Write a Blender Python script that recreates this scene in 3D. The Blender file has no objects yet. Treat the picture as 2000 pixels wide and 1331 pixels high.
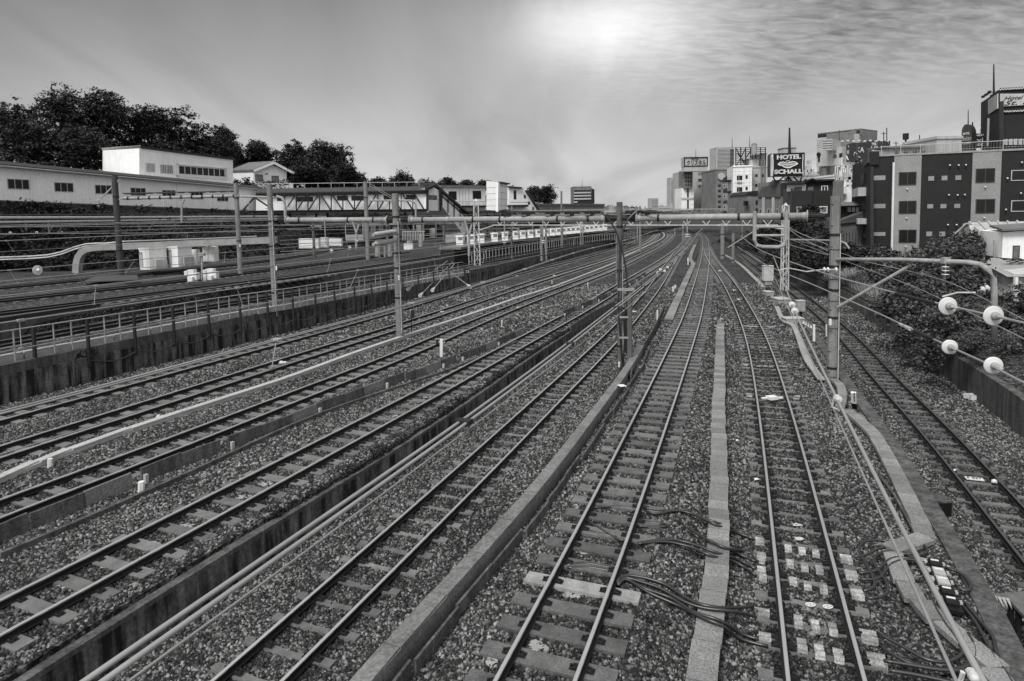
import bpy, math, random
import numpy as np
from mathutils import Vector, Matrix
random.seed(7); np.random.seed(7)
R = math.radians
# ------------------------------------------------------------------ camera
scene = bpy.context.scene
CAMZ = 7.0; FPX = 1240.0; CX = 1000.0; CY = 511.4; PITCH = R(4.4); ROLL = R(1.1)
Fv = Vector((0, math.cos(PITCH), -math.sin(PITCH)))
U0 = Vector((0, math.sin(PITCH), math.cos(PITCH)))
Xv = Vector((1, 0, 0))
RT = (Xv*math.cos(ROLL) - U0*math.sin(ROLL)).normalized()
UP = (U0*math.cos(ROLL) + Xv*math.sin(ROLL)).normalized()
cam_data = bpy.data.cameras.new('camera')
cam = bpy.data.objects.new('camera', cam_data)
scene.collection.objects.link(cam)
m = Matrix((RT, UP, -Fv)).transposed().to_4x4()
m.translation = Vector((0, 0, CAMZ))
cam.matrix_world = m
cam_data.sensor_width = 36.0
cam_data.lens = FPX/2000*36
cam_data.shift_y = (CY-665.5)/2000
cam_data.clip_start = 0.1; cam_data.clip_end = 6000
scene.camera = cam
# ------------------------------------------------------------------ sky
world = bpy.data.worlds.new('World'); scene.world = world; world.use_nodes = True
nt = world.node_tree; nt.nodes.clear()
def wn(t, **k):
    n = nt.nodes.new(t)
    for a, b in k.items(): setattr(n, a, b)
    return n
def wl(a, b): nt.links.new(a, b)
wout = wn('ShaderNodeOutputWorld'); bg = wn('ShaderNodeBackground'); wl(bg.outputs[0], wout.inputs[0])
tc = wn('ShaderNodeTexCoord')
SUN_DIR = (RT*((1185-CX)/FPX) + UP*(-(50-CY)/FPX) + Fv).normalized()
sep = wn('ShaderNodeSeparateXYZ'); wl(tc.outputs['Generated'], sep.inputs[0])
# base gradient by elevation; the sky overhead and behind the camera is brighter than the part in view
grad = wn('ShaderNodeValToRGB'); wl(sep.outputs['Z'], grad.inputs[0])
cr = grad.color_ramp
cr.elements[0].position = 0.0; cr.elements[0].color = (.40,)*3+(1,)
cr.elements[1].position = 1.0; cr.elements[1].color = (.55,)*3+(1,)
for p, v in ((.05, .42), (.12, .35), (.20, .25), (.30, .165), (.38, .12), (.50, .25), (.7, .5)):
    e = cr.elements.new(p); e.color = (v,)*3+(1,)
# broad cloud sheets (projected on a plane high above)
div = wn('ShaderNodeMath', operation='ADD'); wl(sep.outputs['Z'], div.inputs[0]); div.inputs[1].default_value = .22
proj = wn('ShaderNodeVectorMath', operation='DIVIDE'); wl(tc.outputs['Generated'], proj.inputs[0])
cmb = wn('ShaderNodeCombineXYZ'); [wl(div.outputs[0], cmb.inputs[i]) for i in range(3)]
wl(cmb.outputs[0], proj.inputs[1])
mp = wn('ShaderNodeMapping'); wl(proj.outputs[0], mp.inputs[0]); mp.inputs['Scale'].default_value = (1.6, .6, 0); mp.inputs['Rotation'].default_value = (0, 0, .5)
n1 = wn('ShaderNodeTexNoise'); wl(mp.outputs[0], n1.inputs['Vector']); n1.inputs['Scale'].default_value = 1.0; n1.inputs['Detail'].default_value = 7; n1.inputs['Roughness'].default_value = .5; n1.inputs['Distortion'].default_value = .6
mp2 = wn('ShaderNodeMapping'); wl(proj.outputs[0], mp2.inputs[0]); mp2.inputs['Scale'].default_value = (1.2, 3.2, 0); mp2.inputs['Rotation'].default_value = (0, 0, -.7)
n2 = wn('ShaderNodeTexNoise'); wl(mp2.outputs[0], n2.inputs['Vector']); n2.inputs['Scale'].default_value = 10.0; n2.inputs['Detail'].default_value = 6; n2.inputs['Roughness'].default_value = .6; n2.inputs['Distortion'].default_value = .5
# fine ripples only on the right hand side of the sky
mr = wn('ShaderNodeMapRange'); wl(sep.outputs['X'], mr.inputs[0]); mr.inputs[1].default_value = .0; mr.inputs[2].default_value = .35
mrz = wn('ShaderNodeMapRange'); wl(sep.outputs['Z'], mrz.inputs[0]); mrz.inputs[1].default_value = .13; mrz.inputs[2].default_value = .24
mm = wn('ShaderNodeMath', operation='MULTIPLY'); wl(mr.outputs[0], mm.inputs[0]); wl(mrz.outputs[0], mm.inputs[1])
r2 = wn('ShaderNodeMapRange'); wl(n2.outputs[0], r2.inputs[0]); r2.inputs[1].default_value = .3; r2.inputs[2].default_value = .7; r2.inputs[3].default_value = -.42; r2.inputs[4].default_value = .42
m2 = wn('ShaderNodeMath', operation='MULTIPLY'); wl(r2.outputs[0], m2.inputs[0]); wl(mm.outputs[0], m2.inputs[1])
r1 = wn('ShaderNodeMapRange'); wl(n1.outputs[0], r1.inputs[0]); r1.inputs[1].default_value = .3; r1.inputs[2].default_value = .7; r1.inputs[3].default_value = .74; r1.inputs[4].default_value = 1.26
fac = wn('ShaderNodeMath', operation='ADD'); wl(r1.outputs[0], fac.inputs[0]); wl(m2.outputs[0], fac.inputs[1])
base = wn('ShaderNodeMath', operation='MULTIPLY'); wl(grad.outputs[0], base.inputs[0]); wl(fac.outputs[0], base.inputs[1])
# the bright place where the sun stands behind the clouds: a soft wide patch
def mth(op, a_, b_=None):
    n = wn('ShaderNodeMath', operation=op)
    for i, q in enumerate((a_, b_)):
        if q is None: continue
        if isinstance(q, (int, float)): n.inputs[i].default_value = q
        else: wl(q, n.inputs[i])
    return n.outputs[0]
def along(v):
    n = wn('ShaderNodeVectorMath', operation='DOT_PRODUCT'); wl(tc.outputs['Generated'], n.inputs[0]); n.inputs[1].default_value = v
    return mth('SUBTRACT', n.outputs['Value'], float(SUN_DIR.dot(v)))
wz = wn('ShaderNodeTexNoise'); wl(mp.outputs[0], wz.inputs['Vector']); wz.inputs['Scale'].default_value = 2.2; wz.inputs['Detail'].default_value = 5; wz.inputs['Distortion'].default_value = .4
wob = mth('MULTIPLY', mth('SUBTRACT', wz.outputs[0], .5), .10)
ga = mth('ADD', along(RT), wob); gb = mth('SUBTRACT', along(UP), mth('MULTIPLY', wob, .6))
def blob(sa, sb_, amp):
    e = mth('ADD', mth('POWER', mth('ABSOLUTE', mth('DIVIDE', ga, sa)), 2.0), mth('POWER', mth('ABSOLUTE', mth('DIVIDE', gb, sb_)), 2.0))
    return mth('MULTIPLY', mth('EXPONENT', mth('MULTIPLY', e, -1.0)), amp)
gl = mth('ADD', blob(.12, .052, .34), mth('ADD', blob(.24, .10, .14), blob(.50, .26, .05)))
gs = wn('ShaderNodeMath', operation='ADD'); wl(gl, gs.inputs[0]); wl(base.outputs[0], gs.inputs[1])
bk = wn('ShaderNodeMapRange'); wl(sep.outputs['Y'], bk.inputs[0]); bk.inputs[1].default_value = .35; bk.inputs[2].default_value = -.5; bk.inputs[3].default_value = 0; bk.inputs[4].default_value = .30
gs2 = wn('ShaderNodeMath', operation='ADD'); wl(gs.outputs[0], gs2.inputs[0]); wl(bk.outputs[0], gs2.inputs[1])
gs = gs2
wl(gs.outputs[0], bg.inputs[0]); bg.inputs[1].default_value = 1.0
sd = bpy.data.lights.new('sun', 'SUN'); sd.energy = 2.2; sd.angle = R(20); sd.color = (1, .99, .97)
so = bpy.data.objects.new('sun', sd); scene.collection.objects.link(so)
_sv = Vector((-.36, -.52, .78)).normalized()
so.rotation_euler = _sv.to_track_quat('Z', 'Y').to_euler()
scene.view_settings.view_transform = 'Standard'; scene.view_settings.look = 'None'
scene.view_settings.exposure = 0.42; scene.view_settings.gamma = 1.0
scene.render.engine = 'CYCLES'
scene.cycles.max_bounces = 5; scene.cycles.diffuse_bounces = 2; scene.cycles.glossy_bounces = 2; scene.cycles.transparent_max_bounces = 6

# ------------------------------------------------------------------ pixels of the photograph (2000 x 1331) to places in the world
CAM = Vector((0, 0, CAMZ))
def ray(px, py): return (RT*((px-CX)/FPX) + UP*(-(py-CY)/FPX) + Fv)
def P(px, py, D):
    d = ray(px, py); return CAM + d*(D/d.y)
def G(px, py, z=0.0):
    f = z if callable(z) else (lambda y: z)
    d = ray(px, py); y = 30.0
    for _ in range(12):
        t = (f(y)-CAMZ)/d.z; y = .5*y + .5*(d.y*t)
    t = (f(y)-CAMZ)/d.z
    return CAM + d*t
def proj_px(v):
    d = Vector(v)-CAM; w = d.dot(Fv)
    if w <= .01: return None
    return (CX + FPX*d.dot(RT)/w, CY - FPX*d.dot(UP)/w)
def lerp(a, b, t): return a+(b-a)*t
def ramp(y, y0, v0, y1, v1):
    t = min(1, max(0, (y-y0)/(y1-y0))); t = t*t*(3-2*t); return lerp(v0, v1, t)

# ------------------------------------------------------------------ materials (black and white photograph: all neutral)
MATS = {}
def mat(name, v, rough=.85, var=.25, scale=3.0, bump=0.0, bscale=40.0, metal=0.0, spots=0.0, island=0.0, emit=0.0, spec=.3, coat=0, streak=0.0, objrand=0.0):
    if name in MATS: return MATS[name]
    M = bpy.data.materials.new(name); M.use_nodes = True; t = M.node_tree; t.nodes.clear()
    N = t.nodes.new; L = t.links.new
    out = N('ShaderNodeOutputMaterial'); b = N('ShaderNodeBsdfPrincipled'); L(b.outputs[0], out.inputs[0])
    b.inputs['Roughness'].default_value = rough; b.inputs['Metallic'].default_value = metal
    b.inputs['Specular IOR Level'].default_value = spec
    geo = N('ShaderNodeNewGeometry')
    val = None
    def mul(a, bb):
        n = N('ShaderNodeMath'); n.operation = 'MULTIPLY'; L(a, n.inputs[0])
        if isinstance(bb, float): n.inputs[1].default_value = bb
        else: L(bb, n.inputs[1])
        return n.outputs[0]
    nz = N('ShaderNodeTexNoise'); L(geo.outputs['Position'], nz.inputs['Vector']); nz.inputs['Scale'].default_value = scale; nz.inputs['Detail'].default_value = 8; nz.inputs['Roughness'].default_value = .65
    r = N('ShaderNodeMapRange'); L(nz.outputs[0], r.inputs[0]); r.inputs[1].default_value = .3; r.inputs[2].default_value = .7; r.inputs[3].default_value = v*(1-var); r.inputs[4].default_value = v*(1+var)
    val = r.outputs[0]
    if spots:
        n3 = N('ShaderNodeTexNoise'); L(geo.outputs['Position'], n3.inputs['Vector']); n3.inputs['Scale'].default_value = scale*14; n3.inputs['Detail'].default_value = 3
        r3 = N('ShaderNodeMapRange'); L(n3.outputs[0], r3.inputs[0]); r3.inputs[1].default_value = .35; r3.inputs[2].default_value = .65; r3.inputs[3].default_value = 1-spots; r3.inputs[4].default_value = 1+spots
        val = mul(val, r3.outputs[0])
    if streak:
        mpn = N('ShaderNodeMapping'); L(geo.outputs['Position'], mpn.inputs[0]); mpn.inputs['Scale'].default_value = (2.6, 2.6, .30)
        n4 = N('ShaderNodeTexNoise'); L(mpn.outputs[0], n4.inputs['Vector']); n4.inputs['Scale'].default_value = 1.3; n4.inputs['Detail'].default_value = 5; n4.inputs['Roughness'].default_value = .6
        r4 = N('ShaderNodeMapRange'); L(n4.outputs[0], r4.inputs[0]); r4.inputs[1].default_value = .40; r4.inputs[2].default_value = .60; r4.inputs[3].default_value = 1-streak; r4.inputs[4].default_value = 1.0
        val = mul(val, r4.outputs[0])
    if island:
        r5 = N('ShaderNodeMapRange'); L(geo.outputs['Random Per Island'], r5.inputs[0]); r5.inputs[3].default_value = 1-island; r5.inputs[4].default_value = 1+island
        val = mul(val, r5.outputs[0])
    if objrand:
        oi = N('ShaderNodeObjectInfo')
        r6 = N('ShaderNodeMapRange'); L(oi.outputs['Random'], r6.inputs[0]); r6.inputs[3].default_value = 1-objrand; r6.inputs[4].default_value = 1+objrand
        val = mul(val, r6.outputs[0])
    cb = N('ShaderNodeCombineColor'); [L(val, cb.inputs[i]) for i in range(3)]
    L(cb.outputs[0], b.inputs['Base Color'])
    if bump:
        nb = N('ShaderNodeTexNoise'); L(geo.outputs['Position'], nb.inputs['Vector']); nb.inputs['Scale'].default_value = bscale; nb.inputs['Detail'].default_value = 4
        bn = N('ShaderNodeBump'); bn.inputs['Strength'].default_value = min(1, bump); bn.inputs['Distance'].default_value = .02; L(nb.outputs[0], bn.inputs['Height']); L(bn.outputs[0], b.inputs['Normal'])
    if emit:
        L(cb.outputs[0], b.inputs['Emission Color']); b.inputs['Emission Strength'].default_value = emit
    MATS[name] = M; return M
def ballast_mat():
    M = bpy.data.materials.new('ballast'); M.use_nodes = True; t = M.node_tree; b = t.nodes['Principled BSDF']; N = t.nodes.new; L = t.links.new
    geo = N('ShaderNodeNewGeometry')
    vo = N('ShaderNodeTexVoronoi'); L(geo.outputs['Position'], vo.inputs['Vector']); vo.inputs['Scale'].default_value = 15
    s = N('ShaderNodeSeparateColor'); L(vo.outputs['Color'], s.inputs[0])
    pw = N('ShaderNodeMath'); pw.operation = 'POWER'; L(s.outputs[0], pw.inputs[0]); pw.inputs[1].default_value = 2.2
    r = N('ShaderNodeMapRange'); L(pw.outputs[0], r.inputs[0]); r.inputs[3].default_value = .014; r.inputs[4].default_value = .15
    # shade in the gaps between stones, put into the colour
    dg = N('ShaderNodeMapRange'); L(vo.outputs['Distance'], dg.inputs[0]); dg.inputs[1].default_value = .25; dg.inputs[2].default_value = .75; dg.inputs[3].default_value = 1.0; dg.inputs[4].default_value = .45
    nz = N('ShaderNodeTexNoise'); L(geo.outputs['Position'], nz.inputs['Vector']); nz.inputs['Scale'].default_value = .35; nz.inputs['Detail'].default_value = 6
    r2 = N('ShaderNodeMapRange'); L(nz.outputs[0], r2.inputs[0]); r2.inputs[1].default_value = .3; r2.inputs[2].default_value = .7; r2.inputs[3].default_value = .7; r2.inputs[4].default_value = 1.35
    m1 = N('ShaderNodeMath'); m1.operation = 'MULTIPLY'; L(r.outputs[0], m1.inputs[0]); L(r2.outputs[0], m1.inputs[1])
    m2 = N('ShaderNodeMath'); m2.operation = 'MULTIPLY'; L(m1.outputs[0], m2.inputs[0]); L(dg.outputs[0], m2.inputs[1])
    n6 = N('ShaderNodeTexNoise'); L(geo.outputs['Position'], n6.inputs['Vector']); n6.inputs['Scale'].default_value = 4.5; n6.inputs['Detail'].default_value = 2
    r6 = N('ShaderNodeMapRange'); L(n6.outputs[0], r6.inputs[0]); r6.inputs[1].default_value = .35; r6.inputs[2].default_value = .65; r6.inputs[3].default_value = .45; r6.inputs[4].default_value = 2.0
    m6 = N('ShaderNodeMath'); m6.operation = 'MULTIPLY'; L(m2.outputs[0], m6.inputs[0]); L(r6.outputs[0], m6.inputs[1]); m2 = m6
    cb = N('ShaderNodeCombineColor'); [L(m2.outputs[0], cb.inputs[i]) for i in range(3)]; L(cb.outputs[0], b.inputs['Base Color'])
    b.inputs['Roughness'].default_value = .9; b.inputs['Specular IOR Level'].default_value = .2
    bn = N('ShaderNodeBump'); bn.inputs['Strength'].default_value = 1; bn.inputs['Distance'].default_value = .05; bn.invert = True
    L(vo.outputs['Distance'], bn.inputs['Height']); L(bn.outputs[0], b.inputs['Normal'])
    return M
BALLAST = ballast_mat()
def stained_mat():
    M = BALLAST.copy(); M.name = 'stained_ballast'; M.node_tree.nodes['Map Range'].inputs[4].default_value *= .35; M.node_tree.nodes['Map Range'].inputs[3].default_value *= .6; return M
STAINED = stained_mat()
def stones_mat():
    M = bpy.data.materials.new('crushed_stone'); M.use_nodes = True; t = M.node_tree; b = t.nodes['Principled BSDF']; N = t.nodes.new; L = t.links.new
    geo = N('ShaderNodeNewGeometry')
    pw = N('ShaderNodeMath'); pw.operation = 'POWER'; L(geo.outputs['Random Per Island'], pw.inputs[0]); pw.inputs[1].default_value = 3.0
    r = N('ShaderNodeMapRange'); L(pw.outputs[0], r.inputs[0]); r.inputs[3].default_value = .017; r.inputs[4].default_value = .30
    nz = N('ShaderNodeTexNoise'); L(geo.outputs['Position'], nz.inputs['Vector']); nz.inputs['Scale'].default_value = .35; nz.inputs['Detail'].default_value = 6
    r2 = N('ShaderNodeMapRange'); L(nz.outputs[0], r2.inputs[0]); r2.inputs[1].default_value = .3; r2.inputs[2].default_value = .7; r2.inputs[3].default_value = .7; r2.inputs[4].default_value = 1.35
    m1 = N('ShaderNodeMath'); m1.operation = 'MULTIPLY'; L(r.outputs[0], m1.inputs[0]); L(r2.outputs[0], m1.inputs[1])
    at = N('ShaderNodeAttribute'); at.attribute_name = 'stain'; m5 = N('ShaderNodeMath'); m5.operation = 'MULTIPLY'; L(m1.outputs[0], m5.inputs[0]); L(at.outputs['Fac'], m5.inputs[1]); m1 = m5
    cb = N('ShaderNodeCombineColor'); [L(m1.outputs[0], cb.inputs[i]) for i in range(3)]; L(cb.outputs[0], b.inputs['Base Color'])
    b.inputs['Roughness'].default_value = .8; b.inputs['Specular IOR Level'].default_value = .35
    return M
STONE = stones_mat()
CONC = mat('concrete', .17, .9, .30, 1.3, .35, 60, spots=.25)
CONC_L = mat('pale_concrete', .30, .9, .22, 1.5, .3, 60, spots=.2)
CONC_W = mat('whitish_concrete', .40, .85, .12, .8, .15, 60, spots=.1)
CONC_D = mat('stained_concrete', .125, .92, .40, .9, .5, 30, spots=.3, streak=.92)
CONC_M = mat('weathered_concrete', .105, .92, .30, 1.1, .4, 50, spots=.3, streak=.45)
MOSS = mat('mossy_concrete', .025, .95, .5, 4, .8, 40, spots=.5)
SLP = mat('sleeper_concrete', .14, .75, .32, 3, .15, 90, spots=.15, objrand=.25)
SLP_D = mat('sleeper_brown', .115, .5, .38, 2.5, .15, 90, spots=.25, objrand=.3, spec=.45)
SLP_W = mat('sleeper_limewashed', .28, .7, .35, 3, .15, 90, spots=.2)
RAILTOP = mat('rail_polished', .88, .38, .06, 2, metal=1.0, spec=.5)
RAILSIDE = mat('rail_rust', .011, .75, .35, 8, .2, 80)
CLIP = mat('clip_iron', .015, .6, .3, 20)
STEEL = mat('galvanised_steel', .30, .6, .25, 3, spots=.18)
STEEL_L = mat('pale_steel', .5, .55, .18, 3, spots=.12)
STEEL_D = mat('dark_steel', .018, .6, .3, 4)
POLE = mat('pole_concrete', .20, .85, .22, 2.0, .1, 60, spots=.2)
POLE_R = mat('pole_pale_concrete', .22, .85, .22, 2.0, .1, 60, spots=.2, streak=.2)
POLE_M = mat('pole_grimy', .12, .85, .3, 2.0, .1, 60, spots=.25, streak=.3)
POLE_D = mat('pole_dark', .055, .85, .3, 2.0, .1, 60, spots=.2)
WIREM = mat('wire_pale', .27, .55, .12, 2, spec=.3)
WIRED = mat('wire_dark', .06, .6, .2, 3)
RUBBER = mat('black_rubber', .018, .38, .35, 3, spec=.8)
WHITE = mat('white_paint', .70, .6, .10, 2.0, spots=.06)
WALLW = mat('white_wall', .84, .85, .08, .25, streak=.07, spots=.04)
WALLG = mat('grey_wall', .46, .85, .15, .3, streak=.15)
WALLD = mat('dark_wall', .022, .8, .3, .5)
WALLM = mat('mid_wall', .20, .85, .2, .4, streak=.2)
ROOFD = mat('dark_roof', .03, .7, .3, 1.0, .3, 20)
ROOFM = mat('grey_roof', .15, .8, .25, 1.0, .3, 20)
GLASS = mat('window_glass', .02, .25, .3, .5, spec=.2)
GLASS_G = mat('window_curtain', .14, .25, .5, 3.0, spec=.5)
FRAME_D = mat('window_frame', .06, .6, .2, 3)
FRAME_L = mat('window_frame_pale', .45, .6, .15, 3)
BLACKP = mat('black_paint', .009, .5, .2, 2)
PORC = mat('porcelain', .62, .22, .05, 3, spec=.6)
LEAF = mat('leaf', .024, .6, .45, .25, island=.8, spec=.35)
LEAF_B = mat('leaf_broad', .065, .6, .35, .9, island=.75, spec=.4)
LEAF_P = mat('leaf_pale', .085, .7, .3, .9, island=.5)
BARK = mat('bark', .015, .95, .4, 4, .5, 30)
GRASSM = mat('dry_grass', .26, .9, .3, 1.2, island=.5)
SOIL = mat('soil', .025, .95, .4, .6, .6, 15)

# ------------------------------------------------------------------ mesh and object helpers
COL = scene.collection
WPOS = {}
class MB:
    def __init__(s): s.v = []; s.f = []
    def add(s, vs, fs):
        o = len(s.v); s.v += [tuple(v) for v in vs]; s.f += [tuple(i+o for i in f) for f in fs]; return s
    def hexa(s, b, t):   # bottom 4, top 4 (ccw seen from above)
        return s.add(list(b)+list(t), [(3, 2, 1, 0), (4, 5, 6, 7), (0, 1, 5, 4), (1, 2, 6, 5), (2, 3, 7, 6), (3, 0, 4, 7)])
    def box(s, c, d, rz=0.0):
        c = Vector(c); hx, hy, hz = d[0]/2, d[1]/2, d[2]/2; ca, sa = math.cos(rz), math.sin(rz)
        q = [(-hx, -hy), (hx, -hy), (hx, hy), (-hx, hy)]
        q = [(x*ca-y*sa, x*sa+y*ca) for x, y in q]
        return s.hexa([(c.x+x, c.y+y, c.z-hz) for x, y in q], [(c.x+x, c.y+y, c.z+hz) for x, y in q])
    def obox(s, o, u, w, h, su, sw, sh):   # origin corner and three axes
        o = Vector(o); u = Vector(u)*su; w = Vector(w)*sw; h = Vector(h)*sh
        return s.hexa([o, o+u, o+u+w, o+w], [o+h, o+u+h, o+u+w+h, o+w+h])
    def beam(s, a, b, w, h=None):
        a = Vector(a); b = Vector(b); h = h or w; d = (b-a).normalized()
        up = Vector((0, 0, 1)) if abs(d.z) < .95 else Vector((1, 0, 0))
        x = d.cross(up).normalized()*(w/2); y = x.cross(d).normalized()*(h/2)
        return s.hexa([a-x-y, a+x-y, b+x-y, b-x-y], [a-x+y, a+x+y, b+x+y, b-x+y])
    def tube(s, pts, r, seg=6, caps=True):
        pts = [Vector(p) for p in pts]; n = len(pts); vs = []
        rr = r if isinstance(r, (list, tuple)) else [r]*n
        for i, p in enumerate(pts):
            d = (pts[min(i+1, n-1)]-pts[max(i-1, 0)]).normalized()
            up = Vector((0, 0, 1)) if abs(d.z) < .97 else Vector((0, 1, 0))
            x = d.cross(up).normalized(); y = x.cross(d).normalized()
            for k in range(seg):
                a = 2*math.pi*(k+.5)/seg; vs.append(p+x*(math.cos(a)*rr[i])+y*(math.sin(a)*rr[i]))
        fs = [(i*seg+k, i*seg+(k+1) % seg, (i+1)*seg+(k+1) % seg, (i+1)*seg+k) for i in range(n-1) for k in range(seg)]
        if caps: fs += [tuple(range(seg))[::-1], tuple((n-1)*seg+k for k in range(seg))]
        return s.add(vs, fs)
    def lathe(s, base, axis, prof, seg=14):   # prof: (along, radius)
        base = Vector(base); d = Vector(axis).normalized()
        return s.tube([base+d*a for a, _ in prof], [max(.0005, q) for _, q in prof], seg) if len(prof) > 1 else s
    def sweep(s, pts, prof, up=Vector((0, 0, 1)), caps=True):   # prof: closed loop of (side, height), side positive to the right
        pts = [Vector(p) for p in pts]; n = len(pts); k = len(prof); vs = []
        for i, p in enumerate(pts):
            d = (pts[min(i+1, n-1)]-pts[max(i-1, 0)]); d.z = 0; d.normalize(); x = d.cross(up).normalized()
            vs += [p+x*a+up*b for a, b in prof]
        fs = [(i*k+j, i*k+(j+1) % k, (i+1)*k+(j+1) % k, (i+1)*k+j) for i in range(n-1) for j in range(k)]
        if caps: fs += [tuple(range(k))[::-1], tuple((n-1)*k+j for j in range(k))]
        return s.add(vs, fs)
    def poly(s, pts, nrm, th):   # flat polygon with thickness along nrm
        pts = [Vector(p) for p in pts]; n = len(pts); w = Vector(nrm)*th
        return s.add(pts+[p+w for p in pts], [tuple(range(n))[::-1], tuple(range(n, 2*n))]+[(i, (i+1) % n, (i+1) % n+n, i+n) for i in range(n)])
    def mesh(s, name, material, off=(0, 0, 0), smooth=False):
        me = bpy.data.meshes.new(name); ox, oy, oz = off
        me.from_pydata([(x-ox, y-oy, z-oz) for x, y, z in s.v], [], s.f); me.update()
        ms = material if isinstance(material, (list, tuple)) else [material]
        for q in ms: me.materials.append(q)
        if smooth: me.shade_smooth()
        return me
    def build(s, name, material, parent=None, smooth=False, loc=None):
        off = WPOS[parent.name] if parent else (Vector(loc) if loc else Vector(s.v[0]) if s.v else Vector())
        me = s.mesh(name, material, off, smooth)
        o = bpy.data.objects.new(name, me); COL.objects.link(o)
        if parent: o.parent = parent
        else: o.location = off
        WPOS[o.name] = Vector(off)
        return o
def tag(o, label=None, cat=None, group=None, kind=None):
    if label: o['label'] = label
    if cat: o['category'] = cat
    if group: o['group'] = group
    if kind: o['kind'] = kind
    return o
def thing(name, label, cat, loc, group=None):
    o = bpy.data.objects.new(name, None); COL.objects.link(o); o.location = Vector(loc); o.empty_display_size = .2
    WPOS[o.name] = Vector(loc); return tag(o, label, cat, group)
def inst(name, me, loc, rz=0.0, parent=None, rot=None, scale=None):
    o = bpy.data.objects.new(name, me); COL.objects.link(o)
    o.location = Vector(loc)-(WPOS[parent.name] if parent else Vector())
    o.rotation_euler = rot if rot else (0, 0, rz)
    if scale: o.scale = scale
    if parent: o.parent = parent
    WPOS[o.name] = Vector(loc); return o
def text(s, name, o, u, v, h, material, parent, width=None, th=.02, font=None, italic=0.0, loc=None, space=1.0, center=False, bold=0.0):
    """letters standing on the baseline from point o along u, height h along v"""
    cu = bpy.data.curves.new('letters', 'FONT'); cu.body = s; cu.size = 1.0; cu.extrude = .001; cu.shear = italic; cu.space_character = space; cu.resolution_u = 3; cu.offset = bold
    to = bpy.data.objects.new('letters', cu); COL.objects.link(to)
    dg = bpy.context.evaluated_depsgraph_get(); me = bpy.data.meshes.new_from_object(to.evaluated_get(dg))
    bpy.data.objects.remove(to); bpy.data.curves.remove(cu)
    co = np.array([tuple(q.co) for q in me.vertices]); 
    if not len(co): return None
    x0, x1 = co[:, 0].min(), co[:, 0].max(); y0, y1 = co[:, 1].min(), co[:, 1].max(); zz = co[:, 2].max() or 1
    sy = h/max(1e-6, (y1-y0)); sx = (width/(x1-x0)) if width else sy
    u = Vector(u).normalized(); v = Vector(v).normalized(); n = u.cross(v).normalized(); o = Vector(o)
    off = WPOS[parent.name] if parent else Vector(loc or o)
    for q, c in zip(me.vertices, co):
        q.co = o + u*((c[0]-x0)*sx) + v*((c[1]-y0)*sy) + n*(c[2]/zz*th/2) - off
    me.materials.clear(); me.materials.append(material); me.name = name
    ob = bpy.data.objects.new(name, me); COL.objects.link(ob)
    if parent: ob.parent = parent
    else: ob.location = off
    WPOS[ob.name] = Vector(off); return ob

# a facade: vertical plane through two pixels columns at two depths; rectangles are given in pixels
class Face:
    def __init__(s, pxl, Dl, pxr, Dr, pytop, pybot, ztop=None, zbot=None):
        s.a = P(pxl, pytop, Dl); s.b = P(pxr, pytop, Dr)
        s.zt = ztop if ztop is not None else s.a.z; s.zb = zbot if zbot is not None else P(pxl, pybot, Dl).z
        s.a = Vector((s.a.x, s.a.y, 0)); s.b = Vector((s.b.x, s.b.y, 0))
        s.u = (s.b-s.a).normalized(); s.n = Vector((s.u.y, -s.u.x, 0)); s.w = (s.b-s.a).length
        s.o = Vector((s.a.x, s.a.y, s.zb)); s.h = s.zt-s.zb
    def pt(s, px, py, out=0.0):
        d = ray(px, py); t = (s.a-CAM).dot(s.n)/d.dot(s.n); return CAM+d*t+s.n*out
    def st(s, px, py):
        q = s.pt(px, py)-s.a; return q.dot(s.u), q.z
    def at(s, a, z, out=0.0): return Vector((s.a.x, s.a.y, 0))+s.u*a+Vector((0, 0, z))+s.n*out
    def slab(s, mb, a0, z0, a1, z1, out0, out1):
        p = s.at(a0, z0, out0)
        return mb.obox(p, s.u, -s.n, Vector((0, 0, 1)), a1-a0, -(out1-out0), z1-z0)
    def rect(s, x0, y0, x1, y1):
        a0, z1 = s.st(x0, y0); a1, z0 = s.st(x1, y1); return a0, z0, a1, z1
def solid(face, depth, extra=0.0):
    mb = MB(); mb.obox(face.o, face.u, -face.n, Vector((0, 0, 1)), face.w, depth, face.h+extra); return mb
def window(face, x0, y0, x1, y1, parent, frame=None, glass=None, mull=1, fw=.06, px=True, out=.03, name='window'):
    gl_ = max(.006, out-.035)
    frame = frame or FRAME_D; glass = glass or GLASS
    a0, z0, a1, z1 = face.rect(x0, y0, x1, y1) if px else (x0, y0, x1, y1)
    if a1 < a0: a0, a1 = a1, a0
    m = MB()
    face.slab(m, a0, z1-fw, a1, z1, -.04, out); face.slab(m, a0, z0, a1, z0+fw, -.04, out)
    face.slab(m, a0, z0+fw, a0+fw, z1-fw, -.04, out); face.slab(m, a1-fw, z0+fw, a1, z1-fw, -.04, out)
    for k in range(mull):
        c = a0+(a1-a0)*(k+1)/(mull+1); face.slab(m, c-fw*.45, z0+fw, c+fw*.45, z1-fw, -.04, out-.003)
    w = m.build(name, frame, parent)
    g = MB(); face.slab(g, a0+fw*.5, z0+fw*.5, a1-fw*.5, z1-fw*.5, -.05, gl_)
    g.build('pane', glass, w); return w
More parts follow.
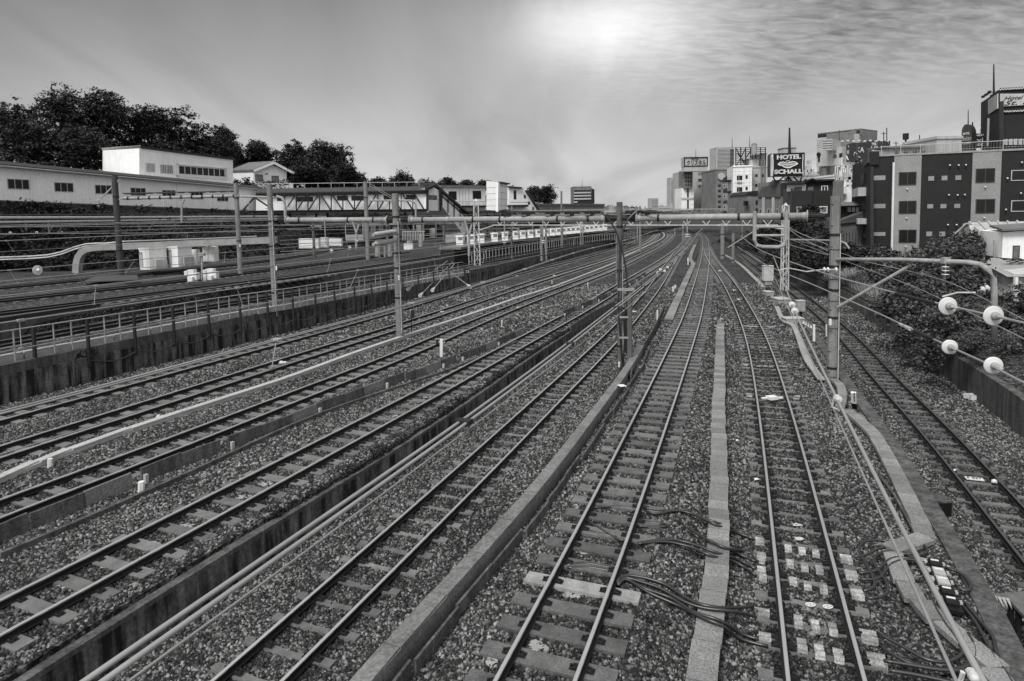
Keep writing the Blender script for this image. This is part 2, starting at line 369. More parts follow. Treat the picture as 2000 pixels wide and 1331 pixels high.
# ------------------------------------------------------------------ the lines of the railway
def smooth_path(pts, step=1.0, n=3):
    pts = [Vector(p) for p in pts]
    out = []
    for i in range(len(pts)-1):
        p0 = pts[max(i-1, 0)]; p1 = pts[i]; p2 = pts[i+1]; p3 = pts[min(i+2, len(pts)-1)]
        k = max(1, int((p2-p1).length/step))
        for j in range(k):
            t = j/k
            out.append(.5*((2*p1)+(p2-p0)*t+(2*p0-5*p1+4*p2-p3)*t*t+(3*p1-p0-3*p2+p3)*t**3))
    out.append(pts[-1])
    for _ in range(n):
        out = [out[0]]+[(out[i-1]+out[i]*2+out[i+1])/4 for i in range(1, len(out)-1)]+[out[-1]]
    return out
def offset(path, d):
    o = []
    for i, p in enumerate(path):
        t = path[min(i+1, len(path)-1)]-path[max(i-1, 0)]; t.z = 0; t.normalize()
        o.append(p+Vector((t.y, -t.x, 0))*d)
    return o
def extend(path, back=0.0, fwd=0.0):
    if back:
        d = (path[0]-path[min(4, len(path)-1)]).normalized(); d.z = 0; path = [path[0]+d*back]+path
    if fwd:
        d = (path[-1]-path[-4]).normalized(); d.z = 0; path = path+[path[-1]+d*fwd]
    return path
GAUGE = 1.13
z0f = lambda y: 0.0
z4f = lambda y: ramp(y, 20, .05, 60, 0)
z5f = lambda y: ramp(y, 30, -.85, 90, 0.0)
zBf = lambda y: ramp(y, 35, -.42, 78, 0.0)
zCf = lambda y: ramp(y, 60, -1.65, 150, -.8)
zT0 = lambda y: ramp(y, 60, 1.45, 200, 1.0)
zTm = lambda y: 2.25
def centre(pix, zf, side):    # side: +1 when the pixels are the left (far) rail, -1 when the right (near) rail, 0 centre
    pts = [G(x, y, zf) for x, y in pix]
    p = smooth_path(pts, 1.2, 10)
    p = offset(p, side*GAUGE/2) if side else p
    return p
TR = {}
TR['t4'] = centre([(0, 1230+9), (150, 1160), (300, 1079), (400, 1023), (600, 910), (800, 803), (1052, 660), (1160, 599), (1231, 554), (1280, 524), (1310, 504), (1337, 481.6), (1348, 467), (1347, 459), (1340, 452), (1326, 446)], z4f, -1)
TR['t5'] = centre([(548, 1331), (680, 1195), (800, 1081), (954, 926), (1200, 673), (1246, 620), (1291, 560), (1310, 527), (1322, 507), (1338, 482)], z5f, -1)
TR['a'] = centre([(1121.5, 1331), (1200, 1127), (1246, 1000), (1280, 890), (1303, 826), (1330, 746), (1348, 690), (1369, 620), (1378, 570), (1383, 535), (1385.5, 508), (1385, 484.6), (1382, 469), (1376, 460), (1362, 452), (1340, 446)], z0f, -1)
TR['b'] = centre([(1540, 1331), (1512, 1066), (1498, 928), (1484, 816), (1470, 720), (1456, 656), (1438, 606), (1416, 560), (1400.5, 535.7), (1385.5, 514), (1377, 497), (1374, 483)], zBf, 1)
TR['c'] = centre([(2071, 1066), (2000, 988), (1918, 900), (1846, 826), (1800, 784), (1740, 726), (1700, 682), (1634, 622), (1566, 570), (1540, 551), (1511, 533), (1480, 512), (1455, 493)], zCf, -1)
TR['t3'] = centre([(0, 1010), (200, 935), (400, 856), (600, 774), (800, 695), (1000, 606), (1200, 528), (1225, 516), (1265, 496), (1295, 480), (1311, 466), (1313, 459), (1304, 452), (1285, 446)], z0f, -1)
TR['t2'] = centre([(0, 893), (200, 828), (400, 764), (630, 688), (778, 643), (944, 587), (1060, 548), (1200, 504), (1220, 495), (1250, 483), (1274, 470), (1285, 460), (1285, 453), (1270, 446)], z0f, -1)
TR['t1'] = centre([(0, 820), (86, 797), (400, 710), (630, 648), (800, 600), (1000, 538), (1160, 499.7), (1220, 480), (1250, 464), (1258, 455), (1250, 448)], z0f, -1)
TR['t0'] = centre([(0, 674), (200, 637), (400, 602), (600, 570), (770, 545), (940, 513), (1060, 494), (1200, 466), (1240, 455)], zT0, -1)
TR['m1'] = centre([(0, 612), (200, 588), (400, 561), (536, 546), (650, 530), (776, 514), (930, 489), (1000, 478)], zTm, -1)
TR['m2'] = centre([(0, 587), (200, 566), (370, 547), (480, 533), (600, 519), (718, 504), (800, 492)], zTm, -1)
TR['m3'] = centre([(0, 562), (180, 545), (400, 523), (560, 505), (694, 482)], zTm, -1)
for k, b in (('t4', 9), ('t5', 6), ('a', 6), ('b', 5), ('c', 5), ('t3', 12), ('t2', 12), ('t1', 14), ('t0', 14), ('m1', 16), ('m2', 16), ('m3', 16)):
    TR[k] = smooth_path(extend(TR[k], b), 1.2, 2)
# wall and level lines
L = {}
L['wr'] = [G(x, y, -1.9) for x, y in ((2060, 912), (2000, 852), (1956, 818), (1876, 756), (1820, 718), (1756, 664), (1680, 612), (1648, 592), (1600, 570), (1540, 545), (1490, 520), (1455, 500))]
L['wbc'] = [G(x, y, -.5) for x, y in ((2040, 1460), (1985, 1331), (1924, 1191), (1827, 1030), (1755, 900), (1700, 820), (1655, 757), (1610, 690), (1572, 634), (1530, 580), (1490, 545), (1450, 512))]
L['wa'] = [G(x, y, .1) for x, y in ((650, 1400), (705, 1331), (855, 1168), (998, 1010), (1070, 926), (1142, 832), (1215, 735), (1250, 680), (1285, 622))]
L['w45'] = [G(x, y, -.25) for x, y in ((-60, 1385), (21, 1331), (250, 1187), (469, 1051), (700, 918), (800, 855), (940, 762), (1040, 692), (1120, 641), (1200, 590), (1290, 535))]
L['w1'] = [G(x, y, -.2) for x, y in ((-160, 832), (0, 788), (72, 768), (174, 746), (268, 718), (400, 688), (518, 658), (616, 632), (778, 590), (940, 552), (1000, 536), (1100, 508), (1200, 480))]
L['w2'] = [G(x, y, lambda yy: 1.3) for x, y in ((-160, 690), (0, 660), (200, 625), (400, 590), (520, 571), (650, 553), (780, 535), (930, 508), (1060, 486))]
for k in L: L[k] = sorted(L[k], key=lambda p: p.y)
def xat(line, y):
    l = line
    if y <= l[0].y: a, b = l[0], l[1]
    elif y >= l[-1].y: a, b = l[-2], l[-1]
    else:
        for i in range(len(l)-1):
            if l[i].y <= y <= l[i+1].y: a, b = l[i], l[i+1]; break
    return a.x+(b.x-a.x)*(y-a.y)/max(1e-6, b.y-a.y)
TRS = {k: sorted(v, key=lambda p: p.y) for k, v in TR.items()}
def profile(y):
    """cross section of the ground from left to right: (x, z)"""
    f = lambda n: xat(L[n], y)
    xa = xat(TRS['a'], y); xb = xat(TRS['b'], y) if y < 78 else xa+.6
    zb = zBf(y)-.238; z5 = z5f(y)-.238; z4 = -.225; zc = zCf(y)-.235
    zt1 = ramp(y, 80, 1.25, 230, -.2); zt2 = ramp(y, 150, 2.05, 320, -.2)
    w1, w2, w45, wa, wbc, wr = f('w1'), f('w2'), f('w45'), f('wa'), f('wbc'), f('wr')
    if y > 66: wa = max(wa, w45+.5)
    w45 = min(w45, wa-.3); w2 = min(w2, w1-.3); wbc = max(wbc, xb+2); wr = max(wr, wbc+1)
    rise = ramp(y, 70, 0, 110, 1)
    pr = [(-260, zt2), (w2-.02, zt2), (w2+.02, zt1), (w1-.02, zt1), (w1+.02, z4), (max(w1+.2, min(xat(TRS['t3'], y)+1.3, w45-2.3)), z4+.005), (max(w1+.4, min(xat(TRS['t4'], y)-1.5, w45-1.2)), -.165 if y < 45 else z4), (w45-.02, -.16 if y < 45 else z4), (w45+.02, z5), (wa-.02, z5), (wa+.02, -.34), (max(wa+.3, xa-1.7), -.23), (xa, -.235), (max(xa+.1, min(xa+1.5, (xa+xb)/2)), -.235),
          (max(xa+.2, xb-1.3), zb), (xb+1.5, zb), (wbc-.02, -.55), (wbc+.02, zc), (wr-.02, zc), (wr+.02, lerp(-.5, 0, rise)), (wr+6, lerp(.6, .5, rise)), (wr+16, 1.7), (260+y, 1.7)]
    out = []; last = -1e9
    for x, z in pr:
        x = max(x, last+.003); last = x; out.append((x, z))
    return out
def ground_z(x, y):
    p = profile(y)
    for i in range(len(p)-1):
        if p[i][0] <= x <= p[i+1][0]: return lerp(p[i][1], p[i+1][1], (x-p[i][0])/max(1e-6, p[i+1][0]-p[i][0]))
    return p[0][1] if x < p[0][0] else p[-1][1]
def GG(px, py, dz=0.0):
    z = -.3; p = G(px, py, z)
    for _ in range(14):
        z = .5*z+.5*(ground_z(p.x, p.y)+dz); p = G(px, py, z)
    return p
# ground
rows = [-6+i*.8 for i in range(60)]+[42+i*2 for i in range(50)]+[142+i*5 for i in range(40)]+[342+i*30 for i in range(20)]
gm = MB(); npf = len(profile(10))
for y in rows:
    gm.v += [(x, y, z) for x, z in profile(y)]
for i in range(len(rows)-1):
    for j in range(npf-1):
        a = i*npf+j; gm.f.append((a, a+1, a+npf+1, a+npf))
tag(gm.build('ballast_ground', BALLAST, loc=(0, 0, 0)), kind='structure')
g2 = MB(); g2.add([(-3000, -60, -3), (3000, -60, -3), (3000, 5000, -3), (-3000, 5000, -3)], [(0, 1, 2, 3)])
tag(g2.build('ground', SOIL, loc=(0, 0, -3)), kind='structure')

def walk(path, step):
    out = []; acc = 0.0
    for i in range(len(path)-1):
        a, b = path[i], path[i+1]; l = (b-a).length; 
        while acc < l:
            out.append((a.lerp(b, acc/l), (b-a).normalized())); acc += step
        acc -= l
    return out
# ------------------------------------------------------------------ crushed stones lying on the ballast
STN = []
def stones():
    V = []; F = []
    def scatter(y0, y1, dens, size, lift):
        n = int((y1-y0)*(2*(y1*.92)+4)*dens)
        ys = np.random.uniform(y0, y1, n); xs = np.random.uniform(-(y1*.92)-2, (y1*.92)+2, n)
        # frame limits with a margin
        zz = -.3
        w = ys*math.cos(PITCH)-(zz-CAMZ)*math.sin(PITCH)
        px = CX+FPX*xs/w; py = CY+FPX*((CAMZ-zz)*math.cos(PITCH)-ys*math.sin(PITCH)*1.0)/w
        ok = (px > -160) & (px < 2160) & (py < 1480)
        xs = xs[ok]; ys = ys[ok]; order = np.argsort(ys); xs = xs[order]; ys = ys[order]
        z = np.empty_like(xs); good = np.ones(len(xs), bool)
        bins = np.arange(y0, y1+.2, .2)
        for b in bins:
            s = (ys >= b) & (ys < b+.2)
            if not s.any(): continue
            i = int((b+.1+6)/.8); ya, yb = -6+i*.8, -6+i*.8+.8; pr0 = profile(ya); pr1 = profile(yb); t = (b+.1-ya)/.8
            X = np.array([lerp(p[0], q[0], t) for p, q in zip(pr0, pr1)]); Z = np.array([lerp(p[1], q[1], t) for p, q in zip(pr0, pr1)])
            z[s] = np.interp(xs[s], X, Z)
            for wn_ in ('w45', 'wa', 'wbc', 'wr', 'w1'):
                good[s] &= np.abs(xs[s]-xat(L[wn_], b+.25)) > .16
            good[s] &= xs[s] < xat(L['wr'], b+.25)+.1
            good[s] &= xs[s] > xat(L['w1'], b+.25)+.3
        for kk, half, lim in (('t5', .125, .50), ('b', .125, .50), ('a', .19, 1.15), ('t4', .17, 1.03), ('t3', .17, 1.03), ('t2', .17, 1.03)):
            for p_, d_ in walk(TR[kk], .76 if kk != 'a' else .72):
                if not (max(y0, 6)-1 < p_.y < min(y1, 45)+1): continue
                i0, i1 = np.searchsorted(ys, p_.y-1.4), np.searchsorted(ys, p_.y+1.4)
                ax = (xs[i0:i1]-p_.x); ay = (ys[i0:i1]-p_.y); dn = math.hypot(d_.x, d_.y); ux, uy = d_.x/dn, d_.y/dn
                hit = (np.abs(ax*ux+ay*uy) < half-.02) & (np.abs(ax*uy-ay*ux) < lim-.03) & (np.random.rand(i1-i0) < .96)
                good[i0:i1] &= ~hit
        xs, ys, z = xs[good], ys[good], z[good]; n = len(xs)
        sz = size*np.random.uniform(.55, 1.35, (n, 1, 1))*np.random.uniform(.6, 1.15, (n, 1, 3))
        c = np.array([(-1, -1, -1), (1, -1, -1), (1, 1, -1), (-1, 1, -1), (-1, -1, 1), (1, -1, 1), (1, 1, 1), (-1, 1, 1)], float)*.5
        v = c[None]*(1+np.random.uniform(-.55, .35, (n, 8, 3)))
        v = v*sz*np.array([1.15, 1.0, .8])
        q = np.random.normal(size=(n, 4)); q /= np.linalg.norm(q, axis=1)[:, None]; a, b_, c_, d_ = q.T
        Rm = np.stack([1-2*(c_*c_+d_*d_), 2*(b_*c_-a*d_), 2*(b_*d_+a*c_), 2*(b_*c_+a*d_), 1-2*(b_*b_+d_*d_), 2*(c_*d_-a*b_), 2*(b_*d_-a*c_), 2*(c_*d_+a*b_), 1-2*(b_*b_+c_*c_)], 1).reshape(n, 3, 3)
        v = np.einsum('nij,nkj->nki', Rm, v)
        v += np.stack([xs, ys, z+np.random.uniform(-.012, lift, n)], 1)[:, None]
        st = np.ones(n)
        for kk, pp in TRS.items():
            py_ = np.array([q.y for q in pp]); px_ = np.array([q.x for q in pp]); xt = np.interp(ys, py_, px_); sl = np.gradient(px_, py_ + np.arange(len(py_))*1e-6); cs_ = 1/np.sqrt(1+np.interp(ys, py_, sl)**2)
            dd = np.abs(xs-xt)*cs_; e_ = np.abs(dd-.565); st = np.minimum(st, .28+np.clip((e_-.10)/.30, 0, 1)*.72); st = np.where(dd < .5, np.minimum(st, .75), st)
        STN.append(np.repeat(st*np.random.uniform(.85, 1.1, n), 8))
        return v.reshape(-1, 3)
    parts = [scatter(5, 15, 800, .056, .018), scatter(15, 26, 520, .064, .018), scatter(26, 38, 230, .08, .018), scatter(38, 62, 75, .125, .02)]
    v = np.concatenate(parts); n = len(v)//8
    f = np.array([(3, 2, 1, 0), (4, 5, 6, 7), (0, 1, 5, 4), (1, 2, 6, 5), (2, 3, 7, 6), (3, 0, 4, 7)])
    faces = (f[None]+(np.arange(n)*8)[:, None, None]).reshape(-1)
    me = bpy.data.meshes.new('ballast_stones'); me.vertices.add(len(v)); me.vertices.foreach_set('co', v.astype(np.float32).ravel())
    me.loops.add(len(faces)); me.loops.foreach_set('vertex_index', faces.astype(np.int32))
    me.polygons.add(n*6); me.polygons.foreach_set('loop_start', np.arange(0, n*24, 4, dtype=np.int32)); me.polygons.foreach_set('loop_total', np.full(n*6, 4, np.int32))
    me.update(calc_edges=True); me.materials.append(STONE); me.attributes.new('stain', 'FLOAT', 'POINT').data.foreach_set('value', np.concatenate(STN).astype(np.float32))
    o = bpy.data.objects.new('ballast_stones', me); COL.objects.link(o); tag(o, 'crushed grey ballast stones lying between and under the nearest tracks', 'gravel', kind='stuff')
    print('stones', n)
stones()

# ------------------------------------------------------------------ tracks
def rail_meshes():
    head = [(-.0325, -.035), (.0325, -.035), (.034, -.006), (.026, 0), (-.026, 0), (-.034, -.006)]
    body = [(-.0325, -.036), (-.009, -.048), (-.009, -.125), (-.064, -.143), (-.064, -.153), (.064, -.153), (.064, -.143), (.009, -.125), (.009, -.048), (.0325, -.036)]
    return head, body
HEAD, BODY = rail_meshes()
def sleeper_mesh(kind):
    mb = MB()
    if kind == 'dip':    # concrete sleeper, waisted, its middle lower than its ends
        n = 14; l = 2.0
        vs = []
        for i in range(n+1):
            t = i/n*2-1; x = t*l/2; top = -.165-.055*max(0, 1-(abs(t)/.62)**2); w = .115-.02*max(0, 1-(abs(t)/.6)**2)
            vs += [(x, -w*1.15, -.33), (x, -w*.85, top), (x, w*.85, top), (x, w*1.15, -.33)]
        fs = [(i*4+j, (i+1)*4+j, (i+1)*4+j+1, i*4+j+1) for i in range(n) for j in range(3)]+[(0, 1, 2, 3), (n*4+3, n*4+2, n*4+1, n*4)]
        mb.add(vs, fs)
    else:
        w, l = {'wide': (.34, 2.1), 'board': (.38, 2.25), 'slim': (.22, 2.0)}[kind]
        top = -.158
        b = [(-l/2, -w/2, -.33), (l/2, -w/2, -.33), (l/2, w/2, -.33), (-l/2, w/2, -.33)]
        t = [(-l/2+.012, -w/2+.012, top), (l/2-.012, -w/2+.012, top), (l/2-.012, w/2-.012, top), (-l/2+.012, w/2-.012, top)]
        mb.hexa(b, t)
    return mb
SM = {k: sleeper_mesh(k).mesh('sleeper', m_) for k, m_ in (('dip', SLP), ('wide', SLP), ('board', SLP_D), ('slim', SLP_D))}
def clip_mesh():
    mb = MB(); mb.box((0, 0, .008), (.15, .13, .018)); mb.tube([(-.05, 0, .01), (-.05, 0, .055)], .022, 6); mb.tube([(-.03, -.05, .03), (.035, -.05, .045), (.035, .05, .045), (-.03, .05, .03)], .011, 5); return mb
CLIPM = clip_mesh().mesh('rail_clip', CLIP)
SCHEME = {'t4': 'wide', 't5': 'dip', 'a': 'board', 'b': 'dip', 'c': 'slim', 't3': 'wide', 't2': 'wide', 't1': 'wide', 't0': 'slim', 'm1': 'wide', 'm2': 'wide', 'm3': 'wide'}
TL = {'t4': 'railway track on wide grey sleepers just above the mossy streaked wall at the lower left',
      't5': 'railway track with curved concrete sleepers running between the streaked wall and the long concrete kerb',
      'a': 'railway track on broad brown close-set sleepers in the centre, right of the long concrete kerb',
      'b': 'railway track with curved sleepers and white cable cleats across it near the bottom right',
      'c': 'dark rusty railway track on the lower bed beside the right hand concrete wall',
      't3': 'railway track with a row of low concrete panels along its near side at the left',
      't2': 'railway track directly behind the long whitish cable duct',
      't1': 'railway track at the foot of the fenced retaining wall',
      't0': 'railway track on top of the retaining wall right behind the metal fence',
      'm1': 'railway track on the upper terrace closest to its kerb wall',
      'm2': 'railway track on the upper terrace passing the white relay boxes',
      'm3': 'railway track on the upper terrace nearest the ivy bank, where the train stands'}
def vis(p, m_=140):
    q = proj_px(p); return q and -m_ < q[0] < 2000+m_ and 400 < q[1] < 1331+m_
def make_track(key):
    path = TR[key]; base = path[0].copy(); base.z -= .3
    root = thing('railway_track', TL[key], 'railway track', base, 'railway tracks running side by side')
    for s in (-1, 1):
        pp = offset(path, s*GAUGE/2)
        r = MB().sweep(pp, BODY).build('rail', RAILSIDE, root)
        MB().sweep(pp, HEAD).build('rail_head', RAILTOP if key != 'c' and key not in ('m1', 'm2', 'm3', 't0') else mat('rail_dull', .22, .5, .1, 2, metal=1.0), r)
    kind = SCHEME[key]; step = .76 if key != 'a' else .72
    spots = [(p, d) for p, d in walk(path, step) if vis(p, 90)]
    far = MB(); cnt = 0
    for p, d in spots:
        rz = math.atan2(d.y, d.x)-math.pi/2 + random.uniform(-.008, .008)
        q = p + Vector((random.uniform(-.015, .015), 0, random.uniform(-.006, 0)))
        if cnt < 100:
            s = inst('sleeper', SM[kind], q, rz, root); cnt += 1
            if key == 'a' and abs(proj_px(q)[1]-1128) < 26:
                s.data = sleeper_mesh('board').mesh('sleeper', SLP_W); s['label'] = 'whitish lime-stained sleeper'
            if (p.y < 24 and key in ('t4', 't5', 'a', 'b', 'c', 't3')) or p.y < 18:
                for u in (-1, 1):
                    for w in (-1, 1):
                        c = bpy.data.objects.new('rail_clip', CLIPM); COL.objects.link(c); c.parent = s
                        dz = -.158
                        c.location = (u*GAUGE/2+w*.125, 0, dz); c.rotation_euler = (0, 0, 0 if w < 0 else math.pi)
        elif p.y < 190:
            w, l = (.34, 2.1) if kind in ('wide', 'board') else (.23, 2.0)
            far.box((q.x, q.y, q.z-.25), (l, w, .17), rz)
    if far.v: tag(far.build('sleeper', SLP if kind in ('wide', 'dip') else SLP_D, root), kind='stuff')
for k in TR: make_track(k)
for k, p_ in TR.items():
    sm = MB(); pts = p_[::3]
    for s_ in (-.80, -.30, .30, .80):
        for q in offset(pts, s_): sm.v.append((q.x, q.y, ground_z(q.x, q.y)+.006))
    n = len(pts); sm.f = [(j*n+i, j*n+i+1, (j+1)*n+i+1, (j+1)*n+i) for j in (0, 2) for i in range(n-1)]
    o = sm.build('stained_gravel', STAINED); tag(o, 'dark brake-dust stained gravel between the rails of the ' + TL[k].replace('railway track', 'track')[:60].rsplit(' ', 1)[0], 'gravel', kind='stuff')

# ------------------------------------------------------------------ walls, kerbs, ducts
def wallbox(name, label, cat, line, z0, z1, th, m_, side=0.0, cop=None, group=None, ymax=1e9, ymin=-9, fz=None):
    pts = [Vector((p.x, p.y, 0)) for p in line if ymin <= p.y <= ymax]
    pts = smooth_path(pts, 1.5, 2)
    a, b = side-th/2, side+th/2
    mb = MB(); n = len(pts); vs = []
    for i, p in enumerate(pts):
        d = (pts[min(i+1, n-1)]-pts[max(i-1, 0)]).normalized(); x = Vector((d.y, -d.x, 0))
        t0 = z0(p.y) if callable(z0) else z0; t1 = z1(p.y) if callable(z1) else z1
        vs += [p+x*a+Vector((0, 0, t0)), p+x*b+Vector((0, 0, t0)), p+x*b+Vector((0, 0, t1)), p+x*a+Vector((0, 0, t1))]
    fs = [(i*4+j, i*4+(j+1) % 4, (i+1)*4+(j+1) % 4, (i+1)*4+j) for i in range(n-1) for j in range(4)]+[(3, 2, 1, 0), ((n-1)*4, (n-1)*4+1, (n-1)*4+2, (n-1)*4+3)]
    mb.add(vs, fs)
    root = thing(name, label, cat, pts[0]+Vector((0, 0, t0)), group)
    mb.build('wall', m_, root)
    if cop:
        cw, ch, cm, cs = cop
        zz = (lambda y: z1(y)) if callable(z1) else (lambda y: z1)
        pp = [p+Vector((0, 0, zz(p.y)+.003)) for p in pts]
        MB().sweep(pp, [(side+cs-cw/2, 0), (side+cs+cw/2, 0), (side+cs+cw/2, ch), (side+cs-cw/2, ch)]).build('coping', cm, root)
    return root
zt1f = lambda y: ramp(y, 80, 1.25, 230, -.1)
zt2f = lambda y: ramp(y, 150, 2.05, 320, -.1)
w1 = wallbox('retaining_wall', 'tall dark streaked concrete retaining wall under the metal fence', 'wall', L['w1'], -.6, lambda y: zt1f(y)-.35, .5, CONC_D, -.08, (.34, .42, CONC_M, .02))
wallbox('retaining_wall', 'low concrete wall behind the track that runs along the metal fence', 'wall', L['w2'], 1.0, lambda y: zt2f(y)+.02, .4, CONC_M, -.2)
wallbox('kerb_wall', 'line of dark mossy kerb blocks topping the low wall at the far left', 'kerb', [p for p in L['w2'] if p.y < 41], 2.07, 2.25, .32, MOSS, -.24)
w45 = wallbox('retaining_wall', 'dark streaked retaining wall beside the twin overhead wires, its top covered in moss', 'wall', L['w45'], -1.6, lambda y: ramp(y, 40, -.36, 70, -.45), .3, CONC_D, .02, (.36, .10, CONC_M, -.02), ymax=75)
wallbox('retaining_wall', 'sunken edge of the middle bed with a sloping dark top right of the cable trough', 'wall', L['wbc'], -2.3, -.5, .42, CONC_M, .15, ymax=90)
wallbox('retaining_wall', 'long weathered concrete wall at the right edge below the bushes', 'wall', L['wr'], -2.4, lambda y: ramp(y, 20, -.42, 60, -.75), .35, CONC_M, .06)
# moss on the T4 wall: clumps of small dark tufts
def clumps(path_pts, w, h, dens, m_, name, label, size=.05, cat='moss'):
    vs = []; fs = []
    for p, d in walk(path_pts, 1.0/dens):
        x = Vector((d.y, -d.x, 0)); lump = .5+.5*math.sin(p.y*3.1)*math.sin(p.y*1.7+1)
        q = p + x*random.uniform(-w, w)*(.7+.4*lump) + Vector((0, 0, random.uniform(0, h)*(.4+.7*lump)))
        s = size*random.uniform(.5, 1.4); o = len(vs)
        a = Vector((random.uniform(-1, 1), random.uniform(-1, 1), random.uniform(-1, 1))).normalized()*s; b = a.orthogonal().normalized()*s*random.uniform(.5, 1)
        c = a.cross(b).normalized()*s*.6
        vs += [q+a, q+b, q-a, q-b, q+c, q-c]
        fs += [(o, o+1, o+4), (o+1, o+2, o+4), (o+2, o+3, o+4), (o+3, o, o+4), (o+1, o, o+5), (o+2, o+1, o+5), (o+3, o+2, o+5), (o, o+3, o+5)]
    mb = MB(); mb.v = [tuple(v) for v in vs]; mb.f = fs
    return tag(mb.build(name, m_), label, cat, kind='stuff')
mosspath = [Vector((p.x-.16, p.y, -.30)) for p in smooth_path([q for q in L['w45'] if q.y < 60], 1.0, 1)]
mosspath = [p for p in mosspath if 14.2 < p.y < 46]
clumps(mosspath, .20, .22, 260, mat('moss', .018, .95, .5, 6, island=.7), 'moss', 'dark bushy moss along the top of the retaining wall beside the twin wires', .055)
# kerb wall between T5 and A with a trough beside it
pa = smooth_path([p for p in L['wa']], 1.0, 2)
root = thing('cable_trough', 'long pale concrete kerb with a board-sided cable trough, left of the centre track', 'cable trough', pa[0])
pk = [p for p in pa if p.y < 31.5]
MB().sweep([Vector((p.x, p.y, 0)) for p in pk], [(-.17, -1.4), (.15, -1.4), (.15, .1), (-.17, .1)]).build('kerb', CONC, root)
for i, (p, d) in enumerate(walk(pk, 1.5)):
    n_ = MB(); x = Vector((d.y, -d.x, 0)); q = Vector((p.x, p.y, .101))
    n_.obox(q-x*.165+d*.01, d, x, Vector((0, 0, 1)), 1.475, .31, .035).build('lid', CONC, root)
    w_ = MB(); jig = .05*math.sin(i*1.9)
    q2 = Vector((p.x, p.y, -.5))+x*(.33+jig+.10*ramp(p.y, 8, 0, 20, 1))
    w_.obox(q2, d, x, Vector((0, 0, 1)), 1.47, .05, .50).build('side_board', CONC_M, root)
root2 = thing('cable_trough', 'wavy dark trough boards leading from the cabled pole back between two tracks', 'cable trough', G(1240, 700, -.2))
pp = smooth_path([G(x, y, 0.0) for x, y in ((1232, 735), (1240, 700), (1262, 668), (1275, 645), (1284, 628), (1290, 615), (1297, 600))], .8, 1)
for a, b in zip(pp[:-1:2], pp[2::2]):
    MB().beam(a+Vector((0, 0, -.12)), b+Vector((0, 0, -.12)), .06, .42).build('side_board', CONC_M, root2)
# lids of the trough between A and B
def lids(name, label, pix, z, width, step, m_, th=.09, jit=.02, dz=0.0):
    pts = smooth_path([G(x, y, z) for x, y in pix], .5, 2); rt = thing(name, label, 'cable trough', pts[0])
    body = [(-width/2+.04, -.25), (width/2-.04, -.25), (width/2-.04, -.004), (-width/2+.04, -.004)]
    MB().sweep(pts, body).build('trough', CONC_M, rt)
    for i, (p, d) in enumerate(walk(pts, step)):
        if i >= 100: break
        x = Vector((d.y, -d.x, 0)); q = p-x*(width/2)+x*random.uniform(-jit, jit)+Vector((0, 0, random.uniform(0, .012)))
        MB().obox(q, d, x, Vector((0, 0, 1)), step-.018, width, th).build('lid', m_, rt)
    return rt
LIDM = mat('lid_concrete', .20, .9, .2, 2.2, .3, 70, spots=.3, objrand=.22)
lids('cable_trough', 'straight row of pale square trough lids between the two nearest centre tracks', [(1366, 1390), (1372, 1331), (1380, 1270), (1392, 1200), (1398, 1120), (1402, 1066), (1404, 1000), (1405, 900), (1403, 826), (1405, 760), (1406, 700), (1407, 634)], -.33, .46, .5, LIDM)
lids('cable_trough', 'far bending row of trough lids left of the junction', [(1306, 626), (1322, 590), (1335, 560), (1346, 535), (1354, 517), (1348, 505), (1356, 482), (1364, 468)], -.12, .55, .9, LIDM)
lids('cable_trough', 'crooked pale trough along the edge of the middle bed at the right', [(1655, 805), (1680, 827), (1706, 850), (1740, 912), (1772, 976), (1794, 1020), (1806, 1052)], -.48, .40, .6, LIDM, .10, .01)
lids('cable_trough', 'short trough arm turning left toward the coiled black cables', [(1808, 1056), (1780, 1066), (1742, 1078)], -.475, .40, .6, LIDM, .10, 0)
lids('cable_trough', 'bent trough passing under the overhead tube at the bottom right', [(1742, 1085), (1752, 1112), (1768, 1157), (1800, 1198), (1852, 1232), (1911, 1272), (1943, 1315), (1965, 1370)], -.5, .38, .6, LIDM, .10, .01)
lids('cable_trough', 'straight grey trough in front of the right hand pole', [(1629, 745), (1640, 752), (1646, 775), (1640, 800)], -.42, .32, .6, LIDM, .10, .0)
lids('cable_trough', 'white zigzag trough near the lattice mast at the right', [(1517, 600), (1530, 628), (1545, 634), (1556, 650), (1570, 690), (1580, 710), (1598, 735)], -.45, .30, .8, CONC_L, .06, .0)
lids('cable_trough', 'long pale trough curving away behind the grey relay box', [(1492, 562), (1470, 540), (1450, 521), (1432, 508), (1418, 500)], -.4, .38, 1.2, CONC_L, .06, .0)
# white duct between T2 and T3
dp = smooth_path([G(x, y, -.06) for x, y in ((-60, 960), (0, 932), (96, 892), (200, 855), (320, 816), (400, 790), (576, 733), (666, 699), (776, 661), (910, 617), (980, 593), (1016, 580), (1080, 560), (1200, 513), (1222, 500), (1250, 487), (1280, 473), (1295, 464), (1297, 457), (1291, 451))], 1.5, 1)
rt = thing('cable_duct', 'long whitish concrete cable duct running from the left edge past the second pole', 'cable duct', dp[0])
MB().sweep(dp, [(-.12, -.40), (.12, -.40), (.12, 0), (-.12, 0)]).build('duct', CONC_W, rt)
for p, d in walk([q for q in dp if q.y < 60], 1.0):
    x = Vector((d.y, -d.x, 0)); MB().obox(p-x*.14+Vector((0, 0, .003)), d, x, Vector((0, 0, 1)), .985, .28, .045).build('lid', CONC_W, rt)
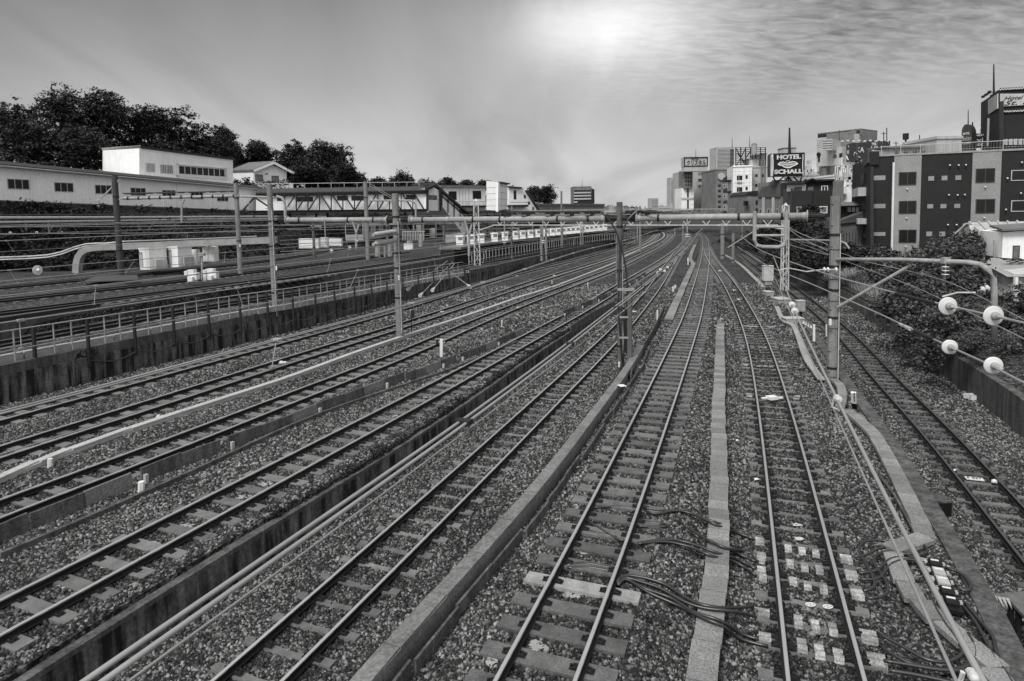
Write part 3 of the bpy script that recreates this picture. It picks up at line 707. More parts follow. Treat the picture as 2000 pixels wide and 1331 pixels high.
# leaning precast panels between T3 and T4
pnl = [((-60, 1090), (0, 1062), (38, 1047), (100, 1021), (192, 982)), ((278, 945), (340, 918), (420, 890)), ((448, 879), (556, 838), (616, 812), (660, 796), (760, 757), (800, 745), (880, 715)), ((900, 708), (960, 683), (1010, 660)), ((1100, 620), (1150, 598), (1200, 576), (1260, 540))]
PL = ['run of low concrete panels at the left edge of the picture', 'second short run of low concrete panels, right of the gap with the white post', 'long run of low concrete panels ending at the white post', 'short run of low concrete panels right of the white post', 'distant pale run of low concrete panels behind the cabled pole']
for pts_, lb in zip(pnl, PL):
    c = smooth_path([G(x, y, -.2) for x, y in pts_], .5, 1); rt = thing('ballast_fence', lb, 'low fence', c[0], 'low concrete ballast fences')
    k = 0
    for p, d in walk(c, 1.25):
        x = Vector((d.y, -d.x, 0)); q = p-x*.03; k += 1
        lean = (Vector((0, 0, 1))-x*.10).normalized()
        MB().obox(q, d, x, lean, 1.235, .06, .42+.012*math.sin(k*2.1)).build('panel', CONC_M if k % 3 else CONC, rt)
        if k % 3 == 1: MB().obox(p+x*.05, d, x, Vector((0, 0, 1)), .09, .10, .26).build('stake', CONC_W, rt)
lp = smooth_path([G(x, y, -.1) for x, y in ((0, 1085), (110, 1040), (200, 1000), (276, 966), (400, 912), (482, 872), (616, 812), (760, 762), (880, 722), (1010, 668))], 1, 1)
rt = thing('kerb_strip', 'low dark concrete strip at the foot of the ballast panels', 'kerb', lp[0]); MB().sweep(lp, [(-.05, -.3), (.05, -.3), (.05, .06), (-.05, .06)]).build('kerb', CONC_M, rt)
# panels replacing the wall far along T4/T5
for pts_, lb in ((((1120, 656), (1160, 628), (1200, 606)), 'short run of low concrete panels where the mossy wall ends'), (((955, 690), (1010, 660)), None)):
    if not lb: continue
    c = smooth_path([G(x, y, -.5) for x, y in pts_], .5, 1); rt = thing('ballast_fence', lb, 'low fence', c[0], 'low concrete ballast fences')
    for p, d in walk(c, 1.25):
        x = Vector((d.y, -d.x, 0)); MB().obox(p-x*.2, d, x, Vector((0, 0, 1)), 1.235, .06, .6).build('panel', CONC_M, rt)

# fence on the retaining wall
fp = [G(x, y, 1.25) for x, y in ((-60, 726), (72, 700), (175, 680), (265, 662), (340, 647), (408, 633), (469, 622), (522, 613), (571, 605), (615, 596), (652, 589), (691, 581), (724, 575), (754, 569), (785, 563), (815, 557), (845, 551), (875, 546), (905, 541))]
def fence(name, label, pts, h, post_m, rail_m, bal=2, drop=.5, rails=(1.0, .5)):
    rt = thing(name, label, 'fence', pts[0])
    for p in pts: MB().beam(p+Vector((.18, -.34, -drop)), p+Vector((.10, -.20, h)), .12, .10).build('post', post_m, rt)
    for k, fr in enumerate(rails): MB().tube([p+Vector((0, 0, h*fr)) for p in pts], .028, 5).build('rail', rail_m, rt)
    for a, b in zip(pts[:-1], pts[1:]):
        for j in range(bal):
            q = a.lerp(b, (j+1)/(bal+1)); MB().beam(q+Vector((0, 0, .05)), q+Vector((0, 0, h)), .045, .045).build('baluster', rail_m, rt)
    return rt
fr = fence('metal_fence', 'metal fence with dark posts and pale balusters on the tall streaked wall', fp, 1.35, STEEL_D, STEEL, drop=.75)
# sagging cable and kerb boxes along the fence
cab = []
for a, b in zip(fp[:-1], fp[1:]):
    for j in range(6): t = j/6; cab.append(a.lerp(b, t)+Vector((.22, -.22, -.52-.25*math.sin(math.pi*t))))
cab.append(fp[-1]+Vector((.2, -.2, -.5)))
o = MB().tube(cab, .03, 5).build('sagging_cable', WIRED); tag(o, 'black cable hung in loops below the posts of the metal fence', 'cable')
kerb = thing('cable_trough', 'row of pale concrete boxes behind the metal fence posts', 'cable trough', fp[0]+Vector((-.3, .35, 0)))
for p, d in walk([q+Vector((-.25, .3, 0)) for q in fp], 1.9):
    x = Vector((d.y, -d.x, 0)); MB().obox(p-x*.15+Vector((0, 0, .02)), d, x, Vector((0, 0, 1)), 1.84, .3, .32).build('box', CONC_L, kerb)
# ------------------------------------------------------------------ poles and gantries
def plain_pole(mb, base, top, r0, r1, seg=12): mb.tube([base, top], [r0, r1], seg); return mb
def bands(parent, base, top, r, zs, m_=STEEL_D):
    for f in zs:
        q = Vector(base).lerp(Vector(top), f); MB().tube([q, q+Vector((0, 0, .10))], r, 12).build('clamp_band', m_, parent)
def pole_at(parent, px, yb, yt, D, w, name='pole', m_=POLE, zs=(), square=False, bolts=False):
    b = P(px, yb, D); t = P(px, yt, D); t.x = b.x; b.z -= .35
    r = w*D/FPX/2
    o = MB().tube([b, t], [r*1.06, r*.96], 8 if square else 14).build(name, m_, parent, smooth=False)
    bands(parent, b, t, r*1.10, zs)
    if bolts:
        MB().tube([b+Vector((r*.75, -r*.9, .6)), t+Vector((r*.7, -r*.85, -1.6))], .022, 6).build('conduit', STEEL_L, parent)
        for k in range(int((t.z-b.z)/.45)):
            q = b.lerp(t, (k+1)*.45/(t.z-b.z)); s_ = -1 if k % 2 else 1
            MB().tube([q+Vector((s_*r*.6, -r*.6, 0)), q+Vector((s_*(r+.12), -r*.6, 0))], .012, 5).build('step_bolt', STEEL_D, parent)
        for f_ in (.08, .33, .47, .58, .73): MB().tube([b.lerp(t, f_), b.lerp(t, f_)+Vector((0, 0, .02))], r*1.06, 12).build('steel_strap', STEEL_D, parent)
    return b, t, r
D1, D2, D3, D4 = 27.0, 30.5, 36.5, 39.0
gb = P(1620, 750, D1)
gt = thing('catenary_gantry', 'big gantry of concrete posts and a fat pale tube beam spanning the lower tracks', 'gantry', gb)
p1 = pole_at(gt, 1625, 750, 383, D1, 19, m_=POLE_R, zs=(.12, .38, .52, .64, .80), square=True, bolts=True)
p2 = pole_at(gt, 1212, 733, 395, D2, 12, m_=POLE_M, zs=(.2, .45, .62, .86), bolts=True)
p3_ = pole_at(gt, 781, 658, 378, D3, 13.5, zs=(.3, .5, .60, .78, .84), bolts=True)
p4_ = pole_at(gt, 540, 652, 360, D4, 11, zs=(.3, .6, .76), bolts=True)
BZ = lambda px, py, D: P(px, py, D)
bp = [BZ(1616, 422, D1), BZ(1213, 427, D2), BZ(781, 430, D3), BZ(540, 430, D4)]
for i, (a, b) in enumerate(zip(bp[:-1], bp[1:])):
    d = (b-a).normalized(); L_ = (b-a).length; rad = .15
    bm = MB().tube([a+d*.75, b-d*.75], rad, 18).build('beam_tube', STEEL, gt, smooth=True)
    for e, s in ((a, 1), (b, -1)):
        q = e+d*s*.75; pr = [(0, rad*1.75), (.05, rad*1.75), (.06, rad*1.2), (.22, rad*1.05)]
        MB().lathe(q, d*s, pr, 16).build('flange', STEEL, bm)
        MB().tube([e+d*s*.1, q], [rad*.75, rad*1.15], 10).build('end_cone', STEEL_D, bm)
        for k in range(8):
            an = k*math.pi/4; off = Vector((0, 0, 1))*math.sin(an)*rad*1.2+Vector((d.y, -d.x, 0))*math.cos(an)*rad*1.2
            MB().beam(q+off, e+d*s*.2+off*.55, .03, .05).build('rib', STEEL_D, bm)
    n = int(L_/1.6)
    for k in range(1, n):
        q = a.lerp(b, k/n); th = .10 if k % 3 else .2
        MB().tube([q-d*th/2, q+d*th/2], rad*1.09, 16).build('clamp_band', STEEL_D if k % 3 else STEEL, gt)
# small dark channel brackets standing on the middle beam
for px in (1015, 1050, 1095, 1130, 1165, 1240, 1270):
    t = (1213-px)/(1213-781) if px < 1213 else 0; q = bp[1].lerp(bp[2], max(0, t)) if px < 1213 else bp[1].lerp(bp[0], (px-1213)/(1616-1213))
    MB().box((q.x, q.y, q.z+.30), (.75, .22, .12)).build('bracket', STEEL_D, gt)
    MB().box((q.x, q.y, q.z+.20), (.2, .2, .12)).build('bracket_foot', STEEL_D, gt)
# posts hanging under the beam
def beam_pt(px):
    xs = [(1616, 0), (1213, 1), (781, 2), (540, 3)]
    for (a, i), (b, j) in zip(xs[:-1], xs[1:]):
        if b <= px <= a:
            lo, hi = 0.0, 1.0
            for _ in range(30):
                t = (lo+hi)/2
                if proj_px(bp[i].lerp(bp[j], t))[0] > px: lo = t
                else: hi = t
            return bp[i].lerp(bp[j], t)
    return bp[0]
def ydrop(px, y1, fork=7):
    q = beam_pt(px); D = q.y; e = P(px, y1, D); w = fork*D/FPX
    c = q.lerp(e, .45)
    m_ = MB(); m_.tube([e, c], .07, 8); m_.tube([c, Vector((q.x-w, q.y, q.z))], .06, 8); m_.tube([c, Vector((q.x+w, q.y, q.z))], .06, 8)
    return m_.build('hanging_bracket', STEEL, gt)
ydrop(696, 486, 8); ydrop(916, 500, 8)
# u shaped frame on the right
a = beam_pt(1470); b = beam_pt(1531); za = P(1470, 482, a.y).z
MB().tube([a+Vector((0, -.25, .25)), a+Vector((0, -.25, 0)), Vector((a.x, a.y-.25, za+.3)), Vector((a.x+.12, a.y-.25, za+.06)), Vector((a.x+.35, a.y-.25, za)), Vector((b.x-.35, b.y-.25, za)), Vector((b.x-.12, b.y-.25, za+.06)), Vector((b.x, b.y-.25, za+.3)), b+Vector((0, -.25, 0)), b+Vector((0, -.25, .25))], .085, 8).build('hanging_frame', STEEL, gt)
for f in (.34, .62): MB().tube([Vector((a.x, a.y-.25, lerp(a.z, za, f))), Vector((b.x, b.y-.25, lerp(a.z, za, f)))], .055, 7).build('frame_bar', STEEL, gt)
MB().tube([P(1422, 484, 50), P(1492, 440, 46)], .05, 6).build('brace', STEEL_L, gt)
MB().tube([P(1496, 442, 56), P(1528, 448, 56)], .09, 6).build('brace', STEEL_L, gt)
# insulators hung from the beam
def string_insulator(name, top, n=3, r=.10, step=.11, label=None, parent=None, dirv=(0, 0, -1)):
    d = Vector(dirv).normalized(); m_ = MB(); m_.tube([Vector(top), Vector(top)+d*(n*step+.12)], .014, 6)
    o = m_.build(name, STEEL, parent)
    for k in range(n):
        q = Vector(top)+d*(.08+k*step)
        MB().lathe(q, d, [(0, .02), (.012, r), (.03, r*.95), (.05, .035), (.075, .03)], 12).build('insulator_disc', PORC, o, smooth=True)
    return o
for px, y1 in ((636, 470), (775, 462), (1060, 470), (1340, 458), (985, 470)):
    q = beam_pt(px); e = P(px, y1, q.y)
    MB().tube([q+Vector((0, -.2, 0)), Vector((q.x, q.y-.2, e.z+.1))], .028, 6).build('drop_rod', STEEL, gt)
    string_insulator('insulator', (q.x, q.y-.2, e.z+.1), 2, .12, .10, parent=gt)
# arm and round cornered pole at the right
arm = thing('bracket_arm', 'thick pale pipe arm with a rounded corner coming down in front of the bushes', 'pipe arm', P(1942, 660, 21.5))
ap = [P(1634, 507, D1-.2), P(1760, 507.5, 24.8), P(1890, 513, 22.2), P(1915, 517, 21.9), P(1932, 527, 21.7), P(1940, 545, 21.6), P(1942, 575, 21.6), P(1942, 664, 21.6)]
MB().tube(ap[:5]+ap[5:], [.075, .08, .09, .095, .10, .10, .10, .095], 14).build('pipe', STEEL, arm, smooth=True)
MB().tube([P(1637, 600, D1-.3), P(1778, 519, 24.6)], .065, 10).build('diagonal_brace', STEEL, arm)
q = P(1847, 509, 23); MB().box((q.x, q.y, q.z), (.24, .2, .22)).build('clamp', STEEL, arm)
string_insulator('insulator', P(1847, 516, 22.9), 3, .13, .14, parent=arm)
string_insulator('insulator', P(1934, 562, 21.5), 2, .12, .16, parent=arm, dirv=(-1, 0, -.25))
MB().tube([P(1905, 572, 21.5), P(1870, 572, 21.6), P(1840, 580, 21.8)], .03, 6).build('steady_arm', STEEL_L, arm)
# insulators and stay on the right pole
st = thing('steady_arm', 'thin registration arm with two discs beside the right hand pole', 'steady arm', P(1620, 527, D1-.4))
MB().tube([P(1636, 527, D1-.4), P(1606, 527, D1-.5), P(1575, 531, D1-.6), P(1540, 524, D1-.7), P(1522, 528, D1-.8)], .025, 6).build('rod', STEEL_L, st)
for px in (1611, 1618, 1634): MB().lathe(P(px, 527, D1-.42), (-1, 0, 0), [(0, .03), (.02, .11), (.045, .10), (.07, .03)], 12).build('insulator_disc', PORC, st)
# second pole with the electrical box on the middle post
bx = thing('switch_post', 'shorter grey post clamped beside the middle pole with black cables round it', 'post', P(1230, 716, 29.4))
MB().tube([P(1230, 716, 29.4), P(1230, 566, 29.4)], .13, 8).build('post', POLE_M, bx)
MB().beam(P(1206, 566, 29.3), P(1239, 566, 29.3), .12, .12).build('cross_bar', STEEL, bx)
for yy in (620, 660): MB().beam(P(1210, yy, 29.35), P(1236, yy, 29.35), .06, .08).build('cross_bar', STEEL, bx)
for i, path in enumerate(([(1172, 413), (1188, 425), (1202, 448), (1211, 476), (1210, 520), (1208, 600), (1211, 650), (1216, 715)],
             [(1245, 412), (1228, 425), (1218, 446), (1213, 476), (1222, 520), (1225, 565), (1222, 640), (1218, 690), (1218, 722)])):
    pts = smooth_path([P(x, y, D2-.45-.02*i) for x, y in path], .25, 2)
    o = MB().tube(pts, .042, 7).build('black_cable', RUBBER); tag(o, ['thick black cable sweeping from the left beam down the middle pole', 'thick black cable sweeping from the right beam down the middle pole'][i], 'cable')
for i, ((x0, y0), (x1, y1), n) in enumerate((((1172, 413), (990, 413), 0), ((1245, 412), (1330, 417), 1))):
    o = MB().tube(smooth_path([P(x0, y0, D2-.45), P((x0+x1)/2, (y0+y1)/2+1, D2+(1.5 if i == 0 else -1.2)), P(x1, y1, D2+(3.2 if i == 0 else -1.8))], .5, 1), .035, 6).build('black_cable', RUBBER)
    tag(o, ['black cable lying on top of the beam left of the middle pole', 'black cable lying on top of the beam right of the middle pole'][i], 'cable')
o = MB().tube(smooth_path([P(1218, 600, D2-.6), P(1222, 660, D2-.6), P(1226, 700, D2-.6), P(1231, 714, D2-.8)], .3, 1), [.10]*3+[.16]*50 if False else .09, 8).build('cable_sleeve', RUBBER)
tag(o, 'fat black cable sleeve at the foot of the middle pole', 'cable sleeve')
# ribbed insulators left of the third post
for i, (y0, y1) in enumerate(((452, 459), (470, 478))):
    a, b = P(774, y0, D3-.3), P(728, y1, D3-2.2); d = b-a; n = 22
    prof = []
    for k in range(n): prof += [(k/n*d.length, .06+.02*(3 < k < n-3)), ((k+.5)/n*d.length, .10+.03*(2 < k < n-2))]
    o = MB().lathe(a, d, prof, 12).build('ribbed_insulator', STEEL, smooth=False)
    tag(o, ['upper fat ribbed insulator on the left of the third post', 'lower fat ribbed insulator on the left of the third post'][i], 'insulator', None)

def lattice(parent, px, yb, yt, D, w, m_=STEEL_L, cells=None):
    b = P(px, yb, D); t = P(px, yt, D); t.x = b.x; b.z -= .2; h = w*D/FPX/2
    cs = [(-h, -h), (h, -h), (h, h), (-h, h)]; H = t.z-b.z; n = cells or max(3, int(H/(h*3)))
    for x, y in cs: MB().beam(b+Vector((x, y, 0)), Vector((b.x+x*.8, b.y+y*.8, t.z)), .085, .085).build('leg', m_, parent)
    for f in range(4):
        z_ = MB()
        for k in range(n):
            z0, z1 = lerp(b.z, t.z, k/n), lerp(b.z, t.z, (k+1)/n); x0, y0 = cs[f]; x1, y1 = cs[(f+1) % 4]
            if k % 2: x0, y0, x1, y1 = x1, y1, x0, y0
            s = 1-.2*k/n
            z_.beam((b.x+x0*s, b.y+y0*s, z0), (b.x+x1*s, b.y+y1*s, z1), .05, .05)
        z_.build('lacing', m_, parent)
    MB().tube([Vector((b.x, b.y, t.z)), Vector((b.x, b.y, t.z+.25))], [h*1.0, .03], 4).build('cap', m_, parent)
    MB().box((b.x, b.y, b.z+.1), (h*2.6, h*2.6, .5)).build('footing', CONC_M, parent)
    return b, t
g2_ = thing('catenary_gantry', 'second gantry behind, a thin white truss on lattice masts', 'gantry', P(1535, 572, 57))
l1 = lattice(g2_, 1532, 570, 402, 57, 11); l2 = lattice(g2_, 933, 543, 393, 70, 11)
def truss(parent, a, b, h, cell, m_, w=.06):
    d = (b-a); n = int(d.length/cell); u = Vector((0, 0, h))
    MB().beam(a, b, w, w).build('bottom_chord', m_, parent); MB().beam(a+u, b+u, w, w).build('top_chord', m_, parent)
    for k in range(n):
        z_ = MB()
        p = a.lerp(b, k/n); q = a.lerp(b, (k+1)/n); c = a.lerp(b, (k+.5)/n)
        z_.beam(p.lerp(q, .22)+u, c, w*.7); z_.beam(c, p.lerp(q, .78)+u, w*.7)
        z_.build('web', m_, parent)
truss(g2_, P(962, 440, 69), P(1520, 440, 57.3), .62, 1.75, STEEL_L, .09)
MB().beam(P(936, 450, 69.6), P(966, 440, 69), .09).build('knee_brace', STEEL_L, g2_)
MB().beam(P(936, 426, 69.6), P(966, 434, 69), .09).build('knee_brace', STEEL_L, g2_)
# gantry of the upper terrace
g3 = thing('catenary_gantry', 'terrace gantry with a thin dotted beam in front of the long white building', 'gantry', P(470, 538, 55))
q1 = pole_at(g3, 237, 545, 343, 54, 11, m_=POLE_D, zs=(.3, .55, .8)); q2 = pole_at(g3, 470, 538, 360, 55, 9, m_=POLE, zs=(.4, .85))
a, b = P(240, 388, 54), P(467, 383, 55)
MB().tube([a, b], .13, 10).build('beam_tube', STEEL, g3); MB().tube([a+Vector((0, 0, .42)), b+Vector((0, 0, .42))], .05, 6).build('feeder', WIRED, g3)
for k in range(11):
    q = a.lerp(b, (k+.5)/11); MB().box((q.x, q.y, q.z+.38), (.5, .16, .10)).build('bracket', STEEL_D, g3); MB().tube([q+Vector((-.06, 0, 0)), q+Vector((.06, 0, 0))], .16, 10).build('clamp_band', STEEL_D, g3)
MB().tube([P(470, 384, 55), P(536, 386, 55)], .10, 8).build('beam_tube', STEEL, g3)
MB().beam(P(176, 390, 54), P(236, 390, 54), .10).build('arm', STEEL, g3); MB().beam(P(196, 389, 54), P(233, 352, 54), .10).build('brace', STEEL, g3)
for px in (192, 321, 413, 486): string_insulator('insulator', P(px, 391, 54), 3, .16, .2, parent=g3)
MB().tube([P(355, 436, 54), P(355, 400, 54), P(350, 390, 54)], .09, 7).build('hanging_bracket', STEEL, g3); MB().tube([P(355, 402, 54), P(360, 390, 54)], .07, 7).build('hanging_bracket', STEEL, g3)
for s in ((497, 386, 534, 410), (497, 386, 474, 412)): MB().beam(P(s[0], s[1], 54.6), P(s[2], s[3], 54.6), .12).build('brace', STEEL_D, g3)
MB().tube(smooth_path([P(540, 384, 55), P(552, 385, 55), P(556, 392, 55), P(557, 405, 55), P(557, 430, 55)], .3, 1), .12, 8).build('bent_pipe', STEEL, g3)
g4 = thing('catenary_mast', 'single tall concrete mast with a side arm in front of the covered footbridge', 'mast', P(722, 508, 71))
pole_at(g4, 719, 508, 355, 71, 8, zs=(.5, .8)); MB().tube([P(722, 392, 71), P(800, 392, 71), P(808, 395, 71), P(812, 402, 71), P(812, 425, 71)], .11, 8).build('arm_pipe', STEEL, g4)
for y in (361, 365): MB().tube([P(722, y-2, 71), P(770, y+26, 71)], .03, 5).build('stay', WIREM, g4)
far_masts = [(1058, 505, 440, 5, 'thin twin mast left of the platform fence, its left one'), (1067, 505, 440, 4, 'thin twin mast left of the platform fence, its right one'), (1098, 497, 433, 5, 'slim mast with a small white plate in front of the platform fence'),
    (1334, 480, 436, 4, 'slim grey mast standing between the curving tracks'), (1411, 506, 436, 8, 'stout grey mast right of the junction, under the beam'), (1432, 514, 456, 6, 'short grey mast right of the stout one'), (1206, 560, 440, 6, 'dull mast half hidden behind the cabled pole'), (1318, 463, 446, 3, 'small forked mast at the far bend')]
for px, yb, yt, w, lb in far_masts:
    b = GG(px, yb); rt = thing('catenary_mast', lb, 'mast', b, 'overhead line masts'); 
    pole_at(rt, px, yb, yt, b.y, w, zs=(.15, .7))
    if w > 6: MB().box((P(px, 440, b.y).x, b.y, P(px, 440, b.y).z), (1.3, .4, .3)).build('head_plate', STEEL, rt)
b = GG(1136, 480); rt = thing('catenary_mast', 'distant white lattice mast among the platform boxes', 'mast', b, 'overhead line masts'); lattice(rt, 1136, 480, 425, b.y, 5)
b = GG(1180, 466); rt = thing('catenary_mast', 'farthest white lattice mast left of the cabled pole', 'mast', b, 'overhead line masts'); lattice(rt, 1180, 466, 432, b.y, 4)
for i, (x0, x1, y, D) in enumerate(((1000, 1500, 421, 110), (1040, 1450, 418, 150), (1100, 1420, 414.5, 200))):
    rt = thing('catenary_gantry', ['third gantry showing just above the big tube beam', 'fourth gantry farther down the line', 'farthest gantry near the bend of the line'][i], 'gantry', P(x0, y, D))
    truss(rt, P(x0, y, D), P(x1, y-4, D), .8, 2.4, STEEL, .10)
    for x in (x0, (x0+x1)/2, x1):
        bb = P(x, y-2, D); MB().tube([Vector((bb.x, bb.y, -.4)), Vector((bb.x, bb.y, bb.z+1.4))], .18, 8).build('post', POLE, rt)

# ------------------------------------------------------------------ overhead lines
def overhead(label, mpts, twin=0.0, r=.012, cdrop=.45, cpts=None, hang=5.0, clampy=False, cr=.008, group='overhead lines above the tracks'):
    pts = smooth_path(mpts, 1.0, 4); rt = thing('overhead_line', label, 'overhead wire', pts[0], group)
    if twin:
        for s in (-1, 1): MB().tube(offset(pts, s*twin/2), r, 7).build('messenger_wire', WIREM, rt, smooth=True)
    else: MB().tube(pts, r, 7).build('messenger_wire', WIREM, rt, smooth=True)
    cp = smooth_path(cpts, 1.0, 2) if cpts else [p-Vector((0, 0, cdrop)) for p in offset(pts, .06)]
    MB().tube(cp, cr, 6).build('contact_wire', WIREM, rt)
    k = 0
    for p, d in walk(pts, hang):
        if p.y < 2 or p.y > 70 or not vis(p, 60): continue
        k += 1
        if k > 12: break
        c = min(cp, key=lambda q: (q.x-p.x)**2+(q.y-p.y)**2)
        x = Vector((d.y, -d.x, 0))
        hd = MB().obox(p-x*(twin/2+r*2.2)-d*.06-Vector((0, 0, r*1.5)), d, x, Vector((0, 0, 1)), .12, twin+r*4.4, r*3).build('clamp', STEEL if not clampy else STEEL_D, rt)
        MB().beam(p-d*.02, Vector((c.x, c.y, c.z)), .012, .012).build('hanger', STEEL if not clampy else STEEL_D, rt)
        MB().obox(Vector((c.x, c.y, c.z))-x*.02-d*.04-Vector((0, 0, .02)), d, x, Vector((0, 0, 1)), .08, .04, .04).build('wire_clip', STEEL, hd)
    return rt
ml = [G(x, y, 4.4) for x, y in ((120, 1376), (180, 1331), (360, 1208), (620, 1027), (925, 812), (1118, 668), (1176, 621), (1217, 590), (1273, 546), (1300, 524), (1325, 501), (1350, 475), (1362, 457), (1372, 446))]
cl = [G(x, y, 4.27) for x, y in ((245, 1376), (293, 1331), (600, 1106), (780, 970), (920, 829), (1116, 683), (1205, 610), (1260, 570), (1310, 528), (1340, 495), (1362, 466), (1374, 449))]
cl = [G(x, y, 4.27) for x, y in ((190, 1376), (248, 1331), (420, 1209), (620, 1062), (915, 839), (1118, 684), (1205, 618), (1270, 563), (1310, 524), (1340, 492), (1362, 466), (1374, 449))]
overhead('pair of fat pale feeder wires with black clamps crossing the lower left', ml, .10, .020, cpts=cl, hang=4.9, clampy=True, cr=.010)
tw = [G(x, y, 5.0) for x, y in ((-60, 822), (0, 805), (85, 788), (400, 702), (630, 640), (866, 576), (1004, 533), (1132, 491), (1205, 474), (1250, 461), (1285, 449))]
overhead('pair of pale wires with tall hangers passing low in front of the tall streaked wall', tw, .09, .013, cdrop=.42, hang=4.3, cr=.008)
bl = [G(x, y, 4.7) for x, y in ((1990, 1460), (1904, 1321), (1694, 900), (1634, 778), (1573, 655), (1552, 607), (1534, 562), (1523, 533), (1510, 500))]
bc = [G(x, y, 4.5) for x, y in ((1925, 1460), (1869, 1331), (1673, 900), (1636, 816), (1590, 715), (1550, 624), (1532, 587), (1515, 547), (1494, 518), (1457, 490))]
overhead('single fat feeder wire above the right middle track with a white clamp', bl, 0, .018, cpts=bc, hang=30, cr=.010)
for (px, py), lb in (((1637, 780), 'white ring clamp on the fat feeder wire beside the right pole'), ((1900, 1320), 'white cube clamp on the fat feeder wire at the bottom edge')):
    q = G(px, py, 4.7); d = (bl[0]-bl[1]).normalized(); fs_ = .8 if py < 1000 else .42
    t = thing('feeder_clamp', lb, 'clamp', q); MB().lathe(q-d*.10*fs_, d, [(a*fs_, b*fs_) for a, b in [(0, .03), (.03, .055), (.08, .05), (.10, .06), (.16, .055), (.2, .03)]], 10).build('collar', STEEL_L, t); MB().tube([q+Vector((-.05, 0, .02)), q+Vector((-.06, .02, -.10)), q+Vector((.02, 0, -.14))], .012, 5).build('hook', STEEL_L, t)
for i, (px, py) in enumerate(((1547, 595), (1552, 607), (1285, 533), (1290, 527), (1298, 530), (1304, 523))):
    q = G(px, py, 4.7 if i < 2 else 4.4); d = (bl[3]-bl[5]).normalized() if i < 2 else (ml[8]-ml[9]).normalized()
    rr = .075 if i < 2 else .06
    o = MB().lathe(q, d, [(0, .03), (.01, rr), (.03, rr), (.035, rr*.45), (.07, rr*.4), (.08, .02)], 14).build('insulator', PORC)
    tag(o, ['upper white insulator on the feeder wire beside the grey relay box', 'lower white insulator on the feeder wire beside the grey relay box', 'nearest left insulator of the cluster right of the cabled pole', 'upper left insulator of the cluster right of the cabled pole', 'lower right insulator of the cluster right of the cabled pole', 'farthest right insulator of the cluster right of the cabled pole'][i], 'insulator', 'small insulators on feeder wires')
ur = [G(x, y, 5.6) for x, y in ((2060, 645), (2000, 631), (1940, 617), (1851, 598), (1722, 567), (1640, 543), (1602, 532), (1544, 512), (1507, 498.6), (1478, 485), (1447, 462))]
lr = [G(x, y, 5.05) for x, y in ((2060, 783), (2000, 748), (1940, 714), (1855, 678), (1765, 637), (1722, 614), (1640, 580), (1602, 562), (1540, 537), (1507, 523), (1476, 506), (1440, 482))]
def wire(label, pts, r, m_=WIREM, st=1.0):
    o = MB().tube(smooth_path(pts, st, 1), r, 6).build('overhead_wire', m_); return tag(o, label, 'overhead wire')
wire('upper right wire carrying two big round white insulators', ur, .014); wire('lower right wire carrying two smaller white insulators', lr, .014)
def big_ins(px, py, z, r, line, lb):
    q = G(px, py, z); d = (line[1]-line[4]).normalized()
    if d.y > 0: d = -d
    d = Vector((d.x, d.y, d.z)).normalized()
    t = thing('disc_insulator', lb, 'insulator', q, 'large disc insulators at the right')
    MB().lathe(q, d, [(-.03, .02), (-.025, r*.6), (-.006, r*.985), (0, r), (.008, r*.985), (.014, r*.90), (.022, r*.62), (.028, r*.44)], 32).build('disc', PORC, t)
    MB().lathe(q+d*.028, d, [(0, r*.44), (.03, r*.40), (.05, r*.30), (.055, .02)], 20).build('boss', mat('insulator_boss', .30, .5, .1, 3), t)
    MB().lathe(q+d*.08, d, [(0, r*.22), (.03, r*.22), (.04, .015), (.12, .02)], 14).build('cap', STEEL, t, smooth=True)
big_ins(1851, 598, 5.6, .125, ur, 'upper left one of the large round insulators in front of the bushes'); big_ins(1940, 617, 5.6, .125, ur, 'biggest of the round insulators, at the upper right')
big_ins(1855, 678, 5.05, .10, lr, 'smaller round insulator on the lower wire, to the left'); big_ins(1940, 714, 5.05, .105, lr, 'smaller round insulator on the lower wire, farthest right')
for line, (x0, y0), (x1, y1), z, lb in ((ur, (1750, 574), (1822, 592), 5.6, 'thick dark rod in the upper right wire left of its insulators'), (lr, (1786, 647), (1823, 663), 5.05, 'thick dark rod in the lower right wire left of its insulators')):
    o = MB().tube([G(x0, y0, z), G(x1, y1, z)], .028, 8).build('wire_sleeve', STEEL_D); tag(o, lb, 'wire sleeve')
t = thing('turnbuckle', 'pale turnbuckle fitting on the lower right wire', 'turnbuckle', G(1765, 637, 5.05)); MB().tube([G(1757, 633, 5.05), G(1778, 643, 5.05)], [.02, .035], 6).build('body', STEEL_L, t); MB().tube([G(1762, 634, 5.09), G(1776, 641, 5.02)], .012, 5).build('clip', STEEL_L, t)
wire('thin wire passing under the insulator of the pipe arm', [P(1560, 470, 40), P(1640, 493.6, 32), P(1693.6, 512, 28), P(1838, 546, 22.8), P(2000, 625, 15), P(2040, 648, 13)], .013)
wire('thin wire crossing behind the biggest insulator', [P(1530, 462, 45), P(1656, 512, 30), P(1774, 556, 22), P(1918, 622, 15), P(2000, 662, 12.6), P(2050, 690, 11)], .012)
for i, pp_ in enumerate((((1527, 432, 60), (1550, 450, 52), (1616, 478, 40)), ((1530, 438, 60), (1560, 462, 50), (1616, 490, 40)), ((1480, 458, 66), (1560, 484, 52), (1616, 498, 40)), ((1530, 468, 58), (1615, 470, 50), (1640, 471, 48), (1654, 473, 47), (1659, 486, 47)))):
    wire(['upper thin wire sloping from the lattice mast to the right pole', 'middle thin wire sloping from the lattice mast to the right pole', 'lower thin wire sloping from the lattice mast to the right pole', 'thin pale pipe arm behind the right pole'][i], [P(*q) for q in pp_], .025 if i < 3 else .07, STEEL)
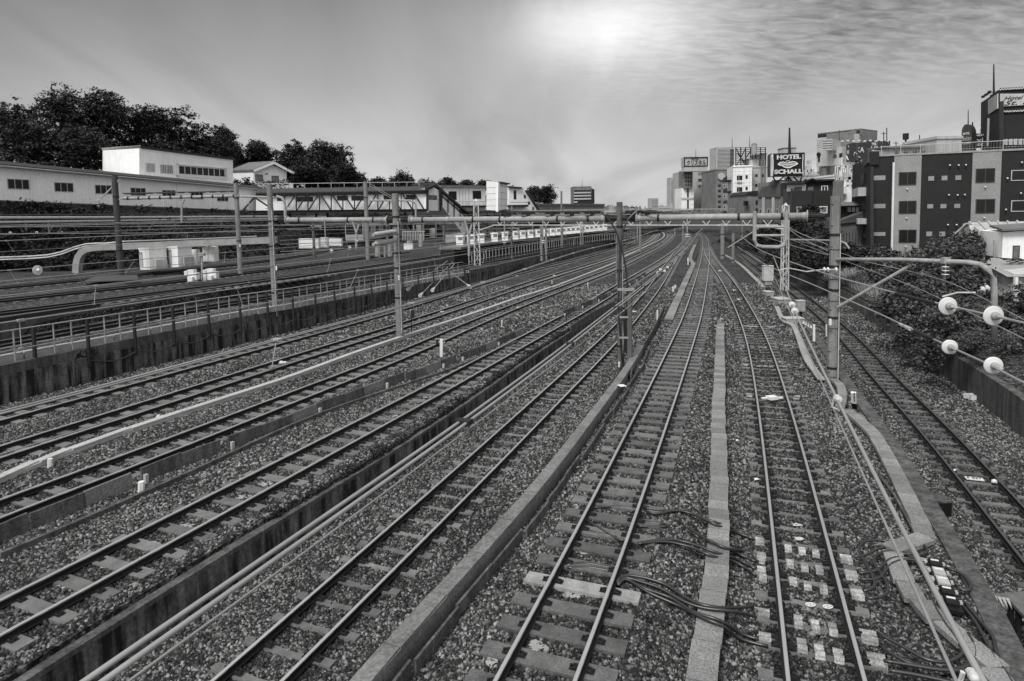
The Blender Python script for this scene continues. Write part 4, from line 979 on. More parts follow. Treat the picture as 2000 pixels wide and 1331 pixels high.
def over_track(key, zm, label, twin=0, hang=5.0, lat=0.0, ymax=150):
    pts = [p+Vector((0, 0, zm)) for p in offset(TR[key], lat) if p.y < ymax][::6]
    if len(pts) < 3: return
    overhead(label, pts, twin, .014 if key in ('t4', 't3', 't2', 't1') else .02, cdrop=.5, hang=hang, cr=.009)
over_track('t4', 5.18, 'single pale wire just above the top rail of the metal fence in the picture')
over_track('t3', 5.2, 'wire with short hangers in front of the upper terrace ballast')
over_track('t2', 5.2, 'wire passing just below the round white insulator at the far left')
over_track('t1', 5.25, 'wire passing through the round white insulator at the far left')
over_track('m1', 4.6, 'overhead wire of the nearest terrace track, low against the ivy bank')
over_track('m2', 4.5, 'overhead wire of the middle terrace track, against the ivy bank')
over_track('m3', 4.4, 'overhead wire of the terrace track where the train stands')
over_track('t0', 4.7, 'overhead wire above the track behind the metal fence')
for i, (px, py, D) in enumerate(((73, 528, 19.5), (647, 490, 34), (683, 484, 35), (696, 471, 36), (563, 408, 38))):
    q = P(px, py, D); r = .15 if i == 0 else .13
    o = MB().lathe(q, (1, -.35, 0), [(-.05, .02), (-.01, r*.9), (0, r), (.012, r), (.02, r*.35), (.10, .03)], 18).build('insulator', PORC)
    tag(o, ['round white insulator at the far left on the wire', 'round insulator left of the third post, the lower left one', 'round insulator left of the third post, the lower right one', 'round insulator right below the hanging rod left of the third post', 'small white insulator left of the tall left post'][i], 'insulator')
for i, (a, b) in enumerate((((560, 449, 90), (1010, 446, 105)), ((548, 470, 60), (930, 452, 90)), ((548, 478, 55), (1190, 447, 110)), ((548, 492, 50), (930, 470, 80)), ((790, 462, 75), (1200, 441, 125)), ((700, 436, 85), (1190, 433, 120)), ((300, 441, 70), (940, 437, 100)), ((0, 444, 60), (720, 437, 90)), ((0, 457, 52), (540, 452, 70)), ((930, 476, 70), (1330, 448, 130)), ((1215, 470, 60), (1330, 447, 130)), ((1225, 500, 45), (1345, 452, 110)))):
    wire(['highest thin wire in the gloom under the footbridge', 'wire passing just under the third post insulators', 'long wire from the tall left post to the platform', 'lowest wire crossing the terrace before the train', 'wire over the row of platform gates', 'wire level with the underside of the tube beam', 'upper wire in front of the ivy bank', 'wire directly below the fat bank pipes', 'wire crossing the ivy bank plates', 'wire sweeping right from the white lattice mast', 'upper wire right of the cabled pole', 'lower wire right of the cabled pole'][i], [P(*a), P((a[0]+b[0])/2, (a[1]+b[1])/2+1.5, (a[2]+b[2])/2), P(*b)], .03, WIREM, 4)
for px, yb, yt, w, lb in ((614, 500, 436, 5, 'dark mast behind the wide white barrier panel'), (868, 492, 425, 5, 'mast standing just left of the long white platform panel'), (1000, 500, 440, 4, 'slim mast before the third platform gate'), (758, 495, 432, 6, 'thick mast right behind the third post')):
    b = P(px, yb, 76); rt = thing('catenary_mast', lb, 'mast', b, 'overhead line masts'); pole_at(rt, px, yb, yt, 76, w, m_=POLE_M, zs=(.3, .8)); MB().beam(P(px-7, yt+6, 76), P(px+14, yt+6, 76), .12).build('cross_arm', STEEL, rt); string_insulator('insulator', P(px+12, yt+7, 76), 2, .16, .16, parent=rt)
# black clad stay wires with weights left of the white lattice mast
for i, (x0, y0, x1, y1, D0_, D1_) in enumerate(((874, 510, 804, 560, 62, 52), (884, 512, 826, 572, 62, 51), (888, 515, 849, 562, 60, 51), (880, 532, 912, 556, 58, 54))):
    a, b = P(x0, y0, D0_), P(x1, y1, D1_)
    t = thing('stay_wire', ['slanting guy wire reaching lowest left of the white lattice mast', 'slanting guy wire with a pale cone anchor, middle one', 'slanting guy wire with a pale cone anchor, right one', 'short guy wire slanting the other way left of the lattice mast'][i], 'guy wire', b, 'guy wires by the white lattice mast')
    MB().tube([a, b], .03, 6).build('wire', STEEL, t); MB().tube([b, b+(b-a).normalized()*.9], [.05, .16], 8).build('anchor', STEEL_L, t)
# ------------------------------------------------------------------ foliage
def leaves(lobes, n, size, flat=.5, seed=0, clump=26):
    """leaf quads gathered in clumps over the shells of ellipsoid lobes; lobes: (centre, rx, ry, rz)"""
    rs = np.random.RandomState(seed); vs = []; tot = sum(l[1]*l[3] for l in lobes)
    for c, rx, ry, rz in lobes:
        m_ = max(3, int(n*rx*rz/tot/clump)); 
        d = rs.normal(size=(m_, 3)); d /= np.linalg.norm(d, axis=1)[:, None]; d[:, 1] = -np.abs(d[:, 1])*(rs.rand(m_) < .75)+np.abs(d[:, 1])*(rs.rand(m_) >= .75)
        rad = (rs.uniform(.30, 1.0, (m_, 1))**.45)*rs.uniform(.8, 1.12, (m_, 1))
        cc = np.array(c)+d*rad*np.array([rx, ry, rz])
        cs = size*rs.uniform(1.6, 3.6, (m_, 1))
        k = clump
        off = rs.normal(size=(m_, k, 3)); off *= cs[:, None]*np.array([.75, .75, .42])*.75
        q = (cc[:, None]+off).reshape(-1, 3); N_ = len(q)
        a = rs.normal(size=(N_, 3))*np.array([1, 1, flat]); a /= np.linalg.norm(a, axis=1)[:, None]
        b = np.cross(a, rs.normal(size=(N_, 3))*np.array([.5, .5, 1])); b /= np.linalg.norm(b, axis=1)[:, None]+1e-9
        s = size*rs.uniform(.5, 1.15, (N_, 1)); a *= s; b *= s*.6
        vs.append(np.stack([q-a, q+b, q+a, q-b], 1).reshape(-1, 3))
    v = np.concatenate(vs); return v
def leaf_obj(name, v, material, parent=None, loc=None):
    off = WPOS[parent.name] if parent else Vector(loc)
    n = len(v)//4; me = bpy.data.meshes.new(name); me.vertices.add(len(v)); me.vertices.foreach_set('co', (v-np.array(off)).astype(np.float32).ravel())
    me.loops.add(n*4); me.loops.foreach_set('vertex_index', np.arange(n*4, dtype=np.int32)); me.polygons.add(n)
    me.polygons.foreach_set('loop_start', np.arange(0, n*4, 4, dtype=np.int32)); me.polygons.foreach_set('loop_total', np.full(n, 4, np.int32)); me.update(calc_edges=True); me.materials.append(material)
    o = bpy.data.objects.new(name, me); COL.objects.link(o)
    if parent: o.parent = parent
    else: o.location = off
    WPOS[o.name] = Vector(off); return o
TSEED = [0]
def tree(label, px, ytop, D, w, ybot, n=5200, size=.42, m_=None, group=None, name='tree', zb=None):
    TSEED[0] += 1; rs = random.Random(TSEED[0])
    top = P(px, ytop, D); W = w*D/FPX; zb = P(px, ybot, D).z if zb is None else zb; H = top.z-zb
    root = thing(name, label, 'tree', (top.x, top.y, zb), group)
    lob = []; k = 9
    for i in range(k):
        a = rs.uniform(0, 6.283); rr = rs.uniform(.15, 1)*W*.33; f = rs.uniform(.30, 1.0)
        r = W*rs.uniform(.20, .31)*(1.15-.25*f)
        lob.append(((top.x+math.cos(a)*rr*(1.25-.6*f), top.y+math.sin(a)*rr, zb+H*(.30+.70*f)-r*.85), r, r, r*rs.uniform(.7, .95)))
    lob.append(((top.x+rs.uniform(-.1, .1)*W, top.y, top.z-W*.17), W*.2, W*.2, W*.17)); lob.append(((top.x, top.y, zb+H*.5), W*.36, W*.3, H*.34))
    leaf_obj('crown', leaves(lob, n, size, seed=TSEED[0]), m_ or LEAF, root)
    t = MB(); b = Vector((top.x, top.y, zb-1)); t.tube([b, b+Vector((.1, 0, H*.35)), b+Vector((-.1, 0, H*.7))], [W*.04, W*.03, W*.012], 7)
    for l in lob[:6]: t.tube([b+Vector((0, 0, H*rs.uniform(.25, .5))), Vector(l[0])], [W*.018, W*.006], 5)
    t.build('trunk', BARK, root); return root
for i, (px, yt, D, w, yb, lb) in enumerate((
    (-45, 195, 98, 150, 345, 'dark broadleaf tree cut by the left edge of the picture'), (28, 192, 108, 130, 340, 'dark tree at the far left, lower than its right neighbour'),
    (118, 162, 118, 160, 335, 'tallest dark tree, its top rising above all others at the left'), (205, 170, 122, 125, 335, 'tall dark tree just right of the tallest one, behind the two-storey white building'),
    (70, 235, 96, 150, 335, 'rounded dark tree standing in front of the tallest one'), (165, 245, 100, 150, 338, 'rounded dark tree left of the two-storey white building'),
    (285, 200, 128, 125, 330, 'dark tree rising over the left end of the two-storey white roof'), (350, 206, 132, 125, 335, 'dark tree over the middle of the two-storey white roof'),
    (250, 262, 126, 120, 330, 'lower dark tree filling the gap left behind the two-storey roof'), (320, 268, 124, 150, 335, 'lower dark tree behind the long dark roof edge'), (412, 262, 134, 110, 340, 'low spreading dark tree over the right end of the two-storey roof'),
    (438, 244, 142, 80, 335, 'small-crowned dark tree peeping up beside the gabled house'), (505, 272, 145, 82, 350, 'dark tree directly behind the gabled house'),
    (572, 274, 138, 86, 362, 'dark tree right of the gabled house'), (640, 271, 140, 96, 365, 'round-topped dark tree standing out at the right end of the wood'), (600, 308, 130, 90, 370, 'bushy dark tree in front of the round-topped one'), (672, 322, 132, 70, 370, 'low dark tree closing the wood at the right'),
    (786, 334, 230, 66, 372, 'small round dark tree above the covered footbridge'), (738, 346, 220, 60, 370, 'low dark tree above the left half of the footbridge roof'), (835, 350, 225, 50, 372, 'low dark tree above the gable of the footbridge'), (872, 347, 230, 46, 372, 'dark tree above the platform building, its left one'), (910, 350, 235, 50, 374, 'dark tree above the platform building, left of the white block'), (945, 352, 240, 30, 372, 'dark tree touching the white block'),
    (1041, 363, 250, 42, 400, 'left one of two round dark trees beside the grey apartment block'), (1070, 361, 252, 44, 402, 'right one of two round dark trees beside the grey apartment block'), (1018, 374, 245, 34, 400, 'low dark tree behind the sloping roof end'),
    (630, 335, 136, 60, 372, 'low dark tree filling the gap under the round-topped one'))):
    tree(lb, px, yt, D, w, yb, n=15000 if D < 150 else 5000, size=.25 if D < 150 else .4, group='trees of the wood at the left')
lob = []
for px in range(-90, 580, 14):
    q = P(px, 318+.0912*px+random.uniform(-6, 4), 88+px*.06); lob.append(((q.x, q.y, q.z-1.2), 2.4, 1.5, 2.6))
o = leaf_obj('undergrowth', leaves(lob, 16000, .25, seed=55), LEAF, loc=lob[0][0]); tag(o, 'dark undergrowth of the wood showing just above the long roof', 'undergrowth', kind='stuff')
# far wood
lob = []
for px in range(1205, 1290, 7):
    q = P(px, 408, 520); lob.append(((q.x, q.y, q.z-2), 4, 4, 3.2+1.6*math.sin(px)))
for px in range(690, 1010, 12):
    q = P(px, 372, 260); lob.append(((q.x, q.y, q.z-4), 5, 4, 4))
o = leaf_obj('distant_wood', leaves(lob, 9000, .8, seed=77), LEAF, loc=lob[0][0]); tag(o, 'far dark wood low on the horizon', 'wood', kind='stuff')

# ------------------------------------------------------------------ left bank and hill
LBD = lambda px, k=68.0: k*1366/(1366-px)
base_pts = [G(x, y, 2.05) for x, y in ((-260, 540), (-120, 536), (0, 532), (134, 530), (267, 524), (400, 513), (520, 500), (620, 487), (720, 474), (830, 462), (930, 452), (1040, 443))]
top_pts = [P(x, y, LBD(x, 67.2)) for x, y in ((-260, 382), (-120, 388), (0, 393.5), (134, 399), (267, 404.5), (400, 410), (520, 416), (620, 418), (720, 417), (830, 417), (930, 418), (1040, 416))]
bk = MB(); n = len(base_pts)
bk.v = [tuple(p+Vector((0, 0, -.3))) for p in base_pts]+[tuple(p+Vector((0, -1.2, -.1))) for p in top_pts]+[tuple(p+Vector((0, .4, -.02))) for p in top_pts]
bk.f = [(i, i+1, n+i+1, n+i) for i in range(n-1)]+[(n+i, n+i+1, 2*n+i+1, 2*n+i) for i in range(n-1)]
rt = thing('embankment_wall', 'high dark stone embankment overgrown with ivy under the long white building', 'embankment', base_pts[2]); bk.build('stone_face', mat('bank', .018, .95, .6, .5, .8, 6, spots=.5), rt)
rs = np.random.RandomState(5); lob = []
vs = []
for i in range(n-1):
    for k in range(150):
        a, b = rs.rand(2); p = base_pts[i].lerp(base_pts[i+1], a); q = top_pts[i].lerp(top_pts[i+1], a)+Vector((0, -1.2, 0)); c = p.lerp(q, b*.97); r = rs.uniform(.3, .8)
        lob.append(((c.x, c.y-.1, c.z+.1), r, .25, r*.7))
iv = leaf_obj('ivy', leaves(lob, 26000, .20, seed=9, clump=14), mat('ivy_leaf', .024, .8, .4, .5, island=.7), loc=lob[0][0]); tag(iv, 'dark ivy covering the embankment below the long white building', 'ivy', kind='stuff')
hm = MB(); hb = [p+Vector((0, .3, -.02)) for p in top_pts]+[P(1120, 413.5, 420)]
hm.v = [tuple(p) for p in hb]+[tuple(p+Vector((-40, 90, 1.5))) for p in hb]+[tuple(p+Vector((-200, 300, -3))) for p in hb]; n = len(hb)
hm.f = [(i, i+1, n+i+1, n+i) for i in range(n-1)]+[(n+i, n+i+1, 2*n+i+1, 2*n+i) for i in range(n-1)]
tag(hm.build('hillside', SOIL, loc=hb[0]), kind='structure')

# ------------------------------------------------------------------ left buildings
Z = Vector((0, 0, 1))
fa = Face(0, 68, 467, LBD(467), 323, 392)
bl_ = thing('railway_building', 'long single-storey white building with a dark sloping roof on top of the bank', 'building', fa.pt(0, 392))
ptop = lambda x: 323.5+.0912*x; pbot = lambda x: 392+.0407*x
MB().poly([fa.pt(x, pbot(x)+1) for x in (-200, 545)]+[fa.pt(x, ptop(x)) for x in (545, -200)], -fa.n, 9).build('wall', WALLW, bl_)
e0, e1 = fa.pt(-200, ptop(-200), .55), fa.pt(545, ptop(545), .55); e0 -= Z*.12; e1 -= Z*.12
r0, r1 = e0-fa.n*6+Z*1.0, e1-fa.n*6+Z*1.0
MB().hexa([e0, e1, r1, r0], [e0+Z*.22, e1+Z*.22, r1+Z*.22, r0+Z*.22]).build('roof', ROOFD, bl_)
MB().tube([e0+fa.n*.1, e1+fa.n*.1], .09, 6).build('gutter', STEEL, bl_)
for x0, y0, x1, y1 in ((-86, 342, -34, 365), (13, 349, 58, 371), (105, 356, 144, 376), (184.5, 361, 219, 380), (254, 366.5, 285, 383), (316, 371, 343, 386), (372, 375, 397, 390), (423, 380, 446, 394)):
    window(fa, x0, y0, x1, y1, bl_, FRAME_L, GLASS, 2, .07, out=.05)
for x in (60, 221, 345, 445):
    MB().tube([fa.pt(x, ptop(x)+1, .15), fa.pt(x, pbot(x)-1, .12)], .06, 6).build('downpipe', WALLW, bl_)
MB().tube([fa.pt(x, pbot(x)+.5, .06) for x in (-200, 545)], .08, 6).build('plinth', WALLM, bl_)
for x in (66, 75, 98, 155, 196): MB().tube([fa.pt(x, ptop(x)-2, -2), fa.pt(x, ptop(x)-9, -2)], .05, 5).build('vent_pipe', ROOFD, bl_)
# two storey part
fb = Face(272, 95, 455, 114, 290, 365)
b2 = thing('upper_building', 'taller white building with a long band of windows standing behind the long roof', 'building', fb.pt(272, 345))
bt = lambda x: 290+(x-272)*.1257
MB().poly([fb.pt(272, 352), fb.pt(455, 372), fb.pt(455, bt(455)), fb.pt(272, 290)], -fb.n, 7).build('wall', WALLW, b2)
fl = Face(218, 101, 272, 95, 293, 360)
MB().poly([fl.pt(219.5, 350), fl.pt(272, 352), fl.pt(272, 290), fl.pt(219.5, 294)], -fl.n, .3).build('side_wall', WALLW, b2)
c0 = fb.pt(272, 289.4, .3); c1 = fb.pt(457, bt(457)-.4, .3); c2 = fl.pt(214, 293, .4)
MB().hexa([c0, c1, c1-fb.n*8, c0-fb.n*8], [p+Z*.3 for p in (c0, c1, c1-fb.n*8, c0-fb.n*8)]).build('roof', ROOFD, b2)
MB().hexa([c2, c0+Z*.02, c0-fb.n*7.5, c2-fl.n*3], [p+Z*.34 for p in (c2, c0, c0-fb.n*7.5, c2-fl.n*3)]).build('roof_edge', STEEL_L, b2)
window(fb, 347, 323, 439, 347, b2, WHITE, GLASS, 7, .12, out=.12, name='window_band')
w_ = MB(); a0, z0, a1, z1 = fb.rect(343, 320.5, 442, 350.5)
for q in ((a0, z1-.15, a1, z1), (a0, z0, a1, z0+.2), (a0, z0, a0+.2, z1), (a1-.2, z0, a1, z1)): fb.slab(w_, *q, 0, .4)
w_.build('window_surround', WHITE, b2)
for r in ((284, 318, 303, 338), (312, 321, 339, 341)):
    w = window(fb, *r, b2, WHITE, GLASS_G, 1, .06)
    g_ = MB(); a0, z0, a1, z1 = fb.rect(*r)
    for k in range(9): fb.slab(g_, lerp(a0, a1, k/8)-.025, z0, lerp(a0, a1, k/8)+.025, z1, .2, .24)
    g_.build('window_bars', WHITE, w)
window(fl, 229, 321, 235, 333, b2, FRAME_D, GLASS, 0, .06); window(fl, 242, 320, 259, 334, b2, FRAME_L, GLASS_G, 0, .08)
MB().tube([fl.pt(219, 294, .2), fl.pt(223, 305, .2), fl.pt(224, 350, .2)], .08, 6).build('downpipe', WHITE, b2)
ac = MB(); q = fl.pt(248, 341, .5); ac.box(q, (1.0, .5, .7)); ac.build('air_conditioner', WHITE, b2)
# gabled house
fg = Face(495, 122, 560, 126, 335, 368); fg2 = Face(455, 130, 495, 122, 335, 368)
b3 = thing('gabled_house', 'small white house with a shallow gable beside the taller white building', 'house', fg.pt(495, 367))
MB().poly([fg.pt(495, 370), fg.pt(560, 370), fg.pt(560, 335), fg.pt(532, 322), fg.pt(495, 333.5)], -fg.n, 8).build('wall', WALLW, b3)
MB().poly([fg2.pt(455, 370), fg2.pt(495, 370), fg2.pt(495, 333.5), fg2.pt(455, 333.5)], -fg2.n, 1).build('side_wall', WALLW, b3)
ap_ = fg.pt(532, 319, .8); le = fg.pt(493, 335, .8); re_ = fg.pt(571, 339.5, .8); bkd = (fg2.pt(450, 335)-fg2.pt(495, 333.5)).normalized()*13
for nm, a, b in (('roof', le, ap_), ('roof', ap_, re_)):
    MB().hexa([a, b, b+bkd, a+bkd], [p+Z*.35 for p in (a, b, b+bkd, a+bkd)]).build(nm, ROOFM, b3)
MB().beam(le+fg.n*.05, ap_+fg.n*.05, .12, .45).build('bargeboard', WHITE, b3); MB().beam(ap_+fg.n*.06, re_+fg.n*.06, .12, .45).build('bargeboard', WHITE, b3)
window(fg, 498, 341, 514, 355, b3, FRAME_D, GLASS_G, 1, .1); window(fg, 530, 343.5, 545, 357, b3, FRAME_D, GLASS_G, 1, .1)
for x in (519, 522): MB().lathe(fg.pt(x, 340, .05), fg.n, [(0, .12), (.1, .12)], 8).build('vent', BLACKP, b3)

# covered footbridge
ff = Face(535, 103, 832, 111, 366, 415)
WB = mat('bridge_wall', .87, .8, .06, .5)
b4 = thing('footbridge', 'covered white footbridge with dark trusses and a corrugated roof crossing over the station tracks', 'footbridge', ff.pt(700, 413))
yt_ = lambda x: 379-(x-535)*.017; yb_ = lambda x: 413.5-(x-535)*.010
MB().poly([ff.pt(x, yb_(x)) for x in (500, 832)]+[ff.pt(x, yt_(x)-3) for x in (832, 500)], -ff.n, 4).build('wall', WB, b4)
q0, q1 = ff.pt(500, yt_(500)-1, .35), ff.pt(836, yt_(836)-1, .35); s0, s1 = q0-ff.n*2.9+Z*.75, q1-ff.n*2.9+Z*.75
MB().hexa([q0-Z*.5, q1-Z*.5, q1-ff.n*.2-Z*.5, q0-ff.n*.2-Z*.5], [q0, q1, q1-ff.n*.2, q0-ff.n*.2]).build('fascia', BLACKP, b4)
rf = MB(); rf.hexa([q0, q1, s1, s0], [p+Z*.12 for p in (q0, q1, s1, s0)]); BRF = mat('bridge_roof', .07, .8, .25, 1.0); rfo = rf.build('roof', BRF, b4)
rb = MB()
for k in range(0, 110): 
    a, b = q0.lerp(q1, k/110), s0.lerp(s1, k/110); rb.beam(a+Z*.15, b+Z*.15, .07, .09)
rb.build('roof_corrugation', BRF, rfo)
u0, u1 = s0-ff.n*2.9-Z*.95, s1-ff.n*2.9-Z*.95; MB().hexa([s0, s1, u1, u0], [p+Z*.12 for p in (s0, s1, u1, u0)]).build('roof', ROOFM, b4)
MB().tube([s0+Z*.9, s1+Z*.9], .05, 5).build('roof_rail', STEEL_L, b4)
for k in range(13): p = s0.lerp(s1, (k+.5)/13); MB().tube([p, p+Z*.9], .04, 5).build('rail_post', STEEL_L, b4)
for dy, h in ((0, .35), (1.4, .45)): MB().beam(ff.pt(500, yb_(500)+dy, .35), ff.pt(832, yb_(832)+dy, .35), .5, h).build('bottom_girder', STEEL_D, b4)
nb = 12
for k in range(nb):
    x0 = lerp(556, 828, k/nb); x1 = lerp(556, 828, (k+1)/nb)
    MB().beam(ff.pt(x0, yt_(x0), .5), ff.pt(x0, yb_(x0), .5), .16).build('truss_post', STEEL_D, b4)
    a, b = (x0, x1) if (k//3) % 2 else (x1, x0)
    MB().beam(ff.pt(a, yt_(a), .45), ff.pt(b, yb_(b), .45), .2).build('truss_diagonal', STEEL_D, b4)
for r in ((541, 385, 553, 393), (579, 385, 612, 394), (658, 383, 680, 392), (686, 383, 714, 392), (749, 382, 773, 391), (793, 381, 812, 390)): window(ff, *r, b4, FRAME_D, GLASS, 2, .08)
for x in (566, 618, 640, 717, 793, 812):
    MB().tube([ff.pt(x, yb_(x)+2, -1), Vector((ff.pt(x, yb_(x), -1).x, ff.pt(x, yb_(x), -1).y, 1.5))], .18, 8).build('support', STEEL_D, b4)
# end gable and stair
fe = Face(832, 111, 858, 118, 366, 412)
MB().poly([fe.pt(832, 412), fe.pt(858, 412), fe.pt(858, 372), fe.pt(846, 366), fe.pt(832, 369)], -fe.n, 4).build('end_wall', WALLW, b4)
window(fe, 833.5, 381, 853, 391, b4, FRAME_D, GLASS, 3, .1)
MB().beam(fe.pt(828, 370, .4), fe.pt(846.5, 362, .4), .5, .5).build('roof_edge', ROOFD, b4)
for x in (832, 857): MB().beam(fe.pt(x, 368, .3), fe.pt(x, 412, .3), .35).build('corner_post', STEEL_D, b4)
fs = Face(858, 118, 925, 136, 366, 440)
MB().poly([fs.pt(858, 396), fs.pt(858, 374), fs.pt(912, 421), fs.pt(912, 456), fs.pt(903, 456)], -fs.n, 3.5).build('stair_wall', WALLW, b4)
a, b = fs.pt(846, 362, .3), fs.pt(915, 421, .3); MB().hexa([a, b, b-fs.n*4.5, a-fs.n*4.5], [p+Z*.45 for p in (a, b, b-fs.n*4.5, a-fs.n*4.5)]).build('stair_roof', ROOFD, b4)
for k in range(4):
    x0 = 864+k*12; y0 = 386+k*10
    MB().poly([fs.pt(x0, y0, .06), fs.pt(x0, y0-5, .06), fs.pt(x0+9, y0+4, .06), fs.pt(x0+9, y0+9, .06)], fs.n, .03).build('stair_window', GLASS, b4)
    MB().beam(fs.pt(x0-2, 375+k*10.4, .12), fs.pt(x0-2, 403+k*13, .12), .2).build('stair_post', STEEL_D, b4)
# station building right of the footbridge
fs2 = Face(866, 140, 948, 146, 367, 412)
b5 = thing('station_building', 'white panelled station building with dark windows and a balcony right of the footbridge stair', 'station building', fs2.pt(900, 412))
solid(fs2, 8).build('wall', WALLW, b5)
ro = MB(); fs2.slab(ro, -1, fs2.zt+.01, fs2.w+.2, fs2.zt+.5, -7, .6); ro.build('roof', ROOFM, b5)
for r in ((876, 374, 892, 391), (923, 373, 940, 389)): window(fs2, *r, b5, FRAME_D, BLACKP, 0, .1)
for x in (897, 903, 909, 915): m_ = MB(); a0, z0, a1, z1 = fs2.rect(x, 371, x+.5, 402); fs2.slab(m_, a0, z0, a0+.06, z1, 0, .03); m_.build('panel_joint', WALLM, b5)
m_ = MB(); a0, z0, a1, z1 = fs2.rect(868, 402.5, 948, 405); fs2.slab(m_, a0, z0, a1, z1, 0, 1.2); m_.build('balcony_floor', STEEL_D, b5)
m_ = MB(); a0, z0, a1, z1 = fs2.rect(868, 394.5, 948, 402)
fs2.slab(m_, a0, z1-.08, a1, z1, 1.1, 1.18)
for k in range(9): fs2.slab(m_, lerp(a0, a1, k/8), z0, lerp(a0, a1, k/8)+.07, z1, 1.1, 1.17)
m_.build('balcony_railing', STEEL, b5)
b6 = thing('station_tower', 'tall white panelled block between the station building and the sloping stair', 'building', P(965, 412, 134))
f1 = Face(950, 134, 973, 132, 355, 414); f2 = Face(973, 132, 991, 142, 359, 414)
MB().poly([f1.pt(950, 414), f1.pt(973, 414), f1.pt(973, 357.5), f1.pt(950, 354)], -f1.n, .5).build('wall', WALLW, b6)
MB().poly([f2.pt(973, 414), f2.pt(991, 414), f2.pt(991, 360), f2.pt(973, 357.5)], -f2.n, .5).build('side_wall', WALLW, b6)
for y in (366, 378, 390, 402):
    m_ = MB(); a0, z0, a1, z1 = f1.rect(950, y, 973, y+.4); f1.slab(m_, a0, z0, a1, z0+.05, 0, .03); a0, z0, a1, z1 = f2.rect(973, y, 991, y+.4); f2.slab(m_, a0, z0, a1, z0+.05, 0, .03); m_.build('panel_joint', WALLM, b6)
MB().beam(f2.pt(974, 356.6, .2), f2.pt(992, 359.5, .2), .6, .3).build('roof_edge', ROOFD, b6)
b7 = thing('stair_building', 'white building with a roof sloping down to the right beside the station tower', 'building', P(1020, 412, 150))
f3 = Face(992, 148, 1052, 152, 366, 413)
MB().poly([f3.pt(992, 413), f3.pt(1051, 413), f3.pt(1027, 374), f3.pt(1015, 368), f3.pt(995, 366)], -f3.n, 6).build('wall', WALLW, b7)
MB().beam(f3.pt(1026, 372.5, .2), f3.pt(1052, 413, .2), 1.0, .35).build('sloping_roof', ROOFD, b7); MB().beam(f3.pt(991, 365.5, .2), f3.pt(1017, 367.5, .2), .8, .35).build('roof_edge', ROOFD, b7)
for r in ((1003, 372, 1008.5, 390), (1023, 381, 1027, 388), (1031, 394, 1035, 400), (1039, 405, 1043, 411)): window(f3, *r, b7, FRAME_D, BLACKP, 0, .1)
m_ = MB(); a0, z0, a1, z1 = f3.rect(991, 401, 1026, 402); f3.slab(m_, a0, z0-.3, a1, z1, 0, 1.5); f3.slab(m_, a0, z0+.7, a1, z0+.8, 1.4, 1.48); m_.build('balcony', STEEL_D, b7)

# embankment behind, chimney, distant blocks at the left of the vanishing point
fw_ = Face(1046, 185, 1180, 230, 402, 418); w = thing('boundary_wall', 'long low pale wall running off behind the station toward the apartment block', 'wall', fw_.pt(1100, 415)); solid(fw_, 3).build('wall', WALLM, w); m_ = MB(); fw_.slab(m_, 0, fw_.zt+.01, fw_.w, fw_.zt+.6, -3, .3); m_.build('coping', ROOFM, w)
ch = thing('chimney', 'slender grey pole chimney left of the grey apartment block', 'chimney', P(1096.5, 412, 180)); MB().tube([P(1096.5, 414, 180), P(1096.5, 373.5, 180)], .28, 8).build('stack', WALLM, ch)
def block(name, label, cat, x0, x1, yt, yb, D, depth, m_, D2=None, roof=True, group=None, zb=None):
    f = Face(x0, D, x1, D2 or D, yt, yb); r = thing(name, label, cat, f.pt((x0+x1)/2, yb), group)
    solid(f, depth).build('wall', m_, r)
    if roof: k = MB(); f.slab(k, -.1, f.zt+.003, f.w+.1, f.zt+.30, -depth, .12); k.build('parapet', m_, r)
    return f, r
def floors(f, r, x0, x1, y0, y1, n, m_band, m_gap, proud=.5, name='balcony'):
    for k in range(n):
        a0, za, a1, zb = f.rect(x0, lerp(y0, y1, k/n), x1, lerp(y0, y1, (k+1)/n)); h = zb-za
        q = MB(); f.slab(q, a0, za, a1, za+h*.45, 0, proud); o = q.build(name, m_band, r)
        q = MB(); f.slab(q, a0, za+h*.45, a1, zb-.02, 0, .03); q.build('opening', m_gap, o)
def wgrid(f, r, x0, y0, x1, y1, nx, ny, fx=.6, fy=.5, frame=None, glass=None, fw=.1, mull=0):
    for i in range(nx):
        for j in range(ny):
            cx0 = lerp(x0, x1, (i+.5-fx/2)/nx); cx1 = lerp(x0, x1, (i+.5+fx/2)/nx); cy0 = lerp(y0, y1, (j+.5-fy/2)/ny); cy1 = lerp(y0, y1, (j+.5+fy/2)/ny)
            window(f, cx0, cy0, cx1, cy1, r, frame, glass, mull, fw)
def mast(name, label, px, y0, y1, D, r=.12, parent=None, m_=STEEL_D):
    o = MB().tube([P(px, y0, D), P(px, y1, D)], [r, r*.5], 6).build(name, m_, parent)
    if not parent: tag(o, label, 'antenna')
    return o
f, r = block('apartment_block', 'grey apartment block with balconies far behind the station, left of the vanishing point', 'apartment block', 1120, 1155, 366, 406, 330, 16, WALLM); floors(f, r, 1121, 1154, 372, 402, 5, WALLG, BLACKP, .8)
f2_ = Face(1155, 330, 1161, 350, 368, 406); solid(f2_, 4).build('side_wall', WALLD, r); mast('antenna', '', 1137, 366, 352, 330, .15, r)
f, r = block('office_building', 'small dark building in front of the grey apartment block', 'building', 1132, 1156, 392, 410, 300, 10, WALLD)
f, r = block('office_tower', 'small isolated tower standing near the vanishing point', 'tower', 1271, 1286, 388, 411, 900, 20, WALLG); floors(f, r, 1272, 1285, 389, 409, 9, WALLG, WALLM, .5)
xs = [1160, 1170, 1181, 1190, 1199, 1209, 1218]; 
